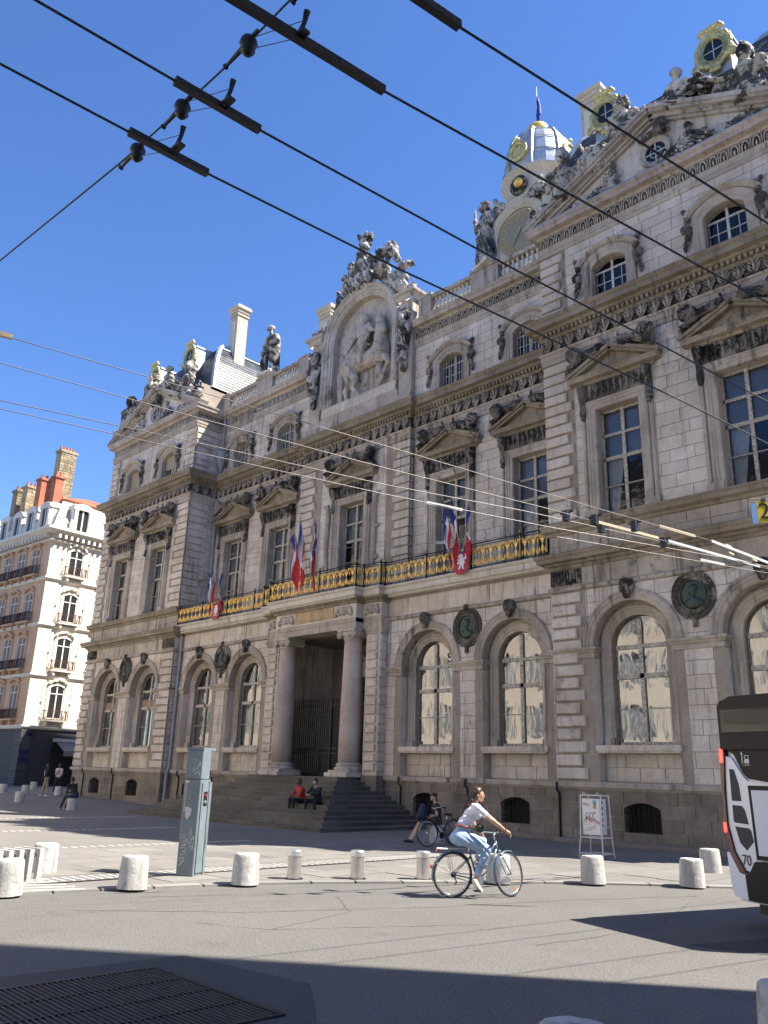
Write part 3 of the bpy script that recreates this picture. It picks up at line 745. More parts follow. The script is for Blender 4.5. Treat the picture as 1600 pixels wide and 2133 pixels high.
# ------------------------------------------------------------------ carved pieces used many times
def vol_mask():
    q = Vol((-.36, -.42, -.5), (.36, .1, .5), .03)
    q.ell((0, -.12, 0), (.2, .2, .28)).ell((0, -.3, -.02), (.05, .08, .1)).ell((0, -.16, .25), (.27, .18, .16)).ell((0, -.2, -.27), (.17, .14, .2))
    for s in (-1, 1): q.ell((s * .22, -.1, .05), (.1, .14, .26)).ell((s * .09, -.27, .08), (.07, .05, .035)).ell((s * .1, -.27, -.1), (.07, .05, .05)); q.cut((s * .09, -.31, .03), (.05, .05, .035))
    q.cut((0, -.33, -.16), (.08, .06, .03)); q.rough(.022, .09, 1); return q.mesh('mask', M['orn'])
def vol_lion():
    q = Vol((-.75, -.42, -.3), (1.0, .35, .62), .024)
    q.cap((.15, 0, .12), (-.5, .02, .05), .19, .22).ell((.4, -.08, .2), (.29, .26, .29)).ell((.5, -.16, .36), (.31, .22, .32)).ell((.54, -.31, .36), (.16, .13, .18)).ell((.55, -.40, .28), (.10, .09, .09))
    for s in (-1, 1): q.ell((.54 + s * .13, -.26, .52), (.06, .06, .07)); q.cut((.54 + s * .07, -.42, .39), (.04, .06, .03))
    q.cap((.4, -.15, .05), (.72, -.28, -.12), .11, .085).cap((.55, .0, .0), (.92, -.1, -.16), .1, .08).ell((.76, -.32, -.14), (.11, .1, .07)).ell((-.45, -.12, .03), (.24, .17, .2)).cap((-.5, -.12, -.05), (-.2, -.25, -.13), .1, .07)
    q.cap((-.65, 0, .05), (-.72, -.02, .3), .05, .035).ell((-.7, -.04, .34), (.06, .06, .09)); q.rough(.02, .1, 2).rough(.024, .055, 3); return q.mesh('lion', M['orn'])
def vol_garland():
    q = Vol((-.35, -.25, -1.0), (.35, .1, .75), .032); rg = random.Random(5)
    for k in range(26):
        t = k / 25; w = .05 + .2 * max(0, math.sin(PI * min(1, t * 1.05))) ** 1.3
        q.ell((.22 * t * t - .1 + rg.uniform(-w, w) * .5, -.06 - rg.uniform(0, .05), .6 - 1.45 * t), [rg.uniform(.05, .06 + w * .42)] * 3, .01)
    q.cap((-.1, -.05, .55), (-.02, -.05, .7), .05, .09); q.rough(.012, .05, 4); return q.mesh('garland', M['orn'])
def vol_bust(seed=0, helm=True):
    q = Vol((-.75, -.5, -.1), (.75, .5, 2.3), .032)
    q.cap((0, 0, .1), (0, -.02, .75), .36, .3, .08).ell((0, -.05, 1.0), (.42, .27, .36), .08).ell((0, -.2, 1.1), (.3, .14, .2), .08)
    for s in (-1, 1): q.ell((s * .44, 0, 1.15), (.19, .2, .2), .06).cap((s * .46, 0, 1.1), (s * .55, .02, .72), .14, .11)
    q.cap((0, -.02, 1.25), (0, -.05, 1.5), .13, .12, .04).ell((0, -.08, 1.68), (.17, .2, .22), .03).ell((0, -.27, 1.64), (.04, .05, .06), .02)
    for k in range(9): a = PI * (k / 8) + PI; q.cap((.36 * math.cos(a), .3 * math.sin(a), .42), (.42 * math.cos(a), .36 * math.sin(a), .02), .1, .09, .015)
    if helm: q.ell((0, 0, 1.82), (.24, .3, .2), .02).ell((0, .1, 2.0), (.1, .36, .22), .02).ell((0, .3, 1.75), (.12, .14, .25), .03)
    else:
        for k in range(14): a = k * 2.4; q.ell((.2 * math.cos(a), .06 + .18 * math.sin(a), 1.76 + .09 * (k % 3)), (.1, .1, .1), .015)
    q.cut((-.07, -.3, 1.72), (.04, .06, .03)).cut((.07, -.3, 1.72), (.04, .06, .03)); q.rough(.03, .13, seed).rough(.026, .06, seed + 1).folds(.018, .17, (.6, .4, .9), .3, 1.35, seed); return q.mesh('armoured_bust' if helm else 'wreathed_bust', M['statue'])
def vol_trophy(seed=0):
    q = Vol((-1.0, -.45, -.15), (1.0, .45, 1.25), .036); rg = random.Random(seed)
    q.ell((.1, 0, .5), (.45, .18, .55), .05, rot=(0, 20, 0)).ell((-.5, -.05, .35), (.4, .25, .3)).ell((.6, -.08, .3), (.35, .25, .28))
    for k in range(9):
        a = rg.uniform(-1, 1); q.cap((rg.uniform(-.6, .6), rg.uniform(-.2, .1), rg.uniform(.1, .5)), (a * .9, rg.uniform(-.3, .1), rg.uniform(.1, 1.0)), rg.uniform(.05, .1), .05, .03)
    q.ell((.1, -.2, .5), (.2, .1, .26), .03); q.rough(.055, .16, seed).rough(.04, .07, seed + 3).folds(.03, .2, (.7, .3, .7)); return q.mesh('carved_trophy', M['statue'])
def vol_recline(seed=0):
    q = Vol((-.9, -.55, -.1), (1.75, .5, 1.75), .036)
    q.ell((-.05, 0, .62), (.3, .24, .42), .1).ell((0, -.02, .95), (.36, .24, .24), .1).cap((0, -.03, 1.1), (.02, -.08, 1.3), .1, .1, .04).ell((.03, -.1, 1.46), (.15, .18, .2), .03).ell((.03, -.02, 1.53), (.19, .19, .17), .03).ell((.03, -.28, 1.44), (.035, .05, .05), .02)
    q.cap((.33, 0, 1.0), (.6, -.1, .75), .11, .09, .05).cap((.6, -.1, .75), (.95, -.2, .72), .085, .06, .04).cap((-.34, 0, 1.0), (-.55, -.1, .6), .12, .1, .05).cap((-.55, -.1, .6), (-.5, -.25, .25), .09, .08)
    q.ell((.1, -.05, .3), (.5, .36, .32), .12).cap((.2, -.15, .4), (.85, -.22, .55), .2, .17, .1).cap((.85, -.22, .55), (1.15, -.2, .12), .15, .1, .06).cap((.3, .05, .25), (1.2, .05, .22), .2, .14, .1).cap((1.2, .0, .2), (1.6, -.05, .08), .12, .08)
    for k in range(12): x = -.4 + k * .15; q.cap((x, -.33, .42 - .1 * (k % 3)), (x + .22, -.36, .02), .07, .05, .03)
    q.rough(.03, .14, seed).rough(.022, .06, seed + 2).folds(.035, .2, (.6, .2, .8), -.2, .75, seed); return q.mesh('reclining_figure', M['statue'])
MASK, LION, GARL = vol_mask(), vol_lion(), vol_garland()
BUSTA, BUSTB, TROPH, RECL = vol_bust(11), vol_bust(21, False), vol_trophy(3), vol_recline(6)
# ------------------------------------------------------------------ windows of the town hall
def rail(g, x0, x1, z, t, y0, y1): g.box(x0, x1, y0, y1, z - t / 2, z + t / 2)
def pane_poly(x0, x1, z0, z1, o=None):
    if o is None: return [[(x0, z0), (x1, z0), (x1, z1), (x0, z1)]]
    P = []
    N = 8; top = [(x0 + (x1 - x0) * k / N) for k in range(N + 1)]
    return [[(x0, z0), (x1, z0)] + [(x, min(z1, op_top(o, x))) for x in reversed(top)]]
def panes(win, cells, o, y, gl, u0):
    for (x0, x1, z0, z1) in cells:
        for poly in pane_poly(x0, x1, z0, z1, o):
            g = G(); g.add([(x, y, z) for x, z in poly], [tuple(range(len(poly)))]); part('pane', g, gl, win)
def arch_window(c, v, blind_rows=(0, 1, 2), brown=False):
    w = ob('window', None, TH, (c, v, 0))
    # surround: archivolt, jambs, back of the niche and inner architrave
    g = G(); g.frame(arch_path(0, 1.37, 6.1, 6.1, 22)[1:-1], [(.36, .0), (.36, -.06), (.31, -.10), (.27, -.10), (.25, -.07), (.16, -.07), (.14, -.045), (.04, -.045), (0, -.02), (0, .42)])
    part('archivolt', g, M['trim'], w)
    g = G()
    for s in (-1, 1):
        g.add([(s * 1.37, 0, 1.86), (s * 1.37, .42, 1.86), (s * 1.37, .42, 6.1), (s * 1.37, 0, 6.1)], [(0, 1, 2, 3)])
    for poly in free_polys(-1.4, 1.4, 1.86, 7.5, [o_arch(0, 1.02, 2.98, 6.1)]): g.add([(x, .42, z) for x, z in poly], [tuple(range(len(poly)))])
    part('niche', g, M['wall'], w)
    g = G(); g.frame(arch_path(0, .96, 2.98, 6.1, 18), [(.34, .42), (.34, .34), (.29, .31), (.24, .33), (.20, .37), (.10, .37), (.07, .40), (0, .42), (0, .70)]); part('inner_frame', g, M['trim'], w)
    for s in (-1, 1): part('frame_foot', G().box(*sorted((s * .98, s * 1.30)), .30, .43, 2.98, 3.22), M['trim'], w)
    part('sill', G().box(-1.42, 1.42, -.06, .44, 2.80, 2.97).box(-1.36, 1.36, -.02, .44, 2.74, 2.80), M['quoin'], w)
    # stones of the panel below the sill
    for k, (x0, x1, z0, z1) in enumerate(((-1.34, -.2, 1.89, 2.3), (-.18, .62, 1.89, 2.3), (.64, 1.34, 1.89, 2.3), (-1.34, -.66, 2.32, 2.72), (-.64, .4, 2.32, 2.72), (.42, 1.34, 2.32, 2.72))):
        part('stone', G().cbox(x0, x1, .385, .42, z0, z1, .008), M['wall'], w)
    o = o_arch(0, .95, 2.98, 6.1)
    f = G(); f.frame(arch_path(0, .88, 3.0, 6.1, 16), [(.07, .56), (.07, .66), (0, .66), (0, .56)])
    f.box(-.07, .07, .545, .66, 3.0, 6.95); rail(f, -.88, .88, 6.06, .13, .55, .65); rail(f, -.88, .88, 5.12, .15, .545, .65); rail(f, -.88, .88, 4.1, .035, .58, .64); rail(f, -.88, .88, 3.04, .1, .55, .65)
    part('sash', f, M['frame'], w)
    cells = [(-.88, -.07, 6.12, 7.1), (.07, .88, 6.12, 7.1), (-.88, -.07, 5.19, 6.0), (.07, .88, 5.19, 6.0), (-.88, -.07, 4.12, 5.05), (.07, .88, 4.12, 5.05), (-.88, -.07, 3.09, 4.08), (.07, .88, 3.09, 4.08)]
    panes(w, cells, o, .61, M['glass'], 0)
    g = G()
    if brown: g.box(-.86, .86, .59, .60, 5.16, 5.6); part('panel', g, mat('brown_panel', (.30, .20, .13), .7), w)
    g = G(); 
    for z0, z1 in ((3.09, 5.05), (5.19, 6.0)):
        pts = [(-.86 + k * .043, .69 + .012 * math.sin(k * 1.7)) for k in range(41)]
        for (xa, ya), (xb, yb) in zip(pts, pts[1:]): g.add([(xa, ya, z0), (xb, yb, z0), (xb, yb, z1), (xa, ya, z1)], [(0, 1, 2, 3)])
    part('blind', g, M['curtain'], w)
    mk = ob('mask', MASK, w, (0, -.06, 7.86), (R(8), 0, random.uniform(-.1, .1)), .78)
    return w
for c in TWIN + WWIN: arch_window(c, 0 if abs(c) > 12 else VG, brown=c < -12)
# imposts of the piers
def impost(a, b, v): part('impost', G().sweep([(a, v + .4), (a, v), (b, v), (b, v + .4)], [(-.01, 5.72), (.03, 5.74), (.03, 5.88), (.06, 5.90), (.10, 5.98), (.13, 6.0), (.13, 6.08), (-.01, 6.10)]), M['trim'], TH)
for a, b, v in ((-18.03, -16.47, 0), (16.47, 18.03, 0), (-22.3, -20.77, 0), (-13.73, -12.25, 0), (12.2, 13.73, 0), (20.77, 22.3, 0),
                (-8.78, -7.37, VG), (7.37, 8.78, VG), (-4.63, -3.8, VG), (3.8, 4.63, VG), (-12.2, -11.52, VG), (11.52, 12.2, VG)): impost(a, b, v)
# barred basement windows
for c in TWIN + WWIN:
    v = 0 if abs(c) > 12 else VG
    w = ob('basement_window', None, TH, (c, v, 0))
    g = G(); g.frame(arch_path(0, .6, .45, 1.12, 10, .18), [(0, 0), (0, .45)]); g.box(-.6, .6, 0, .45, .30, .45); part('reveal', g, M['base'], w)
    part('void', G().box(-.62, .62, .44, .46, .4, 1.35), M['dark'], w)
    g = G()
    for k in range(7): x = -.51 + k * .17; g.tube([(x, .12, .45), (x, .12, 1.28)], .016, 5)
    for z in (.68, .98): g.tube([(-.6, .12, z), (.6, .12, z)], .016, 5)
    part('window_bars', g, M['iron'], w)
# medallions between the arches
def medallion(c, v):
    o = ob('medallion', None, TH, (c, v, 7.35))
    g = G(); n = 28
    path = [((.40 * math.cos(2 * PI * k / n), .46 * math.sin(2 * PI * k / n)), (math.cos(2 * PI * k / n), math.sin(2 * PI * k / n))) for k in range(n + 1)]
    g.frame(path, [(.30, .03), (.30, -.06), (.26, -.09), (.22, -.06), (.04, -.06), (.02, -.08), (0, -.08), (0, -.02)]); part('rim', g, M['orn'], o)
    g = G()
    for k in range(40):
        a = 2 * PI * k / 40; g.ball((.53 * math.cos(a), -.08, .59 * math.sin(a)), .055, 6, 0, (1, .7, 1))
    g.box(-.06, .06, -.12, -.02, -.98, -.72); g.ball((0, -.1, .78), .12, 8); part('wreath', g, M['orn'], o)
    q = Vol((-.5, -.2, -.55), (.5, .1, .55), .03); q.ell((0, -.01, 0), (.42, .055, .48), 0).ell((0, -.08, .12), (.12, .09, .15), .01).ell((0, -.06, -.26), (.28, .09, .17), .01).ell((-.1, -.13, .1), (.04, .04, .05), .01).ell((.02, -.08, .22), (.14, .08, .09), .01).cap((0, -.08, -.05), (0, -.07, -.15), .06, .08, .01); q.rough(.008, .07, 2)
    ob('portrait_relief', q.mesh('portrait_relief', M['bronze']), o)
for c, v in ((-17.25, 0), (17.25, 0), (-8.08, VG), (8.08, VG)): medallion(c, v)

def console_mesh():
    g = G(); pr = [(.04, 0), (-.10, .10), (-.13, .22), (-.08, .42), (-.10, .62), (-.22, .85), (-.30, 1.05), (-.30, 1.22), (.04, 1.28)]
    for x0, x1 in ((-.12, -.05), (-.045, .045), (.05, .12)):
        vs = [(x0, y - (.02 if abs(x0 + x1) < .02 else 0), z) for y, z in pr] + [(x1, y - (.02 if abs(x0 + x1) < .02 else 0), z) for y, z in pr]; n = len(pr)
        g.add(vs, [tuple(range(n)), tuple(range(2 * n - 1, n - 1, -1))] + [(i, i + n, i + n + 1, i + 1) for i in range(n - 1)])
    g.ball((0, -.12, -.02), .1, 8); return g.mesh('console', M['orn'])
CONS = console_mesh()
def rect_window(c, v, glz=None, curtain=True):
    w = ob('window', None, TH, (c, v, 0)); hw = .82
    zb = 10.45 if v == 0 else 9.45
    g = G(); g.frame(rect_path(0, hw, zb, 14.4), [(.36, .02), (.36, -.07), (.32, -.12), (.26, -.12), (.24, -.09), (.16, -.09), (.14, -.06), (.04, -.06), (0, -.03), (0, .5)]); part('architrave', g, M['trim'], w)
    g = G()
    for s in (-1, 1):
        g.box(*sorted((s * 1.19, s * 1.36)), -.05, .03, zb, 15.42); g.tube([(s * 1.27, -.06, zb + .2), (s * 1.27, -.06, 14.0)], .06, 8); g.box(*sorted((s * .84, s * 1.38)), -.14, .02, zb, zb + .26)
    part('strip', g, M['trim'], w)
    part('carved_band', G().box(-1.18, 1.18, -.06, .02, 14.78, 15.42), M['orn'], w)
    g = G()
    for k in range(9):
        x = -.96 + k * .24; g.tube([(x, -.05, 14.84), (x + .02, -.11, 15.1), (x, -.09, 15.36)], [.04, .07, .05], 5); g.ball((x + .12, -.09, 15.02 + .12 * (k % 2)), .055, 6)
    part('band_carving', g, M['orn'], w)
    for s in (-1, 1): ob('console', CONS, w, (s * 1.25, -.05, 14.12))
    pd = ob('pediment', None, w)
    g = G(); g.sweep([(-1.42, .0), (-1.42, -.02), (1.42, -.02), (1.42, .0)], [(-.02, 15.38), (.08, 15.40), (.12, 15.48), (.30, 15.52), (.31, 15.62), (.36, 15.70), (-.02, 15.72)]); 
    for s in (-1, 1):
        i0 = len(g.v); L = math.hypot(1.82, .80); g.box(0, L, -.36, .02, -.02, .10); g.box(.03, L, -.28, .02, -.12, -.02)
        g.xf(Matrix.Translation((s * 1.80, 0, 15.73)) @ Matrix.Scale(-s, 4, (1, 0, 0)) @ Matrix.Rotation(-math.atan2(.80, 1.82), 4, 'Y'), i0)
    g.prism([(-1.7, 15.7), (1.7, 15.7), (0, 16.42)], -.05, .02); g.prism([(-.85, 15.78), (.85, 15.78), (0, 16.15)], -.10, -.05); g.prism([(-.62, 15.81), (.62, 15.81), (0, 16.08)], -.102, -.10)
    part('pediment', g, M['cornice'], w)
    bpy.data.objects.remove(pd)
    for s in (-1, 1): ob('lion', LION, w, (s * .86, -.20, 16.42), (0, R(17) * s, random.uniform(-.1, .1)), (s * .95, .95, .95))
    f = G(); y0, y1 = .36, .46
    f.box(-hw, -hw + .07, y0, y1, zb, 14.4); f.box(hw - .07, hw, y0, y1, zb, 14.4); f.box(-.06, .06, y0 - .02, y1, zb, 14.4); f.box(-hw, hw, y0, y1, 14.32, 14.4)
    for z, t in ((13.46, .10), (12.58, .13), (11.55, .03), (zb + .05, .1)): rail(f, -hw, hw, z, t, y0, y1)
    part('sash', f, M['frame'], w)
    cells = []
    for x0, x1 in ((-hw + .07, -.06), (.06, hw - .07)): cells += [(x0, x1, 13.51, 14.32), (x0, x1, 12.645, 13.41), (x0, x1, 11.565, 12.515), (x0, x1, zb + .1, 11.535)]
    panes(w, cells, None, .41, M['glass2'], 0)
    part('blind', G().box(-hw, hw, .50, .51, 12.6, 14.4), M['blind'], w)
    if curtain:
        g = G(); n = 26
        def cx(t, z): return -hw + .05 + t * (.30 + .34 * max(0, (z - zb)) / 2.1)
        for k in range(n):
            for za, zc in ((zb, zb + .7), (zb + .7, zb + 1.4), (zb + 1.4, 12.6)):
                ya, yb = .56 + .02 * math.sin(k * 1.9), .56 + .02 * math.sin((k + 1) * 1.9)
                g.add([(cx(k / n, za), ya, za), (cx((k + 1) / n, za), yb, za), (cx((k + 1) / n, zc), yb, zc), (cx(k / n, zc), ya, zc)], [(0, 1, 2, 3)])
        part('curtain', g, M['curtain'], w, smooth=True)
    return w
for c in TWIN: rect_window(c, 0)
for c in WWIN: rect_window(c, VW)
rect_window(0, VC, curtain=False)
# long scrolled strips beside the middle window
for s in (-1, 1):
    g = G(); g.tube([(s * 1.75, VC - .06, 14.6), (s * 1.62, VC - .08, 13.9), (s * 1.68, VC - .08, 12.2), (s * 1.6, VC - .08, 11.2), (s * 1.85, VC - .12, 10.3)], [.09, .13, .11, .10, .13], 6)
    for z in (14.5, 12.9, 11.4): g.ball((s * 1.83, VC - .08, z), .12, 8)
    part('scrolled_strip', g, M['trim'], TH)

def attic_window(c, v, kind=0):
    w = ob('window', None, TH, (c, v, 0)); hw = .70
    pth = arch_path(0, hw, 18.6, 20.1, 14, .3)
    g = G(); g.frame(pth, [(.40, .02), (.40, -.08), (.33, -.10), (.28, -.08), (.18, -.08), (.16, -.05), (.05, -.05), (0, -.02), (0, .42)]); part('architrave', g, M['trim'], w)
    g = G(); g.frame(arch_path(0, 1.14, 20.25, 20.3, 14, .52)[1:-1], [(-.02, .02), (-.02, -.12), (.06, -.22), (.14, -.24), (.16, -.22), (.16, .02)]); part('hood_mould', g, M['trim'], w)
    for s in (-1, 1): ob('garland', GARL, w, (s * 1.28, -.05, 19.95), (0, R(4) * s, 0), (s * .95, .9, 1.0))
    f = G(); m = M['frame2'] if v == 0 else M['frame']
    f.frame(arch_path(0, hw - .06, 18.62, 20.1, 12, .26), [(.06, .30), (.06, .38), (0, .38), (0, .30)]); f.box(-.045, .045, .29, .38, 18.62, 20.38)
    for z in (20.0, 19.5, 19.05): rail(f, -hw, hw, z, .07 if z > 19.9 else .03, .30, .37)
    for x in (-.36, .36): f.box(x - .014, x + .014, .31, .37, 18.62, 20.0)
    part('sash', f, m, w)
    o = o_seg(0, hw, 18.6, 20.1, .3)
    cl = []
    for x0, x1 in ((-.64, -.374), (-.346, -.045), (.045, .346), (.374, .64)): cl += [(x0, x1, 19.515, 19.965), (x0, x1, 19.065, 19.485), (x0, x1, 18.64, 19.035)]
    cl += [(-.64, -.045, 20.035, 20.4), (.045, .64, 20.035, 20.4)]
    panes(w, cl, o, .345, M['glass2'], 0)
    if kind == 1:
        g = G()
        for k in range(9): x = -.62 + k * .155; g.tube([(x, .2, 18.62), (x, .2, 20.2)], .013, 5)
        part('window_bars', g, M['frame2'], w)
    if kind >= 2: part('blind', G().box(-.66, .66, .24, .26, 18.62 if kind == 3 else 19.45, 20.3), mat('tan_blind', (.36, .29, .22), .9), w)
for c in TWIN: attic_window(c, 0, {-19.4: 3, -15.1: 2}.get(c, 0))
for c in WWIN: attic_window(c, VW, 1)

# ------------------------------------------------------------------ portal, stairs, balcony
for s in (-1, 1):
    g = G(); g.box(*sorted((s * 2.95, s * 3.75)), .05, VG + .05, -.3, 9.0); g.box(*sorted((s * 1.5, s * 3.85)), -.02, .06, 1.72, 1.9) if False else None
    g.box(*sorted((s * 2.9, s * 2.99)), .12, 3.6, 1.0, 9.0)
    part('portal_jamb', g, M['wall'], TH)
    g = G(); g.box(*sorted((s * 2.98, s * 3.85)), -.05, .4, -.3, 1.86); part('jamb_foot', g, M['base'], TH)
    pit = (7.5 - 2.0) / 15
    for i in range(15):
        za, zb = 2.0 + i * pit + .035, 2.0 + (i + 1) * pit - .035; w = .0 if i % 2 else .06
        gg = G(); gg.cbox(*sorted((s * (3.06 - w * .0), s * 3.66)), -.04, .06, za, zb, .025)
        i0 = len(gg.v); gg.cbox(0, .36 + w, 0, .06, za, zb, .02); gg.xf(side_m(3.80, .07), i0) if s > 0 else gg.xf(Matrix.Translation((-3.80, .43 + w, 0)) @ Matrix.Rotation(R(-90), 4, 'Z'), i0)
        part('quoin', gg, M['quoin'], TH)
    part('pilaster_capital', G().sweep([(s * 3.4 - .42, .3), (s * 3.4 - .42, .05), (s * 3.4 + .42, .05), (s * 3.4 + .42, .3)], [(0, 7.5), (.04, 7.52), (.04, 7.6), (.1, 7.7), (.12, 7.78), (0, 7.8)]), M['trim'], TH)
    # column
    col = ob('column', None, TH, (s * 2.2, .02, 0))
    part('pedestal', G().box(-.62, .62, -.72, .6, .1, 1.78).box(-.66, .66, -.76, .6, 1.78, 1.93), M['wall'], col)
    part('base_ring', G().box(-.6, .6, -.6, .6, 1.93, 2.03).lathe([(.6, 2.03), (.62, 2.09), (.58, 2.15), (.52, 2.17), (.52, 2.2), (.55, 2.24), (.52, 2.29), (.47, 2.31)], n=28), M['trim'], col, smooth=False)
    part('shaft', G().lathe([(.465, 2.30), (.46, 3.4), (.45, 4.6), (.425, 5.8), (.395, 7.0), (.385, 7.3), (.42, 7.32), (.42, 7.37), (.385, 7.38)], n=36), M['column'], col, smooth=True)
    g = G(); g.lathe([(.39, 7.38), (.47, 7.48), (.47, 7.52)], n=24); g.box(-.54, .54, -.5, .5, 7.66, 7.76); g.box(-.5, .5, -.42, .42, 7.52, 7.66)
    for sx in (-1, 1):
        for sy in (-1, 1):
            pts = [(sx * .44 + .17 * (1 - k / 16) * math.cos(k * .8), sy * .45, 7.5 + .17 * (1 - k / 16) * math.sin(k * .8)) for k in range(15)]
            g.tube(pts, .03, 5); g.ball((sx * .44, sy * .45, 7.5), .06, 8)
        g.tube([(sx * .44, -.45, 7.5), (sx * .44, 0, 7.5), (sx * .44, .45, 7.5)], [.13, .09, .13], 10)
    part('capital', g, M['relief'], col)
g = G(); g.box(-2.75, 2.75, -.42, .5, 7.76, 8.22); g.box(-2.75, 2.75, -.45, .5, 8.02, 8.2); g.box(-3.85, 3.85, -.0, .5, 7.8, 8.25); part('entablature', g, M['trim'], TH)
g = G(); g.box(-2.72, 2.72, -.40, .5, 8.22, 8.85); g.box(-3.82, 3.82, .0, .5, 8.25, 8.85); part('portal_frieze', g, M['wall'], TH)
P_POR = [[(-3.85, VG), (-3.85, 0), (-2.75, 0), (-2.75, -.42), (2.75, -.42), (2.75, 0), (3.85, 0), (3.85, VG)]]
mould('portal_cornice', P_POR, [(0, 8.82), (.05, 8.84), (.07, 8.94), (.20, 9.0), (.22, 9.06), (0, 9.07)], 'cornice')
g = G()
def _pd(u, v, rz):
    i0 = len(g.v); g.box(-.04, .04, -.16, -.04, 8.93, 9.01); g.xf(Matrix.Translation((u, v, 0)) @ Matrix.Rotation(rz, 4, 'Z'), i0)
along(P_POR, .15, _pd); part('portal_dentils', g, M['cornice'], TH, kind='stuff')
pnl = part('inscription_panel', G().box(-1.3, 1.3, -.43, -.40, 8.3, 8.8), mat('worn_tan_panel', (.42, .30, .17), .8, vary=.3, vscale=3), TH)
def text(name, body, size, mt, parent, loc, rot, ext=.004, align='CENTER', sx=1.0):
    c = bpy.data.curves.new(name, 'FONT'); c.body = body; c.size = size; c.extrude = ext; c.align_x = align; c.align_y = 'CENTER'; c.materials.append(mt); c.resolution_u = 3
    return ob(name, c, parent, loc, rot, (sx, 1, 1))
text('inscription', 'HOTEL DE VILLE', .40, mat('faded_gilt_letters', (.62, .42, .22), .6), pnl, (0, -.436, 8.55), (R(90), 0, 0), sx=.80)
def scroll_panel(cx, y):
    q = Vol((-.62, -.2, -.32), (.62, .06, .32), .028)
    for s in (-1, 1):
        pts = [(s * .27 + .22 * (1 - k / 12) * math.cos(k * .9), -.03, .22 * (1 - k / 12) * math.sin(k * .9)) for k in range(11)]
        q.chain(pts, [.05] * 11, .02); q.ell((s * .5, -.03, -.12), (.1, .08, .14))
    q.ell((0, -.05, 0), (.12, .1, .2)).rough(.02, .07, 4)
    return q.mesh('scroll_carving', M['relief'])
SCR = scroll_panel(0, 0)
for c, y in ((-1.95, -.41), (1.95, -.41), (-3.3, -.01), (3.3, -.01)): ob('scroll_carving', SCR, TH, (c, y, 8.54), (0, 0, 0), (.95 if abs(c) < 3 else .75, 1, .95))
# porch inside; wall and ceiling take darker stone to carry the deep shade
g = G(); g.box(-2.95, 2.95, 3.4, 3.5, 1.0, 8.0); g.box(-2.95, 2.95, .45, 3.5, 7.78, 7.9); part('porch_wall', g, M['base'], TH)
g = G(); g.frame(rect_path(0, 1.15, 1.75, 6.3), [(.55, 3.4), (.55, 3.25), (.4, 3.2), (.35, 3.26), (.1, 3.26), (0, 3.3), (0, 3.4)]); part('door_frame', g, M['column'], TH)
part('door', G().box(-1.15, 1.15, 3.36, 3.4, 1.75, 6.3), M['dark'], TH)
ob('door_carving', TROPH, TH, (0, 3.3, 6.75), (0, 0, 0), (.9, .3, .8))
gate = ob('gate', None, TH, (0, .9, 1.76))
g = G(); bars = G()
for k in range(37):
    x = -2.52 + k * .14; bm = G(); bm.tube([(0, 0, 0), (0, 0, 3.2)], .02, 5); bm.tube([(0, 0, 3.2), (0, 0, 3.38)], [.03, .003], 5)
    if k == 0: BARM = bm.mesh('gate_bar', M['gate'])
    ob('gate_bar', BARM, gate, (x, 0, 0))
for z in (.08, .95, 1.15, 2.98): g.box(-2.6, 2.6, -.03, .03, z, z + .05)
for k in range(24):
    x = -2.4 + k * .21; g.tube([(x + .08 * math.cos(a), -.01, 1.06 + .07 * math.sin(a)) for a in np.linspace(0, 2 * PI, 9)[:-1]], .014, 4, close=True)
g.box(-.05, .05, -.05, .05, 0, 3.3); part('gate_rail', g, M['gate'], gate)

st = thing('staircase', 'wide stone steps rising on three sides to the columned portal', 'stairs', (-28, 24, 0))
H = .16; N = 11
for i in range(N):
    hx = 6.25 - i * .335; fy = -4.95 + i * .37; bx = G(); z0, z1 = i * H, (i + 1) * H
    ym = .42
    s_ = ob('step', None, st)
    # front slabs
    x = -hx
    while x < hx - .1:
        w = min(random.uniform(1.3, 2.0), hx - x); w = hx - x if hx - x - w < .5 else w
        gg = G(); gg.box(x + .006, x + w - .006, fy, fy + .9, z1 - .055, z1 + random.uniform(-.004, .004)); gg.box(x + .004, x + w - .004, fy + .035, fy + .9, z0 - (.2 if i == 0 else 0), z1 - .055)
        part('step_slab', gg, M['step'], s_); x += w
    for s in (-1, 1):
        y = fy + .9
        while y < ym - .05:
            w = min(random.uniform(1.2, 1.8), ym - y); w = ym - y if ym - y - w < .5 else w
            gg = G(); a, b = sorted((s * hx, s * (hx - .9))); gg.box(a, b, y + .006, y + w - .006, z1 - .055, z1 + random.uniform(-.004, .004))
            a, b = sorted((s * (hx - .035), s * (hx - .8))); gg.box(a, b, y + .004, y + w - .004, z0 - (.2 if i == 0 else 0), z1 - .055)
            part('step_slab', gg, M['step'], s_); y += w
part('landing', G().box(-2.9, 2.9, -1.2, 3.4, .9, 1.755), M['step'], st)

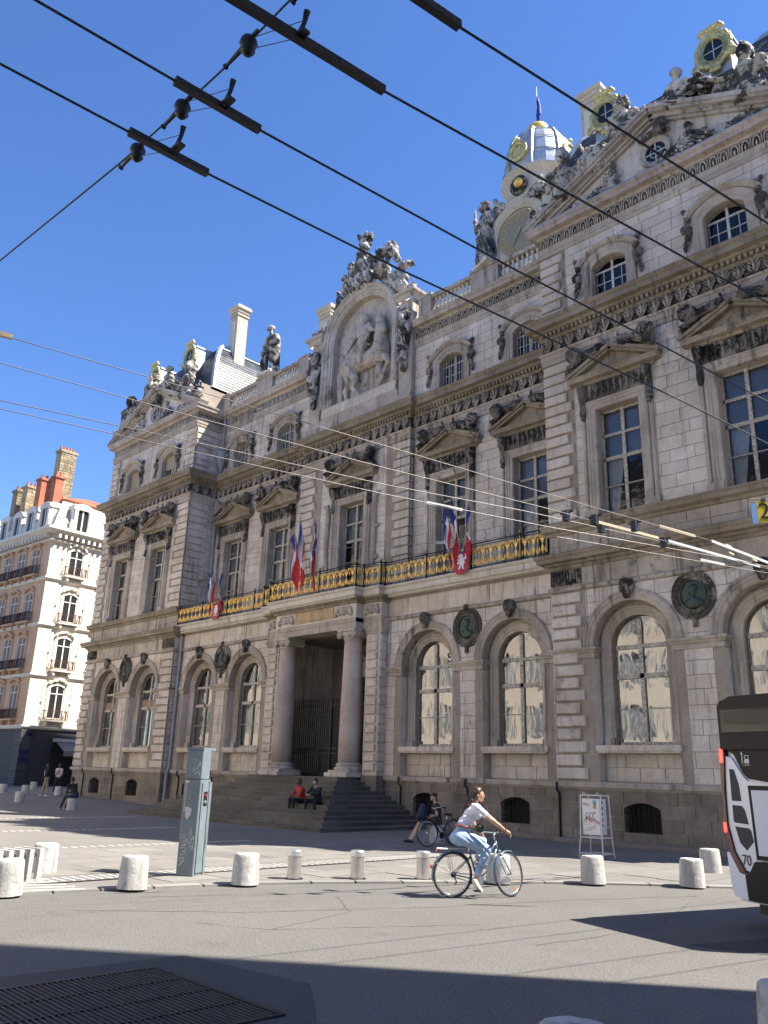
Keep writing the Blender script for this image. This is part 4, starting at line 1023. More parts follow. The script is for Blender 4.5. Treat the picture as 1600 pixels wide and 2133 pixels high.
# balcony slab with gilded railing
bal = TH
BY = .02
g = G()
PB = [(-12.1, BY), (-3.95, BY), (-3.95, -.30), (-2.95, -.30), (-2.95, -.75), (2.95, -.75), (2.95, -.30), (3.95, -.30), (3.95, BY), (12.1, BY)]
g.sweep(PB, [(-.3, 8.98), (-.14, 9.0), (-.10, 9.06), (-.02, 9.10), (.0, 9.14), (.0, 9.30), (.06, 9.34), (.10, 9.40), (.08, 9.44), (-.3, 9.45)])
g.box(-12.1, 12.1, .3, VW, 9.0, 9.44); g.box(-3.9, 3.9, -.1, .3, 9.02, 9.44); g.box(-2.9, 2.9, -.5, -.1, 9.08, 9.44)
part('balcony_slab', g, M['pale'], TH)
def orn_mesh():
    g = G()
    def drop(x, z, h, w, up=1):
        n = 6; vs = [(x, -.035, z + up * h * .35)]
        pts = [(0, -.1), (.5, .18), (1, .42), (.55, .7), (0, 1), (-.55, .7), (-1, .42), (-.5, .18)]
        for a, b in pts: vs.append((x + a * w, -.008, z + up * b * h))
        g.add(vs, [(0, 1 + i, 1 + (i + 1) % 8) for i in range(8)])
    for k in range(3):
        x = -.36 + k * .36
        drop(x, .80, .34, .075, -1); drop(x, .14, .36, .07, 1); drop(x - .09, .62, .2, .035, 1); drop(x + .09, .62, .2, .035, 1)
        drop(x - .12, .12, .26, .045, 1); drop(x + .12, .12, .26, .045, 1)
        for s in (-1, 1): drop(x + s * .1, .86, .16, .05, -1)
        g.ball((x + .18, -.02, .16), .05, 6, 0, (1, .5, 1)); g.ball((x + .18, -.02, .80), .05, 6, 0, (1, .5, 1))
        drop(x + .18, .72, .2, .04, -1)
    return g.mesh('gilded_leaf_work', M['gold'])
ORN = orn_mesh()
def rail_panel_mesh():
    g = G(); g.box(-.55, .55, -.02, .02, .96, 1.0); g.box(-.55, .55, -.015, .015, .04, .07); g.box(-.55, .55, -.012, .012, .88, .90)
    for k in range(9): x = -.5 + k * .125; g.tube([(x, 0, .05), (x, 0, .9)], .009, 4)
    for k in range(3):
        x = -.36 + k * .36
        g.tube([(x + .15 * math.cos(a), -.005, .72 + .15 * math.sin(a)) for a in np.linspace(PI, 2 * PI, 7)], .012, 4); g.tube([(x + .16 * math.cos(a), -.005, .12 + .16 * math.sin(a)) for a in np.linspace(0, PI, 7)], .012, 4)
    return g.mesh('railing_panel', M['iron'])
RPN = rail_panel_mesh()
POSTM = G().box(-.035, .035, -.035, .035, 0, 1.04).ball((0, 0, 1.09), .06, 8).mesh('railing_post', M['iron'])
PGILT = G().box(-.02, .02, -.042, -.036, .12, .92).ball((0, 0, 1.09), .064, 8).mesh('post_gilding', M['gold2'])
def post(u, v):
    p = ob('railing_post', POSTM, bal, (u, v, 9.45)); ob('post_gilding', PGILT, p)
def rail_run(a, b, per):
    a = Vector(a); b = Vector(b); L = (b - a).length; d = (b - a) / L; rz = math.atan2(d.y, d.x); n = max(1, round(L / 1.1)); sx = L / (n * 1.1)
    for k in range(n):
        q = a + d * (L * (k + .5) / n); p = ob('railing_panel', RPN, bal, (q.x, q.y, 9.45), (0, 0, rz), (sx, 1, 1)); ob('gilded_leaf_work', ORN, p)
        if k % per == 0: post(*(a + d * (L * k / n)))
    post(*b)
rail_run((-12.08, .0), (-4.0, .0), 2); rail_run((-4.0, -.28), (-3.0, -.28), 2); rail_run((-2.95, -.72), (2.95, -.72), 3); rail_run((3.0, -.28), (4.0, -.28), 2); rail_run((4.0, .0), (12.08, .0), 2)
for s in (-1, 1):
    for (u, va, vb) in ((s * 2.97, -.72, -.28), (s * 4.0, -.28, 0)):
        p = ob('railing_panel', RPN, bal, (u, (va + vb) / 2, 9.45), (0, 0, R(90)), (abs(vb - va) / 1.1, 1, 1)); ob('gilded_leaf_work', ORN, p)
# ------------------------------------------------------------------ horseman relief and its crowning group
NV = 2.15
g = G()
for poly in free_polys(-4.0, 4.0, 18.5, 26.6, [o_arch(0, 2.2, 20.1, 23.6)]):
    pass
rel = ob('relief_niche', None, TH)
g = G(); g.frame(arch_path(0, 2.2, 20.1, 23.6, 28), [(.66, NV), (.66, VC + .05), (.62, VC - .10), (.54, VC - .16), (.46, VC - .10), (.40, VC - .02), (.26, VC - .02), (.22, VC + .06), (.10, VC + .08), (.06, VC + .14), (0, VC + .16), (0, NV)]); part('archivolt', g, M['relief'], rel)
g = G(); g.prism([(-2.9, 20.0), (2.9, 20.0)] + [(2.86 * math.cos(a), 23.6 + 2.86 * math.sin(a)) for a in np.linspace(0, PI, 20)], NV, NV + .9); part('niche_wall', g, M['relief'], rel)
g = G(); g.box(-2.9, 2.9, VC - .05, NV + .8, 18.52, 19.5); g.box(-2.75, 2.75, VC, NV + .8, 19.5, 20.12); part('niche_base', g, M['trim'], rel)
for k in range(11): part('stone', G().cbox(-2.7 + k * .49, -2.7 + k * .49 + .48, VC - .02, VC + .05, 19.56, 20.06, .01), M['wall'], rel)
for s in (-1, 1):
    g = G(); g.box(*sorted((s * 2.9, s * 3.75)), VC + .02, NV + .8, 18.52, 24.2); g.box(*sorted((s * 2.86, s * 3.8)), VC - .12, NV + .8, 18.52, 19.1)
    part('pier', g, M['trim'], rel)
    g = G(); g.sweep([(s * 3.35 - .5, NV + .5), (s * 3.35 - .5, VC - .1), (s * 3.35 + .5, VC - .1), (s * 3.35 + .5, NV + .5)], [(0, 24.15), (.05, 24.2), (.1, 24.4), (.22, 24.46), (.24, 24.58), (0, 24.62)]); part('pier_cap', g, M['trim'], rel)
    ob('carved_trophy', TROPH, rel, (s * 3.4, VC + .1, 24.6), (0, 0, 0), (.55 * s, .6, .55))
def herm():
    q = Vol((-.55, -.5, -.1), (.55, .3, 3.5), .04)
    q.cap((0, 0, .1), (0, 0, 1.5), .16, .27, .05).ell((0, -.05, 1.75), (.33, .24, .4), .1).ell((0, -.06, 2.3), (.4, .26, .4), .1).cap((0, -.05, 2.6), (0, -.12, 2.85), .14, .12).ell((0, -.16, 3.0), (.17, .2, .23), .03).ell((0, -.02, 3.05), (.33, .22, .36), .04).ell((0, -.25, 2.78), (.13, .12, .2), .03)
    q.cap((.38, -.05, 2.45), (.42, -.12, 1.9), .12, .1, .05).cap((.42, -.12, 1.9), (.1, -.3, 1.75), .09, .08).cap((-.38, -.05, 2.45), (-.43, -.1, 1.95), .12, .1, .05).cap((-.43, -.1, 1.95), (-.2, -.28, 1.5), .09, .07)
    for k in range(7): q.cap((-.28 + k * .09, -.24, 1.75), (-.2 + k * .05, -.2, .5 + .1 * (k % 2)), .06, .03, .02)
    q.rough(.025, .14, 8).rough(.016, .06, 9).folds(.022, .16, (1, .4, .2), -.1, 2.0); return q.mesh('herm', M['statue'])
HERM = herm()
for s in (-1, 1): ob('herm', HERM, rel, (s * 3.32, VC - .1, 20.3), (0, 0, 0), (s, 1, 1.0))
# horse and rider, half round
q = Vol((-2.2, -.75, 20.0), (2.5, .2, 25.2), .042)
q.ell((-1.0, -.1, 22.15), (.62, .42, .62), .1).cap((-1.0, -.1, 22.15), (1.1, -.15, 22.15), .5, .46, .1).ell((1.2, -.2, 22.25), (.62, .44, .66), .1)
q.cap((1.3, -.2, 22.6), (1.3, -.28, 23.6), .42, .28, .1).cap((1.28, -.32, 24.0), (1.72, -.45, 23.25), .24, .14, .06).ell((1.25, -.3, 24.05), (.25, .2, .28), .05)
for s, y in ((-1, -.18), (1, -.38)): q.cap((1.2 + s * .13, y, 24.25), (1.14 + s * .16, y, 24.62), .07, .03, .03)
for k in range(10): q.ell((1.02 - .02 * k, -.15, 24.2 - .16 * k), (.15, .14, .13), .03)
q.chain([(-1.15, -.1, 21.9), (-1.05, -.15, 21.2), (-1.35, -.12, 20.85), (-1.2, -.12, 20.3), (-1.05, -.15, 20.12)], [.38, .21, .15, .11, .13], .05)
q.chain([(-.75, -.3, 21.8), (-.45, -.34, 21.25), (-.62, -.3, 20.85), (-.25, -.3, 20.35), (-.02, -.32, 20.2)], [.34, .19, .14, .1, .13], .05)
q.chain([(1.3, -.35, 21.85), (1.95, -.45, 21.65), (2.08, -.45, 21.3), (1.75, -.4, 20.9)], [.26, .17, .13, .11], .05)
q.chain([(1.2, -.2, 21.8), (1.35, -.25, 21.1), (1.55, -.25, 20.75), (1.3, -.25, 20.45)], [.25, .16, .12, .11], .05)
q.chain([(-1.5, -.05, 22.4), (-1.85, -.05, 21.9), (-1.8, -.05, 21.0), (-1.7, -.05, 20.2)], [.13, .2, .2, .1], .05)
q.chain([(.25, -.45, 22.9), (.25, -.68, 22.55), (.15, -.7, 22.15), (.25, -.72, 21.95)], [.27, .2, .15, .13], .05)
q.ell((.15, -.35, 23.25), (.4, .28, .35), .06).ell((.12, -.35, 23.75), (.44, .28, .46), .08).ell((.15, -.42, 24.48), (.19, .2, .24), .03).ell((.15, -.34, 24.52), (.27, .22, .3), .05)
q.chain([(-.28, -.35, 24.0), (-.62, -.4, 23.45), (-.95, -.5, 22.95), (-1.08, -.52, 22.85)], [.18, .14, .1, .09], .05).chain([(.5, -.35, 24.0), (.8, -.5, 23.6), (1.0, -.5, 23.5)], [.17, .13, .1], .05)
q.ell((-.35, -.45, 22.5), (.4, .14, .24), .04, rot=(0, 12, 0)).chain([(.3, -.55, 23.3), (.5, -.68, 23.0), (.8, -.66, 23.25)], [.08, .1, .08], .03)
q.chain([(.65, -.5, 22.75), (1.3, -.68, 22.6), (1.85, -.55, 22.45)], [.035] * 3, .01); q.chain([(.7, -.62, 22.1), (1.3, -.66, 22.05), (1.8, -.5, 22.1)], [.03] * 3, .01)
q.rough(.018, .18, 5).rough(.014, .06, 6).folds(.012, .2, (.7, .3, .8), 22.4, 24.2)
ob('horseman', q.mesh('horseman', M['relief']), rel, (0, NV, 0))
# crowning group: crowned river figure, winged companion, lions and shells along the arch
q = Vol((-2.6, -.7, -1.4), (4.0, .75, 4.1), .046)
q.ell((-.1, 0, .7), (.85, .45, .75), .15).ell((-.05, -.1, 1.7), (.55, .4, .7), .12).ell((-.05, -.28, 2.3), (.36, .24, .5), .1).ell((-.02, -.15, 2.95), (.27, .28, .34), .05).ell((-.02, -.4, 2.9), (.06, .08, .09), .02).ell((-.05, -.25, 2.5), (.25, .2, .4), .05)
q.cap((-.02, -.08, 3.2), (-.02, -.08, 3.42), .3, .33, .02)
for k in range(8): a = k * PI / 4; q.cap((-.02 + .3 * math.cos(a), -.08 + .3 * math.sin(a), 3.4), (-.02 + .33 * math.cos(a), -.08 + .33 * math.sin(a), 3.66), .085, .085, 0)
q.chain([(-.5, -.05, 2.1), (-.85, -.15, 1.6), (-.75, -.35, 1.2)], [.2, .16, .13], .05).chain([(.45, -.05, 2.1), (.8, -.15, 1.7), (.8, -.4, 1.2)], [.2, .16, .13], .05)
for k in range(14): x = -.7 + k * .11; q.cap((x, -.4, 1.2 - .3 * (k % 3) * .3), (x * 1.3, -.5, .2), .09, .06, .03)
q.ell((1.25, .0, 1.0), (.5, .4, .6), .1).ell((1.2, -.1, 1.9), (.27, .27, .3), .05).ell((1.2, .02, 2.05), (.33, .25, .25), .05)
q.chain([(1.5, .1, 1.5), (1.75, .1, 2.2), (1.95, .1, 1.9), (2.3, .1, 1.2)], [.16, .3, .28, .16], .08).chain([(1.4, -.3, 1.0), (2.0, -.4, .7), (2.3, -.4, -.1)], [.22, .18, .12], .06)
q.ell((2.6, 0, -.1), (.5, .35, .45), .1).chain([(2.5, 0, .1), (2.9, -.05, .5), (3.3, -.05, .45), (3.55, -.05, .2)], [.28, .22, .16, .1], .06).chain([(1.9, .0, .1), (2.5, -.1, -.5), (3.0, -.1, -.9)], [.4, .38, .3], .1)
q.ell((-.95, -.1, 1.5), (.28, .25, .5), .06).ell((-1.0, -.15, 2.15), (.2, .2, .22), .04).ell((-1.4, -.1, .95), (.3, .25, .5), .06).ell((-1.45, -.15, 1.6), (.2, .2, .2), .04).ell((-1.85, -.05, .3), (.32, .25, .4), .08).ell((-2.0, -.1, .85), (.16, .16, .2), .04).chain([(-1.7, 0, .0), (-2.1, 0, -.5), (-2.4, 0, -1.1)], [.35, .3, .2], .1)
q.rough(.06, .25, 2).rough(.045, .1, 3).folds(.035, .24, (.8, .3, .5), -1.4, 2.6)
ob('crowning_group', q.mesh('crowning_group', M['statue']), rel, (-.1, VC + .35, 26.1))
for s in (-1, 1): ob('carved_trophy', TROPH, rel, (s * 2.55, VC + .3, 25.15), (0, R(48) * s, 0), (.55, .6, .5))

# ------------------------------------------------------------------ attic balustrade of the wings
def baluster_mesh(): return G().lathe([(.085, 0), (.085, .05), (.06, .07), (.055, .10), (.09, .18), (.10, .26), (.08, .36), (.05, .46), (.045, .52), (.065, .56), (.05, .58), (.075, .61), (.075, .66)], n=10).mesh('baluster', M['pale'], True)
BALU = baluster_mesh()
for s in (-1, 1):
    part('balustrade_base', G().box(*sorted((s * 4.1, s * 12.25)), VW - .18, VW + .2, 22.79, 23.05), M['trim'], TH)
    part('balustrade_coping', G().box(*sorted((s * 4.1, s * 12.25)), VW - .20, VW + .22, 23.71, 23.9), M['trim'], TH)
    for u, w in ((4.5, .8), (8.1, 1.5), (11.9, .7)):
        part('balustrade_pedestal', G().box(s * u - w / 2, s * u + w / 2, VW - .22, VW + .24, 22.79, 23.96).box(s * u - w / 2 - .05, s * u + w / 2 + .05, VW - .27, VW + .29, 23.86, 24.0), M['trim'], TH)
    for a, b in ((4.95, 7.3), (8.9, 11.5)):
        for k in range(10): ob('baluster', BALU, TH, (s * (a + (b - a) * (k + .5) / 10), VW, 23.05))
# statues on the balustrade
def statue_robed():
    q = Vol((-.75, -.6, -.05), (.8, .6, 3.9), .034)
    q.cap((0, 0, .2), (.02, 0, 1.6), .48, .36, .1).ell((.02, 0, 2.1), (.42, .3, .5), .12).ell((.02, -.02, 2.55), (.46, .27, .3), .1).cap((.02, -.03, 2.75), (-.04, -.1, 3.0), .13, .12).ell((-.06, -.14, 3.22), (.18, .21, .25), .03).ell((-.02, -.0, 3.25), (.24, .24, .3), .05).ell((-.08, -.28, 3.02), (.12, .12, .17), .04)
    q.chain([(-.42, 0, 2.55), (-.6, -.12, 2.1), (-.62, -.25, 2.65), (-.6, -.26, 3.05), (-.58, -.26, 3.3)], [.14, .12, .1, .07, .035], .05).chain([(.45, 0, 2.55), (.55, -.1, 2.0), (.2, -.32, 1.85)], [.16, .15, .12], .06)
    for k in range(14): a = PI + k * PI / 13; x = .42 * math.cos(a); q.cap((x * .8 + .1, .34 * math.sin(a), 1.9 - .05 * (k % 4)), (x * 1.15 - .05, .42 * math.sin(a), .1), .07, .1, .03)
    for k in range(6): q.cap((.42, -.2, 2.2 - k * .16), (-.3, -.34, 1.5 - k * .2), .07, .06, .03)
    q.rough(.02, .12, 3).rough(.015, .06, 4).folds(.035, .21, (1, .6, .35), -.1, 2.6); return q.mesh('robed_figure', M['statue'])
def statue_hero():
    q = Vol((-.75, -.6, -.05), (.8, .6, 3.6), .042)
    for s, y in ((-.16, -.05), (.2, .05)): q.chain([(s, y, 1.6), (s * 1.1, y - .1, .9), (s * 1.1, y, .1), (s * 1.1, y - .2, .06)], [.22, .15, .11, .1], .05)
    q.cap((.35, .15, .1), (.3, .12, 2.4), .3, .26, .06).ell((0, 0, 1.75), (.3, .22, .3), .08).ell((0, 0, 2.2), (.36, .24, .45), .1).cap((0, 0, 2.6), (-.05, -.03, 2.85), .12, .11).ell((-.06, -.06, 3.07), (.16, .2, .23), .03).ell((-.05, .02, 3.15), (.2, .2, .18), .03).ell((-.08, -.22, 2.95), (.1, .08, .12), .03)
    q.chain([(.36, 0, 2.5), (.6, .05, 2.1), (.38, -.25, 1.75)], [.14, .11, .09], .04).chain([(-.36, 0, 2.5), (-.5, -.05, 2.0), (-.3, -.25, 1.6)], [.14, .11, .09], .04)
    q.ell((-.5, -.1, .75), (.17, .16, .5), .05).ell((-.5, -.15, 1.4), (.15, .16, .18), .03); q.rough(.018, .12, 6); return q.mesh('hero_figure', M['statue'])
for nm, me, u, z, lab, rz in (('robed_figure', statue_robed(), 8.1, 24.0, 'weathered statue of a robed man raising one hand, beside the clock', -.35), ('hero_figure', statue_hero(), -8.05, 24.0, 'stone statue of a man with a child, left of the arched relief', .1)):
    t = thing('statue', lab, 'statue', (-28 + u, 24 + VW, z), rz)
    ob(nm, me, t, (0, 0, .14), scl=.98); part('plinth', G().box(-.6, .6, -.42, .42, 0, .18), M['pale'], t)

# ------------------------------------------------------------------ pediments, crests and roofs of the two pavilions
ROOFC = []
for s, nm in ((-1, 0), (1, 1)):
    c = s * 17.27; hw = 5.08
    pr = ob('pediment', None, TH, (c, 0, 0))
    L = math.hypot(5.52, 2.62); an = math.atan2(2.62, 5.52)
    g = G()
    for d in (-1, 1):
        for (y0, y1, n0, n1) in ((-.46, .3, .0, .16), (-.40, .3, -.12, 0), (-.22, .3, -.26, -.12), (-.12, .3, -.36, -.26)):
            i0 = len(g.v); g.box(0, L + .0, y0, y1, n0, n1); g.xf(Matrix.Translation((d * 5.52, 0, 22.80)) @ Matrix.Scale(-d, 4, (1, 0, 0)) @ Matrix.Rotation(-an, 4, 'Y'), i0)
    part('raking_cornice', g, M['trim'], pr)
    part('tympanum', G().prism([(-5.2, 22.7), (5.2, 22.7), (0, 25.2)], .02, .4), M['wall'], pr)
    part('ledge_weathering', G().box(-5.3, 5.3, -.42, 0, 22.79, 22.82), M['lead'], pr)
    oc = ob('oculus', None, TH, (c, 0, 23.72)); n = 20
    path = [((.40 * math.cos(2 * PI * k / n), .40 * math.sin(2 * PI * k / n)), (math.cos(2 * PI * k / n), math.sin(2 * PI * k / n))) for k in range(n + 1)]
    part('oculus_frame', G().frame(path, [(.22, .05), (.22, -.12), (.14, -.15), (.06, -.08), (0, -.06), (0, .05)]), M['trim'], oc)
    part('pane', G().add([(x[0], .0, x[1]) for x, _ in path[:-1]], [tuple(range(n))]), M['glass2'], oc); part('back', G().box(-.4, .4, .012, .018, -.4, .4), M['dark'], oc)
    part('glazing_bar', G().box(-.4, .4, -.02, .005, -.02, .02).box(-.02, .02, -.02, .005, -.4, .4).tube([(.22 * math.cos(a), -.01, .22 * math.sin(a)) for a in np.linspace(0, 2 * PI, 13)[:-1]], .015, 4, close=True), M['frame2'], oc)
    ob('lion', LION, pr, (-.05, -.1, 24.38), (0, 0, 0), (.75, .8, .8)); ob('armoured_bust', BUSTA, pr, (-1.7, -.05, 23.0), (0, 0, .3), .60); ob('reclining_figure', RECL, pr, (1.25, -.05, 22.95), (0, 0, 0), .75)
    for x, z, sc_, m_ in ((-2.5, 22.95, .5, 1), (-3.3, 22.9, .35, -1), (2.9, 22.95, .5, 1), (3.6, 22.9, .35, -1), (.9, 23.1, .45, -1)): ob('carved_trophy', TROPH, pr, (x, -.05, z), (0, 0, 0), (sc_ * m_ * 1.4, sc_, sc_))
    # crest figures standing on the rakes
    def rz_(x): return 22.80 + (5.52 - abs(x)) * 2.62 / 5.52 + .12
    for me, x, k, tz, dx in ((BUSTA, -3.85, 1.2, .2, 1), (TROPH, -2.95, 1.15, .0, 1), (TROPH, -2.1, 1.0, .3, -1), (BUSTB, -1.2, 1.05, .15, 1), (TROPH, -.55, .7, .2, 1), (RECL, 1.0, 1.1, -.1, 1), (TROPH, 2.6, 1.0, 0, -1), (BUSTA, 3.45, 1.15, -.2, 1), (TROPH, 4.4, .95, 0, 1), (TROPH, -4.75, .85, 0, -1), (TROPH, .25, .6, 0, -1), (TROPH, -3.4, .85, .4, -1), (TROPH, 3.0, .8, .2, 1)):
        ob(me.name, me, pr, (x, .0, rz_(x) - .12), (0, 0, tz), (k * dx, k, k))
    # stone attic block behind, then the curved slate roof
    part('attic_block', G().box(-4.95, 4.95, .75, 13, 22.6, 24.25).box(-5.05, 5.05, .65, 13.1, 24.12, 24.32), M['pale'], pr)
    rf = ob('roof', None, TH, (c, 0, 0))
    prof = [(.12, 24.3), (.16, 25.0), (.24, 25.8), (.38, 26.5), (.58, 27.1), (.88, 27.7), (1.3, 28.15), (1.85, 28.5), (2.5, 28.7), (3.1, 28.8)]
    x1, ya, yb = 4.85, .85, 14.5
    courses = []
    for (i0_, z0), (i1_, z1) in zip(prof, prof[1:]):
        m_ = max(1, round(math.hypot(i1_ - i0_, z1 - z0) / .2))
        for k in range(m_): courses.append((i0_ + (i1_ - i0_) * k / m_, z0 + (z1 - z0) * k / m_, i0_ + (i1_ - i0_) * (k + 1) / m_, z0 + (z1 - z0) * (k + 1) / m_))
    g = G(); rg = random.Random(2)
    for row, (ia, za, ib, zb) in enumerate(courses):
        lift = .03
        for (p, q_, ins) in (((-1, 0), (1, 0), 0), ((1, 0), (1, 1), 1), ((-1, 1), (-1, 0), 3)):
            def pt(sx, sy, inn): return Vector((sx * (x1 - inn), ya + inn if sy == 0 else yb - inn, 0))
            A0, B0 = pt(*p, ia - lift), pt(*q_, ia - lift); A1, B1 = pt(*p, ib), pt(*q_, ib); n_ = max(1, int((B0 - A0).length / .24))
            for k in range(n_):
                t0, t1 = max(0, (k + .5 * (row % 2) - .5) / n_), min(1, (k + .5 * (row % 2) + .5) / n_)
                if t1 - t0 < .2 / n_: continue
                j = rg.uniform(-.006, .006); e = .004 / max((B0 - A0).length, .1)
                vs = [A0.lerp(B0, t0 + e), A0.lerp(B0, t1 - e), A1.lerp(B1, t1 - e), A1.lerp(B1, t0 + e)]
                g.add([(vs[0].x, vs[0].y, za + j), (vs[1].x, vs[1].y, za + j), (vs[2].x, vs[2].y, zb), (vs[3].x, vs[3].y, zb)], [(0, 1, 2, 3)])
    part('slates', g, M['slate'], rf, kind='stuff')
    g = G(); g.box(-x1 + 3.1, x1 - 3.1, ya + 3.1, yb - 3.1, 28.65, 28.85)
    for sx in (-1, 1):
        for sy, y in ((0, ya), (1, yb)):
            g.tube([(sx * (x1 - i_), y + (i_ if sy == 0 else -i_), z_ + .02) for i_, z_ in prof], .16, 6)
    g.tube([(-x1 + 3.1, ya + 3.1, 28.85), (x1 - 3.1, ya + 3.1, 28.85), (x1 - 3.1, yb - 3.1, 28.85), (-x1 + 3.1, yb - 3.1, 28.85)], .14, 6, close=True)
    g.tube([(x1 - .86, ya + .86, 27.72), (x1 - .86, yb - .86, 27.72)], .10, 6)
    g.box(-4.95, 4.95, .78, .95, 24.3, 24.42); g.box(4.75, 5.0, .95, 14, 24.3, 24.42); g.box(-5.0, -4.75, .95, 14, 24.3, 24.42)
    part('lead_hips', g, M['lead'], rf)
    # oval dormers with gilded frames
    for dxx in (-2.2, 2.2):
        dm = ob('dormer', None, TH, (c + dxx, .62, 27.35))
        g = G(); g.box(-.55, .55, .12, 2.2, -1.1, .55); g.tube([(-.55, .15, .5), (0, .15, .85), (.55, .15, .5)], .06, 6); g.box(-.6, .6, .1, 2.2, .5, .62); part('cheek', g, M['lead'], dm)
        pth = [((.36 * math.cos(2 * PI * k / n), .47 * math.sin(2 * PI * k / n)), (math.cos(2 * PI * k / n), math.sin(2 * PI * k / n))) for k in range(n + 1)]
        g = G(); g.frame(pth, [(.26, .14), (.26, -.02), (.18, -.08), (.08, -.03), (.04, -.08), (0, -.04), (0, .14)])
        part('gilded_frame', g, M['gold2'], dm)
        q = Vol((-.95, -.25, -1.15), (.95, .2, 1.25), .04); rg2 = random.Random(9)
        for k in range(26):
            a = 2 * PI * k / 26; rr = rg2.uniform(.07, .13); q.ell((.62 * math.cos(a), -.02, .74 * math.sin(a)), (rr, .09, rr), .01)
        for k in range(9): q.ell((-.4 + k * .1, -.06, .86 + .14 * math.sin(PI * k / 8) + rg2.uniform(-.05, .08)), (.1, .1, .11), .01)
        q.ell((-.7, -.02, -.5), (.15, .1, .2), .03).ell((.7, -.02, -.5), (.15, .1, .2), .03).ell((0, -.03, -.9), (.22, .1, .14), .02); q.rough(.02, .07, 3)
        ob('gilded_scrolls', q.mesh('gilded_scrolls', M['gold3']), dm)
        part('pane', G().add([(x[0], .02, x[1]) for x, _ in pth[:-1]], [tuple(range(n))]), M['glass2'], dm); part('back', G().box(-.36, .36, .04, .06, -.45, .45), M['dark'], dm)
        part('glazing_bar', G().box(-.35, .35, .0, .025, -.015, .015).box(-.015, .015, .0, .025, -.46, .46), M['frame2'], dm)
def chimney(u, v, z0, z1, w, d):
    c = ob('chimney', None, TH, (u, v, 0)); g = G(); g.box(-w / 2, w / 2, -d / 2, d / 2, z0, z1 - .7); g.box(-w / 2 - .06, w / 2 + .06, -d / 2 - .06, d / 2 + .06, z1 - .75, z1 - .62)
    g.sweep([(-w / 2, d / 2), (-w / 2, -d / 2), (w / 2, -d / 2), (w / 2, d / 2), (-w / 2, d / 2)], [(0, z1 - .5), (.06, z1 - .48), (.08, z1 - .3), (.16, z1 - .26), (.18, z1 - .1), (0, z1 - .08)], cap=False); g.box(-w / 2 - .13, w / 2 + .13, -d / 2 - .13, d / 2 + .13, z1 - .1, z1)
    g.box(-w / 2, w / 2, -d / 2, d / 2, z1 - .7, z1 - .08)
    part('shaft', g, M['chim'], c)
    part('panel', G().box(-w / 2 + .16, w / 2 - .16, -d / 2 - .02, -d / 2, z0 + .3, z1 - 1.1).box(w / 2, w / 2 + .02, -d / 2 + .16, d / 2 - .16, z0 + .3, z1 - 1.1), M['pale'], c)
chimney(-13.35, 3.0, 23.5, 31.2, .80, .80); chimney(12.5, 4.6, 23.5, 32.8, 1.0, 1.0); chimney(-5.4, 4.2, 22.5, 28.4, 1.0, 1.0)
# wing roofs behind the balustrade
g = G()
for s in (-1, 1):
    a, b = sorted((s * 4.0, s * 12.4)); g.add([(a, VW + .5, 22.9), (b, VW + .5, 22.9), (b, 9, 25.4), (a, 9, 25.4)], [(0, 1, 2, 3)]); g.add([(a, 9, 25.4), (b, 9, 25.4), (b, 16, 23), (a, 16, 23)], [(0, 1, 2, 3)])
g.box(-4, 4, NV + .8, 12, 22.8, 24.6); part('wing_roof', g, M['slate'], TH)
g = G(); g.lathe([(.02, 25.2), (.2, 25.3), (.1, 25.5), (.3, 25.8), (.22, 26.1), (.05, 26.35)], -6.5, 5.5, 10); part('finial', g, M['gold'], TH)

# unseen block and roof added behind, sized to shade the apartment house's lower front
g = G(); g.box(-22.3, -12.2, 15, 29, 22.4, 25.5); part('added_shade_block', g, M['pale'], TH)
g = G(); vs = [(-22.2, 15.1, 25.5), (-12.3, 15.1, 25.5), (-12.3, 28.9, 25.5), (-22.2, 28.9, 25.5), (-21.9, 15.6, 31.6), (-13.6, 15.6, 31.6), (-13.6, 28.4, 31.6), (-21.9, 28.4, 31.6)]; g.add(vs, [(0, 1, 5, 4), (1, 2, 6, 5), (2, 3, 7, 6), (3, 0, 4, 7), (4, 5, 6, 7)]); part('added_shade_roof', g, M['slate'], TH)
# ------------------------------------------------------------------ belfry with clock and dome
bf = ob('belfry', None, TH, (0, 18.75, 0))
part('shaft', G().box(-2.7, 2.7, -2.7, 2.7, 22, 40.2).box(-2.95, 2.95, -2.95, 2.95, 39.9, 40.35).box(-3.05, -2.1, -3.0, -2.6, 30, 40).box(2.1, 3.05, -3.0, -2.6, 30, 40), M['chim'], bf)
g = G(); g.frame(arch_path(0, 1.75, 35.2, 37.7, 20), [(.65, -2.6), (.65, -3.05), (.5, -3.15), (.35, -3.05), (.2, -3.0), (.1, -2.9), (0, -2.9), (0, -2.7)]); part('clock_arch', g, M['chim'], bf)
ck = ob('clock', None, TH, (0, 15.97, 37.6))
part('dial', G().prism([(1.65 * math.cos(a), 1.65 * math.sin(a)) for a in np.linspace(0, 2 * PI, 41)[:-1]], 0, .06), mat('clock_dial', (.26, .21, .155), .7, vary=.25), ck)
RN = ['XII', 'I', 'II', 'III', 'IIII', 'V', 'VI', 'VII', 'VIII', 'IX', 'X', 'XI']
for k, t in enumerate(RN):
    a = PI / 2 - k * PI / 6; text('numeral', t, .46, M['gold'], ck, (1.22 * math.cos(a), -.02, 1.22 * math.sin(a)), (R(90), -(a - PI / 2), 0), sx=.8)
g = G()
for k in range(60):
    a = 2 * PI * k / 60; i0 = len(g.v); g.box(-.02, .02, -.02, 0, 1.5, 1.58); g.xf(Matrix.Rotation(a, 4, 'Y'), i0)
part('minute_mark', g, M['gold'], ck, kind='stuff')
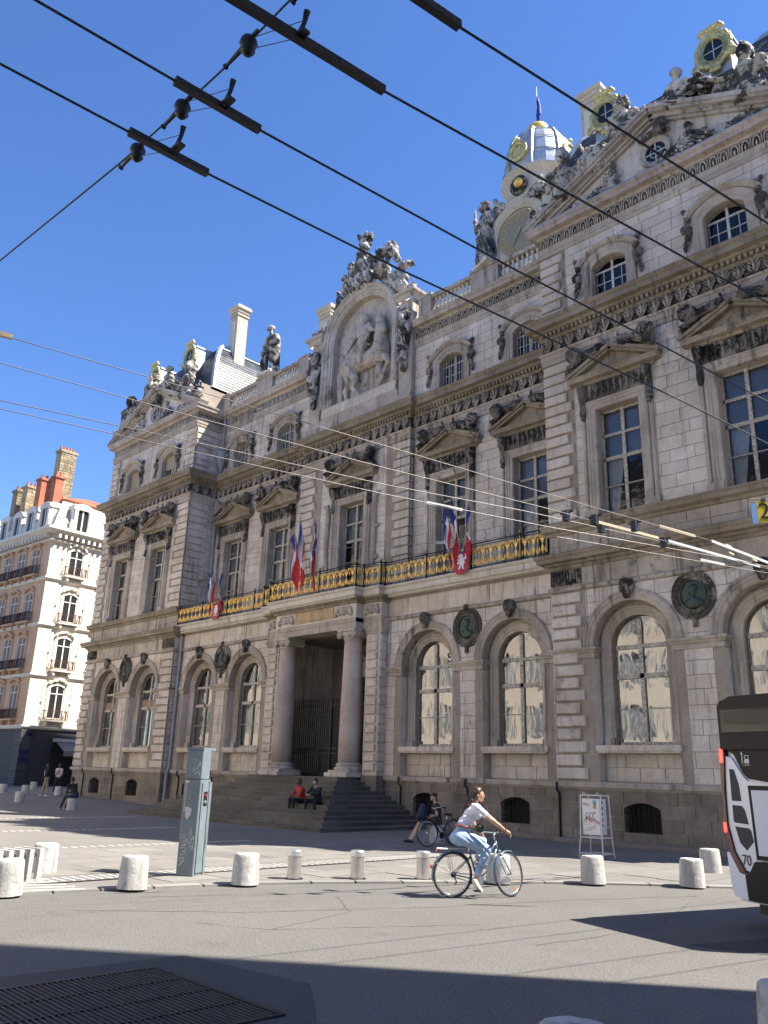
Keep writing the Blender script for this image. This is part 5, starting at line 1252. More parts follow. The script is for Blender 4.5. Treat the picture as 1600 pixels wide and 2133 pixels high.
g = G(); g.prism([(-.12, -.3), (.12, -.3), (.05, .9), (0, 1.05), (-.05, .9)], -.1, -.06); g.xf(Matrix.Rotation(R(-150), 4, 'Y')); g.lathe([(.14, 0), (.14, .02)], 0, 0, 10); part('clock_hand', g, M['gold2'], ck)
for s, rz in ((-1, 0), (1, 0)): ob('reclining_figure', RECL, bf, (s * 1.5, -2.8, 39.6), (0, R(-14 * s) * -1, 0), (1.05 * s, 1.05, 1.05))
part('drum', G().lathe([(2.5, 40.3), (2.5, 42.5), (2.58, 42.6), (2.75, 42.85), (2.8, 43.05), (2.6, 43.2)], n=32), M['chim'], bf, smooth=False)
g = G(); n = 16; pth = [((.5 * math.cos(2 * PI * k / n), .55 * math.sin(2 * PI * k / n)), (math.cos(2 * PI * k / n), math.sin(2 * PI * k / n))) for k in range(n + 1)]
i0 = 0; g.frame(pth, [(.2, -2.5), (.2, -2.75), (.05, -2.8), (0, -2.7), (0, -2.5)]); g.xf(Matrix.Translation((0, 0, 41.6))); part('round_opening', g, M['orn'], bf)
part('opening_back', G().box(-.5, .5, -2.69, -2.66, 41.05, 42.15), M['dark'], bf)
part('golden_ball', G().ball((.15, -2.85, 41.6), .36, 12), M['gold'], bf, smooth=True)
dome = ob('dome', None, TH, (0, 18.75, 0)); dp = [(2.5, 43.2), (2.52, 43.7), (2.5, 44.5), (2.42, 45.3), (2.2, 46.1), (1.85, 46.75), (1.3, 47.2), (.65, 47.45)]
part('dome_skin', G().lathe(dp, n=24), M['lead'], dome)
for k in range(8):
    a = 2 * PI * k / 8 + PI / 8; part('dome_rib', G().tube([(r * math.cos(a) * 1.01, r * math.sin(a) * 1.01, z) for r, z in dp], .13, 5), M['gold2'] if k % 4 == 1 else M['lead'], dome)
for z, r in ((44.4, 2.53), (45.6, 2.39), (46.6, 1.98)): part('lead_seam', G().tube([(r * math.cos(a), r * math.sin(a), z) for a in np.linspace(0, 2 * PI, 33)[:-1]], .03, 4, close=True), M['zinc'], dome)
for a in (-PI / 2, -PI * .98, 0):
    gg = G(); gg.frame(pth, [(.28, .3), (.28, -.05), (.1, -.12), (0, -.05), (0, .3)]); gg.ball((0, 0, .95), .22, 8); gg.box(-.5, .5, .02, .3, -.5, .5); gg.xf(Matrix.Rotation(a + PI / 2, 4, 'Z') @ Matrix.Translation((0, -2.66, 44.5))); part('dome_oculus', gg, M['gold3'], dome)
part('lantern_ball', G().lathe([(.7, 47.4), (.75, 47.5), (.85, 47.75), (.88, 48.0), (.75, 48.3), (.45, 48.55), (.15, 48.75)], n=16), M['gold'], bf, smooth=True)
part('flag_pole', G().tube([(0, 0, 48.7), (0, 0, 52.2)], [.06, .035], 6), M['white'], bf)
fl = thing('flag', 'furled blue flag hanging on the pole of the distant dome', 'flag', (-28, 42.75, 48.8))
q = Vol((-.3, -.3, -.1), (.4, .3, 2.6), .04); q.chain([(.06, 0, 2.4), (.16, 0, 1.5), (.14, .02, .7), (.06, 0, .0)], [.06, .16, .2, .1], .04); q.rough(.03, .2, 3); ob('cloth', q.mesh('cloth', mat('flag_blue', (.01, .025, .25), .7)), fl)

# ------------------------------------------------------------------ rain pipes, aerial
pp = ob('rain_pipe', None, TH)
g = G(); g.lathe([(.08, 18.9), (.14, 19.2), (.3, 19.6), (.34, 20.1), (.22, 20.2)], -11.86, VW - .2, 10); g.tube([(-11.86, VW - .2, 22.4), (-11.86, VW - .2, 18.7), (-11.9, VW - .75, 18.5)], .07, 8)
part('funnel', g, M['zinc'], pp)
g = G(); g.tube([(-11.98, VW - .15, 17.2), (-11.98, VW - .15, 9.5)], .085, 8); g.tube([(-11.98, VG - .14, 8.9), (-11.98, VG - .14, 1.95), (-11.98, VG - .24, 1.7), (-11.98, VG - .24, .1)], .085, 8)
for z in (16.5, 14.6, 12.7, 10.9): g.lathe([(.105, z), (.105, z + .1)], -11.98, VW - .15, 8)
for z in (7.8, 5.9, 4.0, 2.2): g.lathe([(.105, z), (.105, z + .1)], -11.98, VG - .14, 8)
part('pipe', g, M['zinc'], pp)
for u, v in ((4.75, VG), (8.08, VG), (-8.1, VG), (-11.1, VG), (-20.75, 0), (-17.2, 0), (12.25, 0)): part('drain_spout', G().tube([(u, v - .17, 1.84), (u, v - .17, 1.6), (u, v - .04, 1.5), (u, v - .04, -.1)], .035, 6), M['iron'], TH)
ae = thing('roof_aerial', 'thin television aerial on a pole at the left end of the hall cornice', 'aerial', (-50.35, 24.6, 18.5))
part('pole', G().tube([(0, 0, 0), (0, 0, 5.2)], .035, 6).tube([(.25, 0, 0), (.1, 0, 2.0)], .025, 5), M['zinc'], ae); part('antenna', G().tube([(-1.3, 0, 5.3), (.2, 0, 5.0)], .025, 4).tube([(-1.2, 0, 5.4), (-1.0, .0, 4.9)], .015, 4).tube([(-.8, 0, 5.35), (-.6, 0, 4.85)], .015, 4), M['lead'], ae)

# ------------------------------------------------------------------ flag clusters with the lion shield on the balcony rail
FB, FW_, FRD = mat('flag_cloth_blue', (.012, .022, .16), .8), mat('flag_cloth_white', (.72, .72, .74), .8), mat('flag_cloth_red', (.42, .012, .02), .8)
GYEL = mat('shield_gold', (.75, .45, .05), .5)
def lion_poly():
    return [(-.10, -.30), (-.02, -.28), (.0, -.18), (.06, -.14), (.10, -.30), (.20, -.30), (.19, -.26), (.15, -.25), (.14, -.10), (.20, -.02), (.14, .10), (.22, .14), (.26, .08), (.24, .20), (.30, .26), (.22, .36), (.16, .30), (.22, .26), (.17, .20), (.09, .16), (.08, .26), (.02, .36), (-.10, .37), (-.20, .28), (-.16, .22), (-.08, .20), (-.12, .14), (-.24, .20), (-.27, .15), (-.15, .08), (-.10, .03), (-.26, .02), (-.28, -.04), (-.10, -.06), (-.04, -.10), (-.10, -.20)]
def flag_cluster(u, v, label, shield=True, sc_=1.0, n=3):
    t = thing('flag_cluster', label, 'flags', (-28 + u, 24 + v, 10.0), 0, 'flag clusters on the balcony'); t.scale = (sc_,) * 3
    for k, (tx, ty) in enumerate(((-.75, -.25), (0, -.55), (.62, -.3))[:n]):
        top = Vector((tx, ty, 2.15 + .15 * (k == 1))); foot = Vector((tx * .2, -.05, .1))
        part('pole', G().tube([foot, top], .018, 5).ball(tuple(top), .035, 6), M['gold2'], t)
        fl_ = ob('flag', None, t)
        g = G(); m_ = 12; r_ = 9; rg = random.Random(k + int(u * 7))
        ph = rg.uniform(0, 6)
        for i in range(m_ + 1):
            for j in range(r_ + 1):
                a = i / m_; b = j / r_; p = top.lerp(foot, .02 + .75 * a * .55); drop = b * (.5 + 1.45 * a) * .92
                wv = .09 * b * math.sin(a * 9 + ph) + .05 * math.sin(b * 7 + ph)
                g.v.append((p.x + (.10 * a + wv) * 1.0, p.y - .05 + .08 * math.cos(a * 8 + ph) * b, p.z - drop))
        for i in range(m_):
            for j in range(r_): q_ = i * (r_ + 1) + j; g.f.append((q_, q_ + 1, q_ + r_ + 2, q_ + r_ + 1)); g.m.append(0 if i < m_ * .36 and k != 1 or i < m_ * .28 else (1 if i < m_ * .64 else 2))
        part('cloth', g, [FB, FW_, FRD], fl_, smooth=True)
    if shield:
        s = ob('shield', None, t, (.1, -.14, -.28), (R(-8), 0, 0))
        sp = [(-.36, .42), (-.36, -.25), (-.2, -.42), (0, -.48), (.2, -.42), (.36, -.25), (.36, .42)][::1]
        part('shield_field', G().prism(sp, 0, .04), mat('shield_red', (.42, .03, .03), .5), s)
        part('shield_chief', G().prism([(-.37, .42), (.37, .42), (.37, .72), (-.37, .72)], -.005, .04), mat('shield_blue', (.015, .02, .16), .5), s)
        part('shield_lion', G().prism([(x * .95, z * .95 + .02) for x, z in lion_poly()], -.02, -.005), M['white'], s)
        g = G()
        for x in (-.22, 0, .22): g.prism([(x - .02, .46), (x + .02, .46), (x + .07, .58), (x + .02, .55), (x, .68), (x - .02, .55), (x - .07, .58)], -.02, -.006)
        part('shield_lilies', g, GYEL, s)
flag_cluster(8.2, -.06, 'three furled tricolour flags above a red lion shield on the right stretch of balcony')
flag_cluster(-.05, -.8, 'tall tricolour flags hanging in front of the gilded balcony over the portal', False, 1.25)
flag_cluster(-8.25, -.06, 'small bunch of tricolour flags with lion shield at the balcony end by the left pavilion', True, .95)
# ------------------------------------------------------------------ bollards
def bollard_mesh(seed):
    g = G(); rg = random.Random(seed); n = 24; pr = [(.232, 0), (.228, .12), (.222, .28), (.214, .44), (.206, .475), (.19, .49), (.1, .493), (0.0, .494)]
    vs = []
    for r, z in pr:
        for k in range(n): a = 2 * PI * k / n; rr = r * (1 + rg.uniform(-.008, .008)); vs.append((rr * math.cos(a), rr * math.sin(a), z + (rg.uniform(-.003, .003) if z > .02 else 0)))
    g.add(vs, [(i * n + k, i * n + (k + 1) % n, (i + 1) * n + (k + 1) % n, (i + 1) * n + k) for i in range(len(pr) - 1) for k in range(n)])
    return g.mesh('concrete_bollard', M['concrete'], True)
BM = [bollard_mesh(k) for k in range(4)]
BOLS = [(-12.9, 7.4, 'fat white concrete bollard left of the grey signal pillar'), (-12.43, 9.26, 'white concrete bollard just right of the grey signal pillar'),
        (-10.2, 13.4, 'concrete bollard partly hidden behind the front wheel of the bicycle'), (-9.12, 14.93, 'concrete bollard in front of the graffiti covered board stand'),
        (-7.8, 16.26, 'concrete bollard at the kerb left of the bus'), (-8.75, 19.2, 'concrete bollard half hidden by the bus edge, back from the kerb'),
        (-15.62, 7.15, 'white concrete bollard behind the ribbed concrete bench'), (-13.25, 5.55, 'concrete bollard cut by the left picture edge, nearest on that side'),
        (-17.1, 6.35, 'concrete bollard top showing behind the ribbed bench at the picture edge'),
        (-37.0, 17.85, 'concrete bollard under the man in black'), (-42.9, 17.95, 'shaded concrete bollard standing foremost in front of the blue street plates'), (-50.3, 21.3, 'shaded concrete bollard behind and right of the foremost one by the street plates'),
        (-51.3, 20.4, 'shaded concrete bollard at the far left edge before the yellow van'), (-49.0, 22.7, 'shaded concrete bollard beside the person in the pink shirt'), (-56.5, 24.4, 'rearmost shaded bollard at the corner of the apartment house'),
        (-17.15, 19.6, 'concrete bollard under the seated man in the cap'),
        (-3.08, 4.75, 'nearest concrete bollard, only its speckled top showing at the bottom edge'), (-2.66, 6.92, 'large near bollard cut by the right picture edge')]
for i, (x, y, lab) in enumerate(BOLS):
    o = ob('concrete_bollard', BM[i % 4], None, (x, y, .03 + ground_z(x) - (.03 if x > -5 else 0)), (R(((i * 37) % 7 - 3) * .6), R(((i * 53) % 5 - 2) * .6), i * 1.3)); tag(o, lab, 'bollard', 'concrete bollards')
for x, y, lab in ((-12.6, 10.47, 'steel post bollard nearest the grey signal pillar'), (-12.0, 11.49, 'middle one of the three steel post bollards'), (-11.3, 12.53, 'steel post bollard next to the rear wheel of the bicycle')):
    t = thing('steel_bollard', lab, 'bollard', (x, y, .03), 0, 'steel bollards')
    part('post', G().lathe([(.125, 0), (.125, .38)], n=24), M['steel'], t, smooth=False); part('cap', G().lathe([(.132, .385), (.135, .39), (.135, .475), (.125, .49), (0, .492)], n=24), mat('pale_steel', (.75, .75, .74), .3, .8), t); part('collar', G().lathe([(.17, 0), (.165, .012), (.13, .014)], n=20), M['iron'], t)
# ribbed concrete bench at the left edge
bn = thing('ribbed_bench', 'low concrete bench of upright ribs at the left edge of the picture', 'bench', (-14.80, 6.22, .03), R(105))
for k in range(5):
    g = G(); x = k * .2 - .45
    g.prism([(x, 0), (x + .085, 0), (x + .085, .49), (x, .49)], -.24, -.16); g.prism([(x, 0), (x + .085, 0), (x + .085, .49), (x, .49)], .16, .24); g.box(x, x + .085, -.16, .16, .41, .49)
    part('rib', g, M['concrete'], bn)
part('beam', G().box(-.5, .5, -.1, .1, .34, .40), M['concrete'], bn)

# ------------------------------------------------------------------ grey signal pillar with scratched graffiti
pl = thing('signal_pillar', 'tall grey street cabinet pillar with pedestrian signal and scrawled graffiti', 'signal pillar', (-13.98, 8.86, .03), R(31))
PG = mat('pillar_grey', (.16, .195, .21), .55, vary=.12, vscale=3, bump=.1); PW = mat('scrawl_white', (.55, .56, .56), .7)
part('cabinet', G().cbox(0, .34, 0, .40, 0, 1.66, .015), PG, pl)
part('head', G().cbox(.0, .34, 0, .33, 1.675, 2.19, .015).box(.0, .34, .0, .52, 2.19, 2.235), PG, pl)
part('door_leaf', G().box(.343, .36, .05, .31, .06, 1.60).box(.30, .365, .33, .43, .04, 1.62), PG, pl)
part('door_gap', G().box(.3405, .346, .315, .33, .05, 1.62), M['black'], pl)
for z in (.25, .85, 1.45): part('hinge', G().box(.345, .372, .30, .345, z, z + .10), PG, pl)
part('window_recess', G().box(.361, .364, .12, .27, 1.20, 1.45), M['black'], pl)
sg = mat('lamp_green_off', (.01, .06, .03), .3); lr = mat('lamp_red_off', (.25, .02, .02), .3)
for z, m_ in ((2.02, lr), (1.84, sg)): part('signal_lamp', G().ball((.17, .35, z), .07, 10, 0, (1, .8, 1)), m_, pl); 
part('signal_lamp', G().ball((.365, .18, 1.38), .035, 8), lr, pl); part('signal_lamp', G().ball((.365, .18, 1.27), .03, 8), M['steel'], pl)
rg = random.Random(12)
def scrawl(parent, x0, z0, w, h, n, y, mt, r=.005, seed=1, name='graffiti'):
    rg = random.Random(seed); g = G()
    for k in range(n):
        cx, cz = x0 + rg.uniform(0, w), z0 + h * (k + .5) / n; pts = []
        a = rg.uniform(0, 6)
        for j in range(7): a += rg.uniform(.5, 1.4); pts.append((min(max(cx + math.cos(a) * w * .45, x0), x0 + w), y, cz + math.sin(a * 1.3) * h / n * .8))
        g.tube(pts, r, 4)
    return part(name, g, mt, parent)
scrawl(pl, .13, 1.72, .16, .30, 6, -.002, PW, .004, 2); scrawl(pl, .05, .20, .13, .5, 9, -.002, PW, .005, 3); scrawl(pl, .2, .45, .09, .35, 6, -.002, PW, .005, 5); scrawl(pl, .1, 1.0, .15, .5, 5, -.002, mat('scrawl_grey', (.32, .32, .32), .7), .006, 7)
g = G(); g.prism([(.07, 1.18), (.085, 1.02), (.12, .96), (.19, 1.05), (.20, 1.15), (.13, 1.18)], -.004, -.001); g.box(.045, .055, -.004, -.001, 1.1, 1.62); g.box(.03, .10, -.004, -.001, 1.60, 1.64); part('paint_run', g, mat('paint_run', (.62, .60, .57), .7), pl)

# ------------------------------------------------------------------ board stand with graffiti
bs = thing('board_stand', 'white tubular stand holding a white board covered in stickers and graffiti', 'board stand', (-12.05, 19.95, .03))
WM = mat('stand_white_paint', (.62, .62, .60), .5, vary=.15)
for (x, y) in ((-.31, -.24), (.31, -.24), (-.31, .24), (.31, .24)):
    part('leg', G().tube([(x * 1.12, y * 1.15, 0), (x, y, .48), (x * .95, y * .8, 1.5)], .017, 6), WM, bs)
g = G()
for z, k, ky in ((1.5, .95, .8), (.48, 1, 1), (.1, 1.09, 1.1)):
    for s in (-1, 1): g.tube([(-.31 * k, s * .24 * ky, z), (.31 * k, s * .24 * ky, z)], .015, 5); g.tube([(s * .31 * k, -.24 * ky, z), (s * .31 * k, .24 * ky, z)], .015, 5)
g.tube([(.31, -.23, .75), (.31, .23, .75)], .012, 5)
for x in (-.2, .2): g.tube([(x - .03, -.19, 1.5), (x - .02, -.19, 1.57), (x + .02, -.19, 1.57), (x + .03, -.19, 1.5)], .008, 5)
part('cross_rail', g, WM, bs)
bd = part('board', G().box(-.25, .25, -.20, -.18, .55, 1.42).box(.20, .22, -.17, .17, .55, 1.42), mat('board_white', (.66, .66, .67), .5, vary=.08, vscale=8), bs)
INK = mat('graffiti_black', (.02, .02, .02), .6); RINK = mat('graffiti_red', (.6, .02, .03), .6)
text('graffiti', 'AJX', .10, INK, bd, (-.14, -.203, 1.28), (R(90), R(6), 0), .001); text('graffiti', 'REDUK', .13, RINK, bd, (.06, -.203, .88), (R(90), R(20), 0), .001)
for k in range(3):
    part('graffiti', G().tube([(-.08 + k * .1, -.203, 1.08), (-.14 + k * .1, -.203, 1.06), (-.16 + k * .1, -.203, 1.0), (-.12 + k * .1, -.203, .95), (-.04 + k * .1, -.203, .91 - .02 * (k == 2)), (-.02 + k * .1, -.203, .86)], .008, 4), INK, bd)
scrawl(bd, -.22, .62, .34, .2, 6, -.202, mat('graffiti_grey', (.4, .4, .42), .7), .0025, 4); scrawl(bd, -.23, .86, .1, .12, 3, -.202, INK, .004, 6)
part('sticker', G().box(.07, .16, -.204, -.2, 1.18, 1.38), mat('sticker_blue', (.12, .25, .34), .5), bd); part('sticker', G().box(.07, .16, -.206, -.2, 1.18, 1.27), mat('sticker_olive', (.4, .34, .05), .5), bd); part('sticker', G().prism([(-.08, 1.24), (-.02, 1.24), (-.05, 1.3)], -.204, -.2), GYEL, bd); part('sticker', G().box(.06, .12, -.204, -.2, 1.06, 1.09), mat('sticker_deep_blue', (.05, .08, .35), .5), bd)
for k, m_ in enumerate((INK, INK, mat('dot_blue', (.02, .04, .12), .6), mat('dot_brown', (.15, .05, .04), .6), mat('dot_red', (.2, .03, .05), .6))): part('printed_dot', G().ball((.223, -.03, 1.33 - k * .14), .045, 8, 0, (.06, 1, 1)), m_, bd)

# ------------------------------------------------------------------ bus, seen from behind
bus = thing('city_bus', 'white and black city bus seen from behind at the right edge, fleet number 70', 'bus', (-5.42, 12.52, 0), R(-17.5))
def BP(px, py): return ((px - (175 + (py - 590) * .085)) / 607.0, 3.1 - (py - 160) / 655.0)
BW = mat('bus_white', (.78, .79, .82), .25, coat=.6); BK = mat('bus_black', (.008, .008, .011), .4, spec=.25); BG = mat('bus_rear_glass', (.02, .02, .02), .08, spec=.5); VT = mat('vent_mesh', (.07, .07, .075), .5, .4, bump=.6, bscale=160)
g = G(); W_, Hh = 2.55, 3.02
pl_ = []
for cx, cy, a0 in ((.22, .22, PI), (W_ - .22, .22, 1.5 * PI), (W_ - .15, 11.8, 0), (.15, 11.8, .5 * PI)):
    for k in range(6): a = a0 + k * PI / 10; pl_.append((cx + .22 * math.cos(a), cy + .22 * math.sin(a)))
g.slab(pl_, .34, 2.42); part('body', g, BW, bus)
g = G(); g.slab([(x * .985 + .02, y * .99 + .06) for x, y in pl_], 2.42, 2.9); g.slab([(x * .94 + .08, y * .98 + .14) for x, y in pl_], 2.9, 3.04); part('roof', g, BK, bus)
g = G(); g.prism([(.10, 2.36), (2.45, 2.36), (2.45, 2.98), (2.38, 3.06), (.17, 3.06), (.10, 2.98)], -.10, .5); g.prism([(.14, 3.06), (2.40, 3.06), (2.3, 3.12), (.26, 3.12)], -.02, .5); part('rear_top', g, BK, bus)
part('rear_window', G().prism([(.16, 2.6), (2.38, 2.6), (2.38, 2.92), (.16, 2.92)], -.115, -.10), BG, bus); part('route_display', G().prism([(.22, 2.72), (.60, 2.70), (2.2, 2.70), (2.2, 2.89), (.22, 2.89)], -.125, -.115), M['black'], bus)
def bpoly(name, pts, y0, y1, m_, parent=bus): return part(name, G().prism([BP(*p) for p in pts][::-1], y0, y1), m_, parent)
bpoly('black_band', [(262, 640), (345, 690), (440, 860), (490, 905), (700, 935), (1600, 935), (1690, 640)], -.03, .2, BK)
bpoly('rear_panel', [(252, 700), (320, 720), (435, 880), (480, 925), (700, 950), (1700, 950), (1760, 1600), (1660, 1605), (620, 1605), (545, 1615), (495, 1705), (455, 1705), (330, 1540), (272, 1300)], -.035, .2, BW)
for pts in ([(300, 820), (345, 825), (395, 960), (418, 1105), (322, 1105)], [(325, 1142), (420, 1148), (450, 1180), (488, 1305), (350, 1297), (336, 1280)], [(350, 1330), (490, 1338), (512, 1360), (535, 1450), (465, 1530), (400, 1470)]): bpoly('vent', pts, -.042, -.03, VT)
fr_ = bpoly('panel_frame', [(492, 965), (1500, 965), (1560, 1600), (565, 1600)], -.05, -.03, BK); bpoly('rear_hatch', [(528, 1005), (1470, 1005), (1520, 1562), (592, 1562)], -.058, -.03, mat('bus_pale_panel', (.66, .69, .76), .3))
bpoly('light_strip', [(205, 612), (238, 620), (250, 700), (248, 1000), (272, 1330), (345, 1560), (455, 1725), (400, 1725), (300, 1560), (245, 1330), (212, 900)], -.05, .1, mat('dark_red_lens', (.14, .012, .014), .25, coat=.5))
bpoly('strip_edge', [(240, 620), (258, 690), (258, 1000), (282, 1320), (352, 1550), (462, 1718), (455, 1725), (345, 1560), (272, 1330), (248, 1000), (250, 700)], -.055, .1, BK)
LED = mat('lit_tail_lamp', (.8, .02, .02), .4, emit=((1, .03, .02), 1.6))
for pts in ([(208, 630), (236, 632), (240, 760), (216, 762), (205, 690)], [(236, 1300), (262, 1305), (268, 1385), (245, 1388)]): bpoly('tail_lamp', pts, -.06, -.05, LED)
bpoly('bumper_corner', [(262, 1560), (290, 1560), (390, 1725), (448, 1740), (475, 1945), (340, 1930), (300, 1820)], -.05, .3, BW)
bpoly('bumper', [(450, 1740), (500, 1712), (545, 1622), (620, 1612), (1660, 1612), (1780, 1740), (1800, 1990), (480, 1950)], -.06, .2, BK)
part('underframe', G().box(.35, 2.2, .1, 11, .20, .36), M['black'], bus)
for (x, y) in ((.16, 3.0), (2.15, 3.0), (.16, 9.2), (2.15, 9.2)):
    wl_ = ob('wheel', None, bus, (x + .12, y, .48), (0, R(90), 0)); part('tyre', G().lathe([(.28, -.13), (.46, -.14), (.48, -.1), (.48, .1), (.46, .14), (.28, .13)], n=24), M['rubber'], wl_); part('rim', G().lathe([(.28, -.1), (.1, -.05), (.1, .05), (.28, .1)], n=16), M['steel'], wl_)
x_, z_ = BP(462, 1618); text('fleet_number', '70', .20, M['black'], bus, (x_, -.044, z_), (R(90), 0, 0), .002, sx=.78)
ic = G(); ax, az = BP(432, 720); ic.prism([(ax - .006, az - .08), (ax + .006, az - .08), (ax + .008, az + .05), (ax + .02, az + .05), (ax, az + .09), (ax - .02, az + .05), (ax - .006, az + .05)], -.034, -.03)
bx_, bz_ = BP(480, 732); ic.box(bx_ - .045, bx_ + .03, -.034, -.03, bz_ - .05, bz_ - .02); ic.box(bx_ - .035, bx_ + .035, -.034, -.03, bz_ + .045, bz_ + .055); ic.box(bx_ - .037, bx_ - .028, -.034, -.03, bz_ - .02, bz_ + .05); ic.box(bx_ + .028, bx_ + .037, -.034, -.03, bz_ - .05, bz_ + .05); ic.box(bx_ - .03, bx_ + .03, -.034, -.03, bz_ - .02, bz_ + .005); ic.ball((bx_ - .02, -.032, bz_ - .06), .012, 6, 0, (1, .2, 1)); ic.ball((bx_ + .02, -.032, bz_ - .06), .012, 6, 0, (1, .2, 1)); ic.box(ax - .0, bx_ + .05, -.034, -.03, bz_ - .085, bz_ - .08)
part('give_way_icon', ic, mat('icon_white', (.7, .7, .68), .5), bus)

# ------------------------------------------------------------------ overhead trolley wires
WR = mat('wire_black', (.012, .012, .014), .5); WC = mat('dull_copper_wire', (.19, .17, .16), .5, .4); SL = mat('pale_sleeve', (.50, .42, .28), .6); SL2 = mat('white_sleeve', (.5, .5, .49), .6)
ZW = 6.3
def wire(pts, label, r=.0095, m_=None, sl=(), z=ZW):
    t = thing('trolley_wire', label, 'overhead wire', (0, 0, 0), 0, 'overhead trolley wires')
    P = [Vector((x, y, z + (0 if len(p_) < 3 else p_[2]))) for p_ in pts for x, y in [p_[:2]]]
    part('cable', G().tube(P, r, 6), m_ or WR, t)
    for a, b, rr, ms in sl:
        A = Vector((*a, z)); B = Vector((*b, z)); d = (B - A).normalized(); n = Vector((-d.y, d.x, 0)) * rr
        g = G(); vs = []
        for p in (A, B):
            for s, h in ((-1, -.022), (1, -.022), (1, .03), (-1, .03)): vs.append(tuple(p + n * s + Vector((0, 0, h))))
        g.add(vs, [(0, 1, 2, 3), (7, 6, 5, 4), (0, 4, 5, 1), (1, 5, 6, 2), (2, 6, 7, 3), (3, 7, 4, 0)]); part('sleeve', g, ms, t)
    return t
wire([(-5.3, -3.5), (-4.96, 1.19), (-4.83, 2.77), (-4.61, 4.66), (-4.37, 6.19), (-3.95, 9.0), (-3.7, 10.99), (-2.7, 18)], 'lowest of the four black wires in the sky, with a black sleeve over the square', sl=[((-4.885, 2.09), (-4.835, 2.74), .026, WR)])
wire([(-4.7, -3.5), (-4.31, 1.15), (-4.16, 2.76), (-3.83, 5.37), (-3.52, 7.4), (-3.2, 9.67), (-2.0, 18)], 'second black wire from the left in the sky, with a black sleeve', sl=[((-4.225, 2.07), (-4.165, 2.74), .026, WR)])
wire([(-4.0, -3.5), (-3.42, 1.98), (-3.25, 3.1), (-2.56, 6.53), (-2.36, 7.46), (-.3, 18)], 'third black wire from the left, sleeved along its upper part', sl=[((-3.43, 1.9), (-3.25, 3.1), .026, WR)])
wire([(-3.5, -3.5), (-2.64, 2.6), (-2.55, 3.07), (-1.9, 6.26), (.5, 18)], 'rightmost black wire crossing in front of the pediment', sl=[((-2.75, 1.9), (-2.55, 3.06), .026, WR)])
wire([(-9.6, -3), (-8.66, 2.63), (-8.21, 4.87), (-7.71, 7.61), (-6.9, 12.1), (-6.35, 14.9), (-6.1, 18.5), (-5.5, 24)], 'upper thin wire passing below the left pediment to the bright sleeves', .0055, WC, [((-6.62, 13.6), (-6.42, 14.6), .014, SL), ((-6.33, 15.1), (-6.0, 19.2), .014, SL2), ((-8.8, 2.0), (-8.62, 2.75), .022, SL)])
wire([(-10.4, -3), (-9.33, 2.89), (-8.91, 5.3), (-8.33, 8.23), (-7.56, 11.5), (-7.1, 14), (-6.34, 17.89), (-5.8, 24)], 'second thin bright wire, crossing the central window at mid height', .0055, WC, [((-7.35, 12.6), (-7.0, 14.3), .012, SL), ((-6.95, 14.6), (-6.4, 17.6), .013, SL2)])
wire([(-11.6, -2), (-10.39, 3.3), (-9.66, 5.79), (-8.86, 8.77), (-7.96, 11.3), (-7.15, 14.2), (-6.2, 18.2), (-5.6, 24)], 'third thin wire running just over the cornice of the left pavilion', .006, WC)
wire([(-11.9, -2), (-10.65, 3.41), (-9.19, 9.11), (-8.18, 12.35), (-6.59, 16.65), (-5.0, 21.5)], 'lowest thin wire, crossing the right balcony and the pavilion arches', .006, WC, [((-8.95, 9.9), (-8.75, 10.6), .008, SL2)])
wire([(-20, 7), (-12.0, 11.11), (-8.41, 13.02), (-6.5, 18.2), (-5.2, 22)], 'very thin stay wire passing along the gilded balcony', .005, WC, [((-10.5, 11.9), (-10.35, 11.98), .012, SL2), ((-7.1, 16.3), (-6.9, 17.0), .014, SL2)])
sw = thing('span_wire', 'cross span wire with round black insulators carrying the trolley wires', 'overhead wire', (0, 0, 0))
part('cable', G().tube([(-16, 1.5, 6.1), (-7.21, 2.12, 6.36), (-5.39, 2.28, 6.44), (-4.74, 2.31, 6.46), (-4.06, 2.32, 6.46), (-3.34, 2.3, 6.46), (-2.2, 2.3, 6.46), (6, 2.2, 6.3)], .008, 6), WR, sw)
for x in (-5.16, -4.52, -3.72, -3.0):
    ins = ob('insulator', None, sw, (x, 2.30, 6.42))
    part('bell', G().lathe([(.015, .05), (.05, .045), (.062, .01), (.035, -.03), (.05, -.05), (.028, -.08), (.012, -.09)], n=12), WR, ins, smooth=True)
    part('arm', G().tube([(-.26, -.0, -.0), (-.24, 0, .0), (-.06, 0, .02), (.10, 0, .05)], [.024, .012, .02, .015], 6), WR, ins)
    part('stay', G().tube([(.06, 0, .02), (.42, .12, -.02)], .004, 4).tube([(.07, 0, -.08), (.36, .12, -.12)], .004, 4), WC, ins)
    part('hanger', G().tube([(.36, .12, -.13), (.42, .13, -.03), (.44, .13, .05)], [.02, .016, .024], 6).box(.35, .45, .10, .16, -.12, -.10), WR, ins)
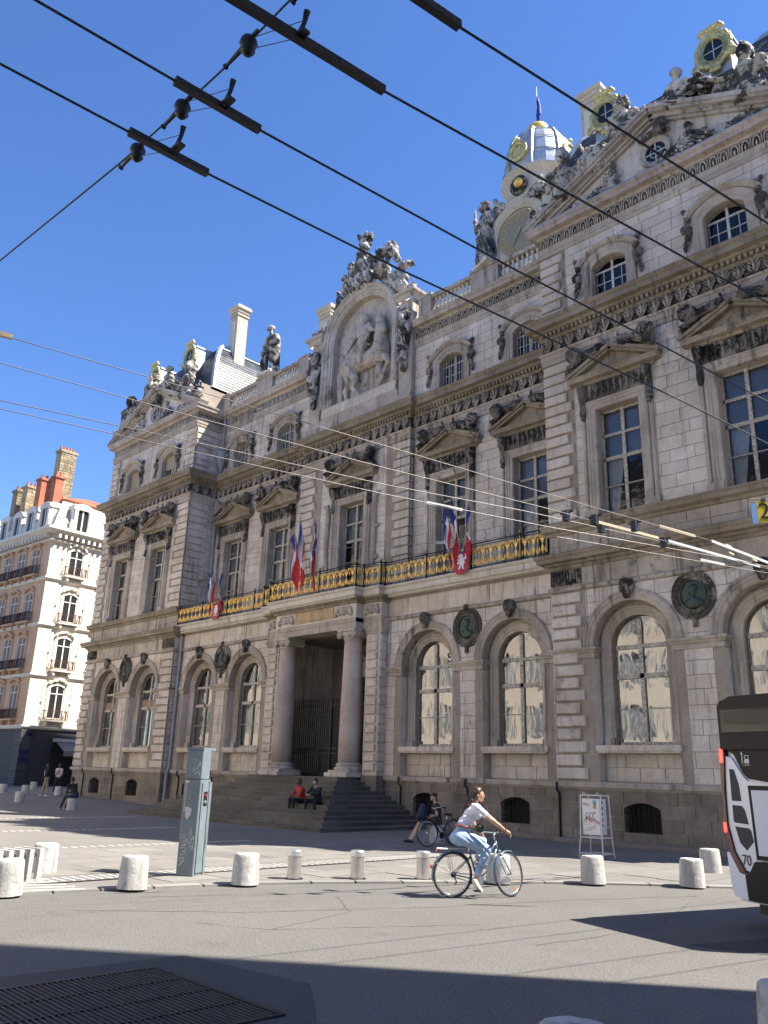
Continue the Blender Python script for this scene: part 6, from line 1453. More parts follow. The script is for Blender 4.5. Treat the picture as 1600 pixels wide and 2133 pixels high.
# clamps and crossings on the far wires
cl = thing('wire_crossing', 'cluster of black clamps where the thin bright wires cross above the street', 'wire fitting', (0, 0, 0))
for x, y in ((-7.55, 12.0), (-7.28, 12.5), (-6.95, 13.3), (-7.45, 13.0), (-7.05, 14.6)):
    part('clamp', G().box(x - .05, x + .05, y - .05, y + .05, ZW - .1, ZW + .08).tube([(x - .12, y, ZW + .05), (x + .12, y + .05, ZW + .08)], .02, 5), WR, cl)
for x, y in ((-6.5, 16.4), (-6.35, 17.2), (-6.3, 15.8), (-6.25, 18.0)): part('feeder_block', G().box(x - .02, x + .02, y - .12, y + .12, ZW + .04, ZW + .07), SL, cl)
sg20 = thing('hanging_sign', 'yellow plate with black figure 20 and a blue edge hanging from the wires', 'sign', (-4.98, 13.85, 6.12), R(46))
part('plate', G().box(.0, .8, -.01, .01, 0, .37), mat('sign_yellow', (.62, .47, .02), .5), sg20); part('blue_strip', G().box(-.085, -.005, -.012, .01, -.03, .33), mat('sign_blue', (.18, .36, .75), .5), sg20)
text('figure', '20', .40, M['black'], sg20, (.23, -.014, .185), (R(90), 0, 0), .002)
part('clip', G().box(.1, .16, -.02, .02, .36, .42).box(.6, .66, -.02, .02, .36, .42).tube([(-.1, 0, .41), (.9, 0, .41)], .008, 5), WR, sg20)
# ------------------------------------------------------------------ people
def V3(*a): return np.array(a, float)
def limb_hand(q, wrist, d, side, k=.012, m=0, curl=.6):
    """palm with four fingers and a thumb, curling round a grip; d = hand direction, side = thumb side"""
    d = d / np.linalg.norm(d); s = side / np.linalg.norm(side); dn = np.cross(d, s)
    if dn[2] > 0: dn = -dn
    pal = wrist + d * .05
    q.cap(wrist, pal + d * .02, .026, .03, .015, m).cap(pal - s * .018, pal + s * .018 + d * .02, .022, .02, .012, m)
    for i, (o, L) in enumerate(((-.030, .058), (-.010, .068), (.010, .066), (.029, .052))):
        b = pal + d * .035 + s * o; c = b + d * L * .5 + dn * L * .25 * curl; e = c + d * L * .2 + dn * L * .5 * curl
        q.cap(b, c, .010, .009, .004, m).cap(c, e, .009, .0075, .004, m)
    t0 = wrist + d * .02 + s * .028; q.cap(t0, t0 + d * .03 + s * .018, .012, .010, .008, m).cap(t0 + d * .03 + s * .018, t0 + d * .05 + s * .01 + dn * .015, .010, .008, .004, m)
def head(q, c, f, up=V3(0, 0, 1), m=0, k=.02, cap_m=None, hair_m=None, bald=False):
    f = f / np.linalg.norm(f); s = np.cross(up, f); s /= np.linalg.norm(s); up = np.cross(f, s)
    q.ell(c + up * .02 - f * .01, (.078, .078, .092), k, m).ell(c + f * .03 + up * .01, (.066, .066, .08), k, m).cap(c + f * .045 - up * .05, c + f * .06 - up * .075, .042, .03, k, m)
    q.cap(c + f * .094 + up * .02, c + f * .108 - up * .018, .010, .014, .01, m).cap(c + f * .088 - up * .048 - s * .016, c + f * .088 - up * .048 + s * .016, .009, .009, .005, m)
    for g_ in (-1, 1):
        q.ell(c + s * g_ * .078 - f * .005, (.016, .022, .03), .008, m); q.ell(c + f * .085 + s * g_ * .03 + up * .038, (.022, .012, .008), .008, m)
    if hair_m is not None:
        q.ell(c + up * .045 - f * .025, (.088, .088, .085), .01, hair_m).ell(c - f * .04 - up * .01, (.076, .07, .08), .01, hair_m)
    if cap_m is not None:
        q.ell(c + up * .055 - f * .01, (.09, .09, .075), .008, cap_m).cap(c + f * .08 + up * .05 - s * .04, c + f * .15 + up * .04 + s * .0, .012, .01, .01, cap_m).cap(c + f * .08 + up * .05 + s * .04, c + f * .15 + up * .04, .012, .01, .01, cap_m)
def sitter(name, seatz, mats, arms='knees', lean=.12, knee=.46, footx=.42, head_dir=(1, 0, -.15), hair=4, cap=None, short_sl=False, footz=0.0, spread=.14, h=.017, bare_legs=False):
    """seated figure: origin under the hips, facing +x. slots: 0 skin 1 top 2 trousers 3 shoes 4 hair 5 cap 6 sock"""
    q = Vol((-.5, -.55, footz - .05), (1.0, .55, seatz + 1.05), h); z = seatz
    q.ell((0, 0, z + .1), (.15, .18, .13), .05, 2).cap((.0, 0, z + .13), (lean * .6, 0, z + .42), .135, .15, .06, 1).ell((lean * .8, 0, z + .46), (.12, .19, .15), .06, 1)
    nk = V3(lean + .01, 0, z + .62); q.cap(nk - V3(.02, 0, .05), nk + V3(.02, 0, .06), .052, .048, .02, 0)
    hd = V3(*head_dir); head(q, nk + V3(.045, 0, .15), hd, m=0, hair_m=hair if cap is None else None, cap_m=cap)
    for s in (-1, 1):
        sh = V3(lean, s * .19, z + .54); am = 0 if short_sl else 1
        kn = V3(knee, s * spread, max(z + .06, footz + .46)); an = V3(footx, s * spread * 1.05, footz + .09)
        q.cap((0.03, s * .09, z + .09), kn, .095, .066, .04, 2).cap(kn, an, .062, .042, .03, 0 if bare_legs else 2)
        q.cap(an, an + V3(0, 0, -.03), .042, .045, .02, 6 if len(mats) > 6 else 3).cap(an + V3(-.03, 0, -.05), an + V3(.16, s * .02, -.06), .042, .034, .02, 3)
        if arms == 'knees': el = V3(lean + .16, s * .27, z + .3); ha = V3(knee - .04, s * (spread - .02), kn[2] + .12)
        elif arms == 'lap': el = V3(lean + .02, s * .26, z + .28); ha = V3(lean + .26, s * .06, z + .22)
        else: el = V3(lean + .22, s * .24, z + .34); ha = V3(lean + .42, s * .08, z + .36)
        q.ell(sh, (.075, .075, .075), .04, 1).cap(sh, sh + (el - sh) * .5, .062, .055, .03, 1).cap(sh + (el - sh) * .5, el, .052, .044, .02, am).cap(el, ha, .044, .03, .02, am)
        limb_hand(q, ha, V3(.8, -s * .3, -.3), V3(0, -s, .2), m=0)
    q.rough(.006, .08, 3); return q.mesh(name, mats)
SK = M['skin']; DK = mat('dark_skin', (.12, .07, .05), .55); HR = mat('dark_hair', (.02, .014, .010), .6); BLK = mat('black_cloth', (.016, .016, .018), .85); NAV = mat('navy_cloth', (.02, .03, .06), .85); REDC = mat('red_sportswear', (.40, .035, .02), .7); BLU = mat('blue_cloth', (.03, .06, .35), .8); WHC = mat('white_cloth', (.78, .77, .80), .85); GRY = mat('grey_cloth', (.2, .2, .2), .85); CAPM = mat('black_cap', (.012, .012, .014), .8); KHK = mat('khaki_cloth', (.28, .24, .17), .85); PNK = mat('pale_pink_shirt', (.55, .45, .48), .85); SHOE = mat('dark_shoe', (.03, .03, .032), .7)
def person(name_lab, cat, x, y, z, rz, me):
    t = ob('person', me, None, (x, y, z), (0, 0, rz)); return tag(t, name_lab, cat)
p = person('person in a red jacket sitting on the steps with arms over the knees', 'person', -24.85, 20.85, .8, R(-100), sitter('person', .0, [DK, REDC, BLK, BLU, HR, CAPM, WHC], 'knees', footz=-.32, footx=.46, knee=.44))
p = person('person in a black coat sitting hunched on the steps beside the red jacket', 'person', -24.05, 20.95, .8, R(-80), sitter('person', .0, [SK, BLK, BLK, SHOE, HR, CAPM], 'phone', lean=.18, head_dir=(1, .1, -.45), footz=-.32, footx=.5, spread=.2))
p = person('person in a white shirt sitting on the step ends, half hidden by the grey pillar', 'person', -33.55, 21.95, .48, R(-165), sitter('person', .0, [SK, WHC, BLK, BLK, HR, CAPM], 'lap', lean=.12, footz=-.3, footx=.55, knee=.5))
bag = thing('shopping_bag', 'bright green plastic shopping bag on the step beside the white shirt', 'bag', (-34.0, 21.15, .32)); q = Vol((-.2, -.2, -.02), (.2, .2, .4), .025); q.ell((0, 0, .13), (.14, .12, .14), 0).ell((.03, 0, .27), (.07, .05, .06), .04).rough(.03, .08, 2); ob('bag_body', q.mesh('bag_body', mat('green_plastic', (.25, .55, .06), .4)), bag); part('bag_handle', G().tube([(-.04, 0, .28), (0, 0, .38), (.06, 0, .29)], .008, 4), mat('green_plastic_dark', (.16, .4, .04), .4), bag)
p = person('man in a black cap and dark shirt sitting behind a parked bicycle', 'person', -17.15, 19.6, .52, R(-128), sitter('person', .0, [SK, mat('dark_red_brown_shirt', (.05, .028, .028), .85), mat('brown_shorts', (.06, .045, .04), .85), BLK, HR, CAPM, BLK], 'lap', lean=.05, head_dir=(1, .25, .15), cap=5, hair=None, short_sl=True, footz=-.5, footx=.78, knee=.48, bare_legs=True))
bp_ = thing('backpack', 'dark blue backpack held upright in front of the man with the cap', 'backpack', (-17.38, 19.22, .62), R(-128)); q = Vol((-.25, -.25, -.05), (.25, .25, .55), .025); q.ell((0, 0, .24), (.13, .17, .27), 0).ell((.1, 0, .14), (.08, .13, .13), .03).rough(.012, .1, 1); ob('pack', q.mesh('pack', NAV), bp_); part('strap', G().tube([(-.12, .08, .42), (-.2, .1, .25), (-.12, .08, .06)], .018, 5), BLK, bp_)
p = person('man in black sitting bent on a bollard by the left pavilion', 'person', -36.98, 17.9, .53, R(-165), sitter('person', .0, [DK, BLK, NAV, mat('black_white_shoe', (.25, .25, .25), .7), HR, CAPM], 'lap', lean=.22, head_dir=(1, 0, -.7), footz=-.52, footx=.66, knee=.42))
def stander(mats, h=.026):
    q = Vol((-.5, -.45, -.02), (.5, .45, 1.8), h)
    for s, a in ((-1, .16), (1, -.14)):
        q.chain([(0, s * .09, .92), (a * .6, s * .1, .5), (a, s * .1, .1)], [.1, .07, .05], .04, 2); q.cap((a - .04, s * .1, .05), (a + .16, s * .11, .04), .045, .035, .02, 3)
        q.chain([(0, s * .2, 1.42), (-a * .5, s * .26, 1.15), (.1 - a, s * .22, .95)], [.065, .05, .035], .03, 1); limb_hand(q, V3(.1 - a, s * .22, .94), V3(.3, 0, -1), V3(1, 0, 0), m=0)
    q.ell((0, 0, .95), (.13, .17, .14), .05, 2).cap((0, 0, 1.02), (0, 0, 1.36), .13, .15, .06, 1).ell((0, 0, 1.38), (.11, .2, .12), .05, 1).cap((0, 0, 1.46), (.01, 0, 1.56), .05, .048, .02, 0)
    head(q, V3(.02, 0, 1.65), V3(1, .2, 0), hair_m=4); return q.mesh('person', mats)
p = person('person in dark top with white print and khaki trousers before the dark shop', 'person', -47.9, 21.4, .03 + ground_z(-47.9), R(-110), stander([DK, BLK, KHK, WHC, HR]))
part('shirt_print', G().box(.145, .16, -.1, .1, 1.12, 1.38), WHC, p)
p = person('person in a pale pink shirt with a dark bag strap near the awning', 'person', -53.2, 24.5, .25, R(-60), stander([DK, PNK, BLK, SHOE, HR]))
part('bag_strap', G().tube([(.14, .12, 1.42), (.15, 0, 1.2), (.1, -.18, .98)], .025, 4), BLK, p)

# ------------------------------------------------------------------ bicycles
def bicycle(t, col, steer=0.0, rack=True, fenders=True, white_chain=True):
    fm = mat('bicycle_paint', col, .3, coat=.5); ch = mat('bright_alloy', (.62, .62, .62), .25, .9)
    A = Matrix.Translation((.80, 0, .74)) @ Matrix.Rotation(steer, 4, Vector((-.30, 0, .954))) @ Matrix.Translation((-.80, 0, -.74))
    def wheel(c, Mx=None):
        w = ob('wheel', None, t)
        def put(nm, g, m_, sm=False):
            if Mx is not None: g.xf(Mx)
            return part(nm, g, m_, w, sm)
        ring = lambda R_, r, n=40: G().tube([(c[0] + R_ * math.cos(a), 0, c[2] + R_ * math.sin(a)) for a in np.linspace(0, 2 * PI, n + 1)[:-1]], r, 6, close=True)
        put('tyre', ring(.333, .017), M['rubber'], True); put('rim', ring(.308, .011), ch, True)
        g = G()
        for k in range(28):
            a = 2 * PI * k / 28; b = a + (.9 if k % 2 else -.9); y = .025 if k % 4 < 2 else -.025
            g.tube([(c[0] + .02 * math.cos(b), y, c[2] + .02 * math.sin(b)), (c[0] + .305 * math.cos(a), 0, c[2] + .305 * math.sin(a))], .0016, 3)
        put('spokes', g, ch); put('hub', G().tube([(c[0], -.045, c[2]), (c[0], .045, c[2])], .02, 8), ch); put('tyre_reflector', G().box(c[0] + .12, c[0] + .16, -.008, .008, c[2] - .26, c[2] - .21), mat('orange_reflector', (.8, .2, .02), .3), ) if Mx is not None else None
        if Mx is None: put('sprocket', G().tube([(c[0], -.05, c[2]), (c[0], -.03, c[2])], .045, 12).tube([(c[0] + .02, -.05, c[2] - .05), (c[0] + .05, -.05, c[2] - .11), (c[0] + .02, -.05, c[2] - .14)], .012, 5), M['iron'])
    wheel((0, 0, .35)); wheel((1.05, 0, .35), A)
    g = G()
    g.tube([(.44, 0, .27), (.33, 0, .60), (.30, 0, .70)], .017, 8)
    g.tube([(.44, 0, .27), (.60, 0, .38), (.72, 0, .58), (.79, 0, .74)], .018, 8); g.tube([(.38, 0, .44), (.56, 0, .50), (.70, 0, .72), (.775, 0, .84)], .015, 8); g.tube([(.775, 0, .86), (.81, 0, .70)], .02, 8)
    for s in (-1, 1): g.tube([(.44, s * .035, .27), (.0, s * .055, .35)], .010, 6); g.tube([(.32, s * .02, .62), (0, s * .055, .35)], .008, 6)
    part('frame', g, fm, t, True)
    g = G(); g.tube([(.77, 0, .87), (.755, 0, .95), (.80, 0, .985)], .013, 6); g.tube([(.80, 0, .985), (.79, .08, 1.0), (.74, .2, 1.02), (.60, .28, 1.0)], .011, 6); g.tube([(.80, 0, .985), (.79, -.08, 1.0), (.74, -.2, 1.02), (.60, -.28, 1.0)], .011, 6); g.xf(A); part('handlebar', g, ch, t, True)
    for s in (-1, 1):
        g = G(); g.tube([(.70, s * .235, 1.015), (.585, s * .285, .998)], .016, 7); g.xf(A); part('grip', g, M['rubber'], t); g = G(); g.tube([(.73, s * .2, 1.0), (.66, s * .26, .975)], .006, 4); g.xf(A); part('brake_lever', g, ch, t)
    g = G()
    for s in (-1, 1): g.tube([(.82, s * .03, .70), (.90, s * .05, .58), (1.0, s * .055, .42), (1.05, s * .055, .35)], .010, 6)
    g.box(.80, .85, -.04, .04, .68, .72); g.xf(A); part('fork', g, fm, t, True)
    g = G(); g.tube([(.80, .03, .95), (.90, .05, .85), (.88, .04, .70)], .005, 4).tube([(.80, -.03, .95), (.93, -.02, .80), (.87, -.03, .66)], .005, 4); g.xf(A); part('brake_cable', g, M['black'], t)
    g = G()
    def fend(cx, a0, a1, Mx=None):
        gg = G(); n = 14; vs = []
        for k in range(n + 1):
            a = a0 + (a1 - a0) * k / n
            for y, rr in ((-.03, .352), (-.02, .366), (.02, .366), (.03, .352)): vs.append((cx + rr * math.cos(a), y, .35 + rr * math.sin(a)))
        gg.add(vs, [(k * 4 + j, k * 4 + j + 1, k * 4 + j + 5, k * 4 + j + 4) for k in range(n) for j in range(3)])
        if Mx is not None: gg.xf(Mx)
        part('mudguard', gg, fm, t, True)
    if fenders:
        fend(0, R(35), R(195)); fend(1.05, R(75), R(200), A)
        for s in (-1, 1): part('mudguard_stay', G().tube([(0, s * .05, .35), (-.30, s * .03, .53)], .003, 4).tube([(0, s * .05, .35), (-.13, s * .04, .68)], .003, 4), ch, t)
    if rack:
        g = G()
        for s in (-.055, .055): g.tube([(-.26, s, .745), (.20, s, .745)], .006, 5)
        for x in (-.25, -.1, .05, .19): g.tube([(x, -.055, .745), (x, .055, .745)], .004, 4)
        for s in (-1, 1): g.tube([(0, s * .06, .35), (-.08, s * .055, .74)], .005, 5)
        g.tube([(.2, 0, .745), (.31, 0, .66)], .005, 4); part('rack', g, ch, t); part('tail_light', G().box(-.29, -.265, -.04, .04, .69, .73), M['red'], t); part('rear_reflector', G().box(-.385, -.365, -.025, .025, .44, .50), M['red'], t)
    part('seat_post', G().tube([(.31, 0, .67), (.27, 0, .80)], .012, 6), ch, t)
    q = Vol((.0, -.15, .72), (.5, .15, .95), .014); q.ell((.19, 0, .83), (.11, .095, .035), .02).cap((.22, 0, .835), (.40, 0, .835), .04, .022, .03); ob('saddle', q.mesh('saddle', M['black']), t)
    part('saddle_rail', G().tube([(.14, .03, .80), (.27, .02, .79), (.36, .01, .81)], .005, 4).tube([(.14, -.03, .80), (.27, -.02, .79), (.36, -.01, .81)], .005, 4), ch, t)
    g = G(); g.tube([(.44, -.07, .27), (.44, -.04, .27)], .088, 20); part('chain_guard', g, fm, t); g = G(); g.tube([(.44, -.075, .27), (.44, -.071, .27)], .055, 16); part('chainring', g, ch, t)
    part('chain', G().tube([(.44, -.05, .34), (.0, -.045, .385)], .006, 4).tube([(.44, -.05, .20), (.03, -.045, .31)], .006, 4), M['iron'], t)
    for s, a in ((-1, R(-112)), (1, R(68))):
        g = G(); px, pz = .44 + .165 * math.cos(a), .27 + .165 * math.sin(a); g.tube([(.44, s * .08, .27), (px, s * .085, pz)], .010, 5); part('crank', g, ch, t); part('pedal', G().box(px - .05, px + .05, s * .13 - .045, s * .13 + .045, pz - .012, pz + .012), M['black'], t)
HD = R(63)
bk = thing('bicycle', 'blue grey city bicycle with rack, ridden along the road', 'bicycle', (-9.47, 11.22, .005), HD); bicycle(bk, (.11, .17, .22), R(24))
bk2 = thing('bicycle', 'dark bicycle parked in the shade in front of the man with the cap', 'bicycle', (-16.25, 19.3, .035), R(-93)); bicycle(bk2, (.02, .02, .024), R(-12), rack=False)
# the cyclist
cy = Vol((-.15, -.48, .02), (1.1, .48, 1.78), .0085)
JN, TS, SH, HA = 2, 1, 3, 4
pel = V3(.17, 0, .93)
cy.ell((.15, 0, .93), (.135, .165, .13), .05, JN); 
for s in (-1, 1): cy.ell((.10, s * .075, .90), (.115, .095, .115), .04, JN)
cy.cap((.18, 0, 1.02), (.20, 0, 1.08), .118, .112, .03, JN)
cy.cap((.21, 0, 1.10), (.33, 0, 1.30), .112, .118, .04, TS).ell((.36, 0, 1.33), (.098, .165, .12), .05, TS).cap((.37, -.13, 1.39), (.37, .13, 1.39), .06, .06, .04, TS)
cy.ell((.42, -.07, 1.27), (.06, .065, .07), .03, TS).ell((.42, .07, 1.27), (.06, .065, .07), .03, TS)
cy.cap((.40, 0, 1.42), (.43, -.01, 1.50), .048, .045, .02, 0)
HC = V3(.455, -.015, 1.585); head(cy, HC, V3(.9, -.45, -.02))
for s, el, ha, hd in ((-1, (.60, -.31, 1.19), (.80, -.345, 1.045), (.7, .1, -.35)), (1, (.50, .30, 1.14), (.575, .255, .985), (.6, -.1, -.35))):
    sh = V3(.37, s * .165, 1.385); el = V3(*el); ha = V3(*ha)
    cy.ell(sh, (.062, .062, .062), .03, TS).cap(sh, sh + (el - sh) * .48, .058, .054, .02, TS).cap(sh + (el - sh) * .42, el, .042, .036, .015, 0).cap(el, el + (ha - el) * .45, .037, .036, .015, 0).cap(el + (ha - el) * .45, ha, .034, .024, .01, 0)
    limb_hand(cy, ha, V3(*hd), V3(0, -s, .1), curl=1.0)
kr, ar = V3(.56, -.10, .735), V3(.375, -.10, .30)
cy.cap((.19, -.085, .90), V3(.40, -.10, .80), .105, .092, .04, JN).cap((.40, -.10, .80), kr, .090, .074, .03, JN).cap(kr, kr + (ar - kr) * .5, .072, .062, .02, JN).cap(kr + (ar - kr) * .5, kr + (ar - kr) * .80, .062, .056, .02, JN)
cy.cap(kr + (ar - kr) * .78, ar, .034, .030, .01, 0).cap(ar + V3(-.035, 0, -.03), ar + V3(.0, -.005, -.10), .040, .044, .02, SH).cap(ar + V3(-.02, -.005, -.07), ar + V3(.07, -.02, -.185), .044, .034, .02, SH)
kl, al = V3(.585, .10, .84), V3(.49, .10, .55)
cy.cap((.19, .085, .90), V3(.42, .10, .87), .105, .09, .04, JN).cap((.42, .10, .87), kl, .088, .072, .03, JN).cap(kl, kl + (al - kl) * .8, .07, .054, .02, JN).cap(kl + (al - kl) * .75, al, .034, .03, .01, 0).cap(al + V3(-.03, 0, -.04), al + V3(.13, 0, -.10), .042, .034, .02, SH)
cy.rough(.004, .06, 2).folds(.0065, .085, (.7, .3, .9), .38, .98).folds(.006, .09, (.6, .5, .8), 1.08, 1.34, 2)
JEAN = mat('washed_denim', (.30, .42, .58), .85, vary=.22, vscale=9, bump=.25, bscale=60); TEE = mat('white_tshirt', (.80, .78, .84), .85, bump=.3, bscale=14); SKL = mat('tanned_skin', (.50, .27, .17), .5, vary=.06); CREAM = mat('cream_trainer', (.75, .66, .52), .6); BRH = mat('brown_hair', (.055, .028, .016), .45, vary=.4, vscale=25)
cyc = thing('person', 'woman in white t-shirt and washed jeans riding a bicycle, long brown hair, shoulder bag', 'person', (-9.47, 11.22, .005), HD)
ob('body', cy.mesh('body', [SKL, TEE, JEAN, CREAM, BRH]), cyc)
q = Vol((.12, -.25, 1.2), (.65, .25, 1.78), .0085)
q.ell(HC + V3(-.015, .005, .045), (.096, .092, .092), 0).ell(HC + V3(-.055, .02, .0), (.085, .085, .10), .02).cap(HC + V3(-.085, .03, -.02), HC + V3(-.16, .045, -.16), .075, .08, .03).cap(HC + V3(-.16, .045, -.16), HC + V3(-.255, .05, -.33), .078, .045, .03)
q.cut(HC + V3(.10, -.06, -.01), (.075, .085, .085))
rg = random.Random(4)
for k in range(16): a = rg.uniform(-1, 1); q.chain([HC + V3(-.09, .03 + a * .07, -.02), HC + V3(-.15 - .02 * (k % 3), .04 + a * .085, -.14), HC + V3(-.22, .05 + a * .06, -.27 - .02 * (k % 3))], [.022, .026, .012], .006)
q.rough(.009, .03, 3).folds(.007, .028, (.8, .9, .15), 1.2, 1.7); ob('hair', q.mesh('hair', BRH), cyc)
part('belt', G().tube([(.195 + .127 * math.cos(a), .145 * math.sin(a), 1.085 - .02 * math.cos(a)) for a in np.linspace(0, 2 * PI, 25)[:-1]], .017, 6, close=True), mat('brown_red_belt', (.25, .06, .04), .5), cyc, True)
q = Vol((.25, -.35, .9), (.6, -.05, 1.25), .01); q.ell((.40, -.185, 1.07), (.085, .05, .075), 0).ell((.40, -.215, 1.085), (.075, .035, .05), .01); ob('shoulder_bag', q.mesh('shoulder_bag', mat('dark_green_leather', (.02, .035, .032), .35)), cyc)
part('bag_strap', G().tube([(.37, -.18, 1.14), (.30, -.15, 1.25), (.255, -.03, 1.36), (.29, .1, 1.44), (.40, .13, 1.45)], .009, 5), mat('cream_strap', (.55, .45, .35), .6), cyc, True)
part('bracelet', G().tube([(.79 + .0 * a, -.343 + .03 * math.cos(a), 1.055 + .03 * math.sin(a)) for a in np.linspace(0, 2 * PI, 13)[:-1]], .006, 4, close=True), M['black'], cyc)
# ------------------------------------------------------------------ lettering becomes plain mesh
bpy.context.view_layer.update()
_dg = bpy.context.evaluated_depsgraph_get()
for o in [o for o in sc.objects if o.type == 'FONT']:
    me = bpy.data.meshes.new_from_object(o.evaluated_get(_dg)); nm = o.name.split('.')[0]
    n = ob(nm, me, o.parent, o.location, o.rotation_euler, tuple(o.scale))
    bpy.data.objects.remove(o)
# ------------------------------------------------------------------ apartment house beyond the hall
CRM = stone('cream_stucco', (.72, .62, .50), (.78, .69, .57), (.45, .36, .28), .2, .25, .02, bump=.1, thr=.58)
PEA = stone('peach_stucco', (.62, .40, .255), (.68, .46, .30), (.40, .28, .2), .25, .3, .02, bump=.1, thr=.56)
WTR = mat('white_trim_stone', (.74, .68, .58), .8, vary=.1); RED = mat('rust_brown_iron', (.075, .036, .03), .7); BRK = stone('red_brick', (.42, .14, .08), (.50, .19, .11), (.2, .08, .05), .4, .3, .12, bump=.3, sootscale=4)
RUB = stone('rubble_masonry', (.30, .235, .14), (.42, .34, .22), (.08, .07, .05), .7, .3, .3, bump=.5, sootscale=5); TILE = stone('clay_roof_tile', (.38, .13, .07), (.46, .18, .10), (.2, .08, .05), .4, .3, .2, bump=.2)
WSL = stone('pale_slate', (.46, .44, .41), (.55, .53, .50), (.3, .29, .27), .3, .2, .12, bump=.2); SHOP = mat('shop_grey_front', (.05, .05, .052), .7, vary=.1); WWF = mat('white_window_frame', (.70, .69, .66), .5)
ap = thing('apartment_house', 'cream corner apartment house with iron balconies, slate mansard and red chimneys beyond the town hall', 'building', (-66, 27, 0), R(4))
# local frame: sunny face on x = 0 looking to +x (runs to +y); shaded face on y = 0 looking to -y (runs to -x)
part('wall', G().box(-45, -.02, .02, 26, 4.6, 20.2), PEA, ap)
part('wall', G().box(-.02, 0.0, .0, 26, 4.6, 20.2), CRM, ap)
part('ground_floor', G().box(-45, -.05, .05, 26, 0, 4.6), SHOP, ap)
def belt(z, p, h, m_): part('belt', G().sweep([(-45, 0), (0, 0), (0, 26)], [(0, z), (p * .5, z + .02), (p, z + h * .5), (p, z + h - .04), (0, z + h)]), m_, ap)
for z in (4.55, 8.5, 12.5, 16.3): belt(z, .18, .32, WTR)
belt(19.55, .25, .2, WTR); belt(20.2, .75, .55, WTR)
g = G()
for k in range(50): y = .3 + k * .52; g.box(0, .55, y, y + .2, 19.85, 20.2)
for k in range(60): x = -.3 - k * .55; g.box(x - .2, x, -.5, 0, 19.85, 20.2)
part('cornice_bracket', g, WTR, ap, kind='stuff')
def ap_win(kind, z0, z1, pos, face, iron=True):
    w = ob('window', None, ap); g = G(); hw = .62
    g.frame(arch_path(0, hw, z0, z1 - .2, 8, .22), [(.22, .02), (.22, -.06), (.05, -.08), (0, -.03), (0, .18)]); Ms = (side_m(0, pos) if face == 'x' else Matrix.Translation((pos, 0, 0)))
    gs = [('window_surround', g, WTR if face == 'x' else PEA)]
    gg = G(); gg.box(-.62, -.54, -.0, .0 + .05, z0, z1 - .15) if False else None
    gg.box(-.05, .05, -.02, .03, z0, z1); gg.box(-.62, -.55, -.02, .03, z0, z1 - .1); gg.box(.55, .62, -.02, .03, z0, z1 - .1); gg.box(-.6, .6, -.02, .03, z1 - .62, z1 - .55); gs.append(('frame', gg, WWF))
    gp = G(); gp.add([(x, -.008, z) for x, z in pane_poly(-.6, .6, z0, z1 + .05, o_seg(0, hw, z0, z1 - .2, .22))[0]], [tuple(range(11))]); gs.append(('pane', gp, mat_ap_glass if face == 'x' else mat_ap_shut))
    cr = G(); rg = random.Random(int(z0 * 7 + pos * 3))
    for k in range(16): a = (k - 7.5) / 7.5; cr.ball((a * .75, -.14, z1 + .22 + .28 * (1 - a * a) + rg.uniform(-.05, .08)), rg.uniform(.08, .15), 6)
    gs.append(('carved_crest', cr, WTR if face == 'x' else PEA))
    sb = G(); sb.box(-.95, .95, -.45, 0, z0 - .32, z0 - .18); sb.box(-.75, -.6, -.35, 0, z0 - .65, z0 - .32); sb.box(.6, .75, -.35, 0, z0 - .65, z0 - .32); gs.append(('balcony_slab', sb, WTR if face == 'x' else PEA))
    ir = G(); ir.box(-.95, .95, -.44, -.41, z0 + .52, z0 + .56); ir.box(-.95, .95, -.44, -.41, z0 - .18, z0 - .15)
    for k in range(20): x = -.93 + k * .098; ir.tube([(x, -.43, z0 - .17), (x + .05 * math.sin(k * 2), -.46, z0 + .15), (x, -.43, z0 + .53)], .02, 4)
    for s in (-1, 1): ir.box(*sorted((s * .95, s * .92)), -.44, 0, z0 + .5, z0 + .56); ir.box(*sorted((s * .95, s * .92)), -.3, -.26, z0 - .17, z0 + .5); ir.box(*sorted((s * .95, s * .92)), -.15, -.11, z0 - .17, z0 + .5)
    gs.append(('iron_railing', ir, RED))
    for nm, q_, m_ in gs: q_.xf(Ms); part(nm, q_, m_, w)
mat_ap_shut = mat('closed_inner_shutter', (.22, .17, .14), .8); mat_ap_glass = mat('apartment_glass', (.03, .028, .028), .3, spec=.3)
ROWS = ((5.5, 7.95), (9.4, 11.75), (13.2, 15.35), (17.1, 19.1))
for z0, z1 in ROWS:
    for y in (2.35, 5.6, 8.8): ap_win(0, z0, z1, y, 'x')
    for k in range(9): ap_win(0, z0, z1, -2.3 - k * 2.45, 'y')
# strips beside the windows of the sunny face
g = G()
for z0, z1 in ROWS:
    for y in (1.15, 3.6): g.box(0, .05, y, y + .05, z0 - .2, z1 + .1); g.ball((.05, y + .02, z0 + 1.2), .1, 6)
part('wall_strip', g, WTR, ap)
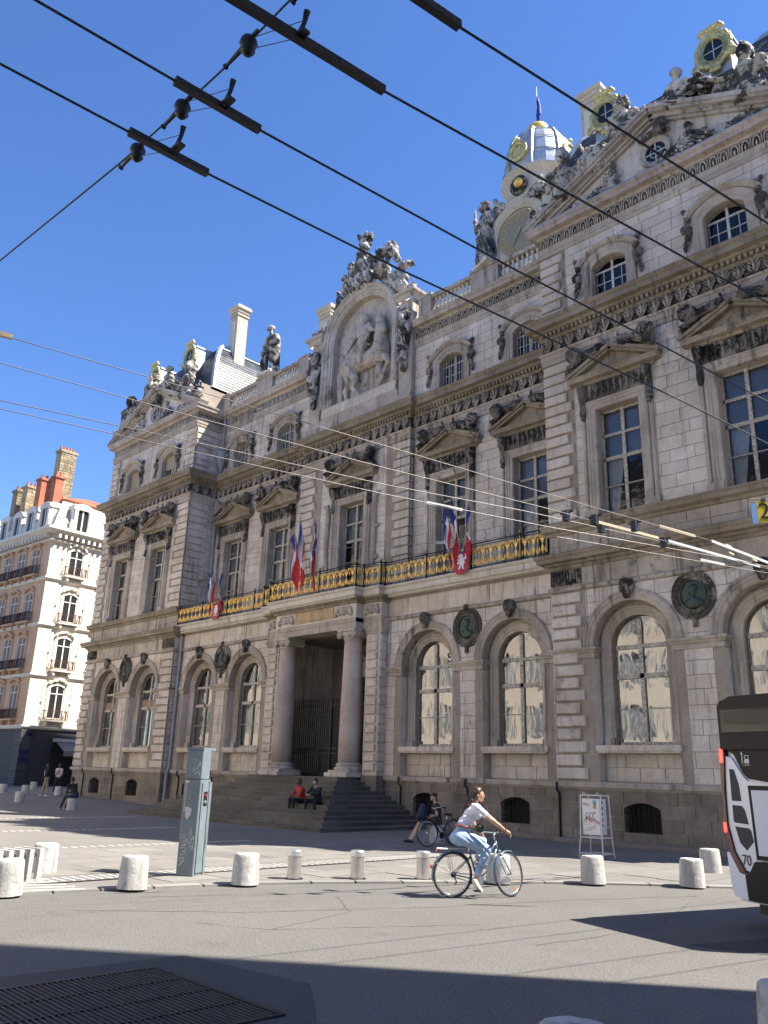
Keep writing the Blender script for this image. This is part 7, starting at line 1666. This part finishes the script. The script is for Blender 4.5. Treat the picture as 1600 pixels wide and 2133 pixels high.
# mansard, tiles, dormers
g = G(); g.add([(0, -.1, 20.75), (0, 26, 20.75), (-1.1, 26, 23.6), (-1.1, 1.0, 23.6)], [(0, 1, 2, 3)]); g.add([(0, -.1, 20.75), (-1.1, 1.0, 23.6), (-45, 1.0, 23.6), (-45, -.1, 20.75)], [(0, 1, 2, 3)]); 
for k in range(14): z = 20.8 + k * .2; i = (z - 20.75) / 2.85 * 1.1; g.box(-i - .02, -i + .035, i, 26, z, z + .03)
part('mansard', g, WSL, ap)
g = G()
for k in range(44):
    y = .9 + k * .3; xe = -min(5.5, max(y, 1.0)); g.tube([(-1.0, y, 23.62), (xe, y, 23.62 + (-xe - 1) * .44)], .13, 5)
for k in range(40): x = -1.2 - k * .3; ye = min(5.4, -x); g.tube([(x, .95, 23.62), (x, ye, 23.62 + (ye - .95) * .44)], .13, 5)
g.add([(-1, .9, 23.58), (-1, 26, 23.58), (-5.5, 26, 25.55), (-5.5, 5.4, 25.55)], [(0, 1, 2, 3)]); g.add([(-1, .9, 23.58), (-5.5, 5.4, 25.55), (-45, 5.4, 25.55), (-45, .9, 23.58)], [(0, 1, 2, 3)]); part('roof_tiles', g, TILE, ap, kind='stuff')
def ap_dormer(pos, face):
    Ms = side_m(0, pos) if face == 'x' else Matrix.Translation((pos, 0, 0)); d = ob('dormer', None, ap)
    for nm, q_, m_ in (('dormer_wall', G().box(-.85, .85, .05, 1.4, 20.75, 23.2), WTR), ('dormer_frame', G().frame(arch_path(0, .5, 20.9, 22.6, 8, .3), [(.3, .04), (.3, -.1), (.05, -.14), (0, -.1), (0, .06)]), WTR), ('dormer_pane', G().prism(pane_poly(-.48, .48, 20.95, 22.9, o_seg(0, .5, 20.9, 22.6, .3))[0], .03, .04), mat_ap_glass), ('dormer_mullion', G().box(-.06, .06, 0, .03, 20.9, 22.9), WWF),
                     ('dormer_head', G().prism([(.95 * math.cos(a), 22.75 + .55 * math.sin(a)) for a in np.linspace(0, PI, 12)], -.12, 1.3), WTR), ('dormer_scroll', G().ball((-.95, .0, 21.3), .25, 8, 0, (.7, .8, 2)).ball((.95, .0, 21.3), .25, 8, 0, (.7, .8, 2)), WTR)): q_.xf(Ms); part(nm, q_, m_, d)
for y in (2.4, 7.2): ap_dormer(y, 'x')
for k in range(6): ap_dormer(-1.9 - k * 2.4, 'y')
def ap_chim(x, y, w, d, z0, z1, m_, pots):
    c = ob('chimney', None, ap, (x, y, 0)); part('stack', G().box(-w / 2, w / 2, -d / 2, d / 2, z0, z1).box(-w / 2 - .1, w / 2 + .1, -d / 2 - .1, d / 2 + .1, z1, z1 + .22), m_, c)
    if m_ is RUB:
        rg = random.Random(5); z = z0
        while z < z1 - .15:
            h = rg.uniform(.18, .3); y_ = -d / 2
            while y_ < d / 2 - .1: l = min(rg.uniform(.25, .6), d / 2 - y_); part('stone', G().box(w / 2, w / 2 + rg.uniform(.02, .06), y_ + .015, y_ + l - .015, z + .015, z + h - .015), RUB, c); y_ += l
            z += h
    for k in range(pots): part('chimney_pot', G().lathe([(.13, z1 + .2), (.11, z1 + .65)], 0, -d / 2 + d * (k + .5) / pots, 8), TILE, c)
ap_chim(-1.7, .55, .75, .75, 20.6, 25.5, BRK, 2); ap_chim(-5.2, 2.7, .9, 1.5, 23.0, 29.3, RUB, 5); ap_chim(-6.0, 1.8, .9, 1.7, 21.5, 26.4, BRK, 4); ap_chim(-10.6, 2.6, .9, 1.5, 22.5, 26.9, RUB, 4); ap_chim(-12.6, 2.6, .9, 1.5, 22.5, 26.9, RUB, 4)
# ground floor: awning, dark shop, plates, corner pier
part('corner_pier', G().box(-1.0, .06, -.06, .75, 0, 4.5), mat('blue_grey_pier', (.07, .072, .078), .7, vary=.2, vscale=2), ap)
g = G()
for k in range(9): g.box(-1.02, .075, -.075, .77, .46 + k * .48, .485 + k * .48)
part('pier_joint', g, M['dark'], ap)
part('shop_opening', G().box(.0, .03, 2.6, 12, .1, 3.6), M['dark'], ap)
aw = ob('awning', None, ap); g = G(); g.add([(.05, 2.8, 3.75), (.05, 8.5, 3.75), (1.55, 8.5, 3.0), (1.55, 2.8, 3.0)], [(0, 1, 2, 3)]); g.add([(1.55, 2.8, 3.0), (1.55, 8.5, 3.0), (1.55, 8.5, 2.62), (1.55, 2.8, 2.62)], [(0, 1, 2, 3)]); part('awning_cloth', g, mat('grey_awning', (.20, .19, .19), .8), aw); part('awning_box', G().box(.02, .25, 2.6, 8.6, 3.7, 3.95), mat('awning_box_white', (.5, .5, .5), .5), aw)
for k, z in enumerate((3.0, 2.5)): part('street_plate', G().box(.066, .085, .08, .68, z - .42, z).box(.085, .088, .13, .63, z - .2, z - .17).box(.085, .088, .18, .58, z - .28, z - .25), mat('plate_blue', (.012, .022, .09), .4), ap)
part('lamp_bracket', G().ball((.3, .5, 4.15), .16, 8).tube([(0, .5, 4.3), (.3, .5, 4.3)], .03, 5), M['iron'], ap)
van = thing('delivery_van', 'yellow van cut by the left edge of the picture in front of the apartment house', 'van', (-60.4, 22.6, .3), R(12))
YV = mat('van_yellow', (.52, .42, .02), .4); part('body', G().prism([(-3.2, .35), (.0, .35), (.04, 1.1), (-.08, 1.75), (-.3, 1.85), (-2.2, 1.85), (-3.0, 1.15)], -.85, .85), YV, van); part('rear_window', G().box(-.06, .0, -.6, .6, 1.2, 1.62), BG, van); part('bumper', G().box(-.05, .12, -.8, .8, .35, .6), M['black'], van)
for s in (-1, 1): part('tail_light', G().box(-.02, .06, s * .78 - .07, s * .78 + .07, .85, 1.2), M['red'], van)
for x in (-.65, -2.5):
    for s in (-1, 1): part('wheel', G().tube([(x, s * .72, .3), (x, s * .9, .3)], .3, 14), M['rubber'], van)

# ------------------------------------------------------------------ the other sides of the square: they shade the near road and show in the window panes
def block(label, loc, rz, L, D, Hh, wall_m, cols, rows, z0=4.8, dz=3.6):
    t = thing('apartment_house', label, 'building', loc, rz); ops = []
    p_ = L / cols
    for r in range(rows):
        for c in range(cols): ops.append(o_rect(p_ * (c + .5), .65, z0 + r * dz, z0 + r * dz + 2.2))
    g = G(); 
    for r in range(rows):
        for c in range(cols):
            for poly in free_polys(p_ * c, p_ * (c + 1), z0 - .8 + r * dz, z0 - .8 + (r + 1) * dz, [ops[r * cols + c]]): g.add([(x, 0, z) for x, z in poly], [tuple(range(len(poly)))])
    zt = z0 - .8 + rows * dz; g.box(0, L, 0, .4, 0, z0 - .8); g.box(0, L, -.0, .4, zt, Hh); g.box(0, .4, .01, D, 0, Hh); g.box(L - .4, L, .01, D, 0, Hh); g.box(0, L, D - .4, D, 0, Hh); g.box(0, L, .3, D, Hh - .2, Hh)
    part('wall', g, wall_m, t)
    part('cornice', G().sweep([(0, D), (0, 0), (L, 0), (L, D), (0, D)], [(0, Hh - .5), (.2, Hh - .4), (.5, Hh - .1), (.5, Hh), (0, Hh + .05)], cap=False), WTR, t)
    part('roof', G().prism([(.3, Hh), (L - .3, Hh), (L - 2.5, Hh + 2.6), (2.5, Hh + 2.6)], .3, D - .3), M['slate'], t)
    for o in ops:
        w = ob('window', None, t, (o['c'], .2, o['zb'])); part('pane', G().box(-.65, .65, 0, .02, 0, 2.2), mat_op_glass, w); part('frame', G().box(-.06, .06, -.04, 0, 0, 2.2).box(-.65, .65, -.04, 0, 1.5, 1.56), WWF, w); part('shutter', G().box(-1.25, -.68, -.24, -.205, 0, 2.2).box(.68, 1.25, -.24, -.205, 0, 2.2), mat_shut, w)
    return t
mat_op_glass = mat('dull_window_glass', (.20, .21, .22), .4); mat_shut = mat('grey_shutter', (.42, .41, .38), .7)
block('sunlit cream apartment house across the square, mirrored in the window panes', (-16, -12, 0), R(150), 50, 12, 22.5, CRM, 15, 5)
block('tall pale corner house behind the viewer that shades the near road', (4.9, 15.36, 0), R(-90), 41, 14, 27.0, CRM, 10, 6)
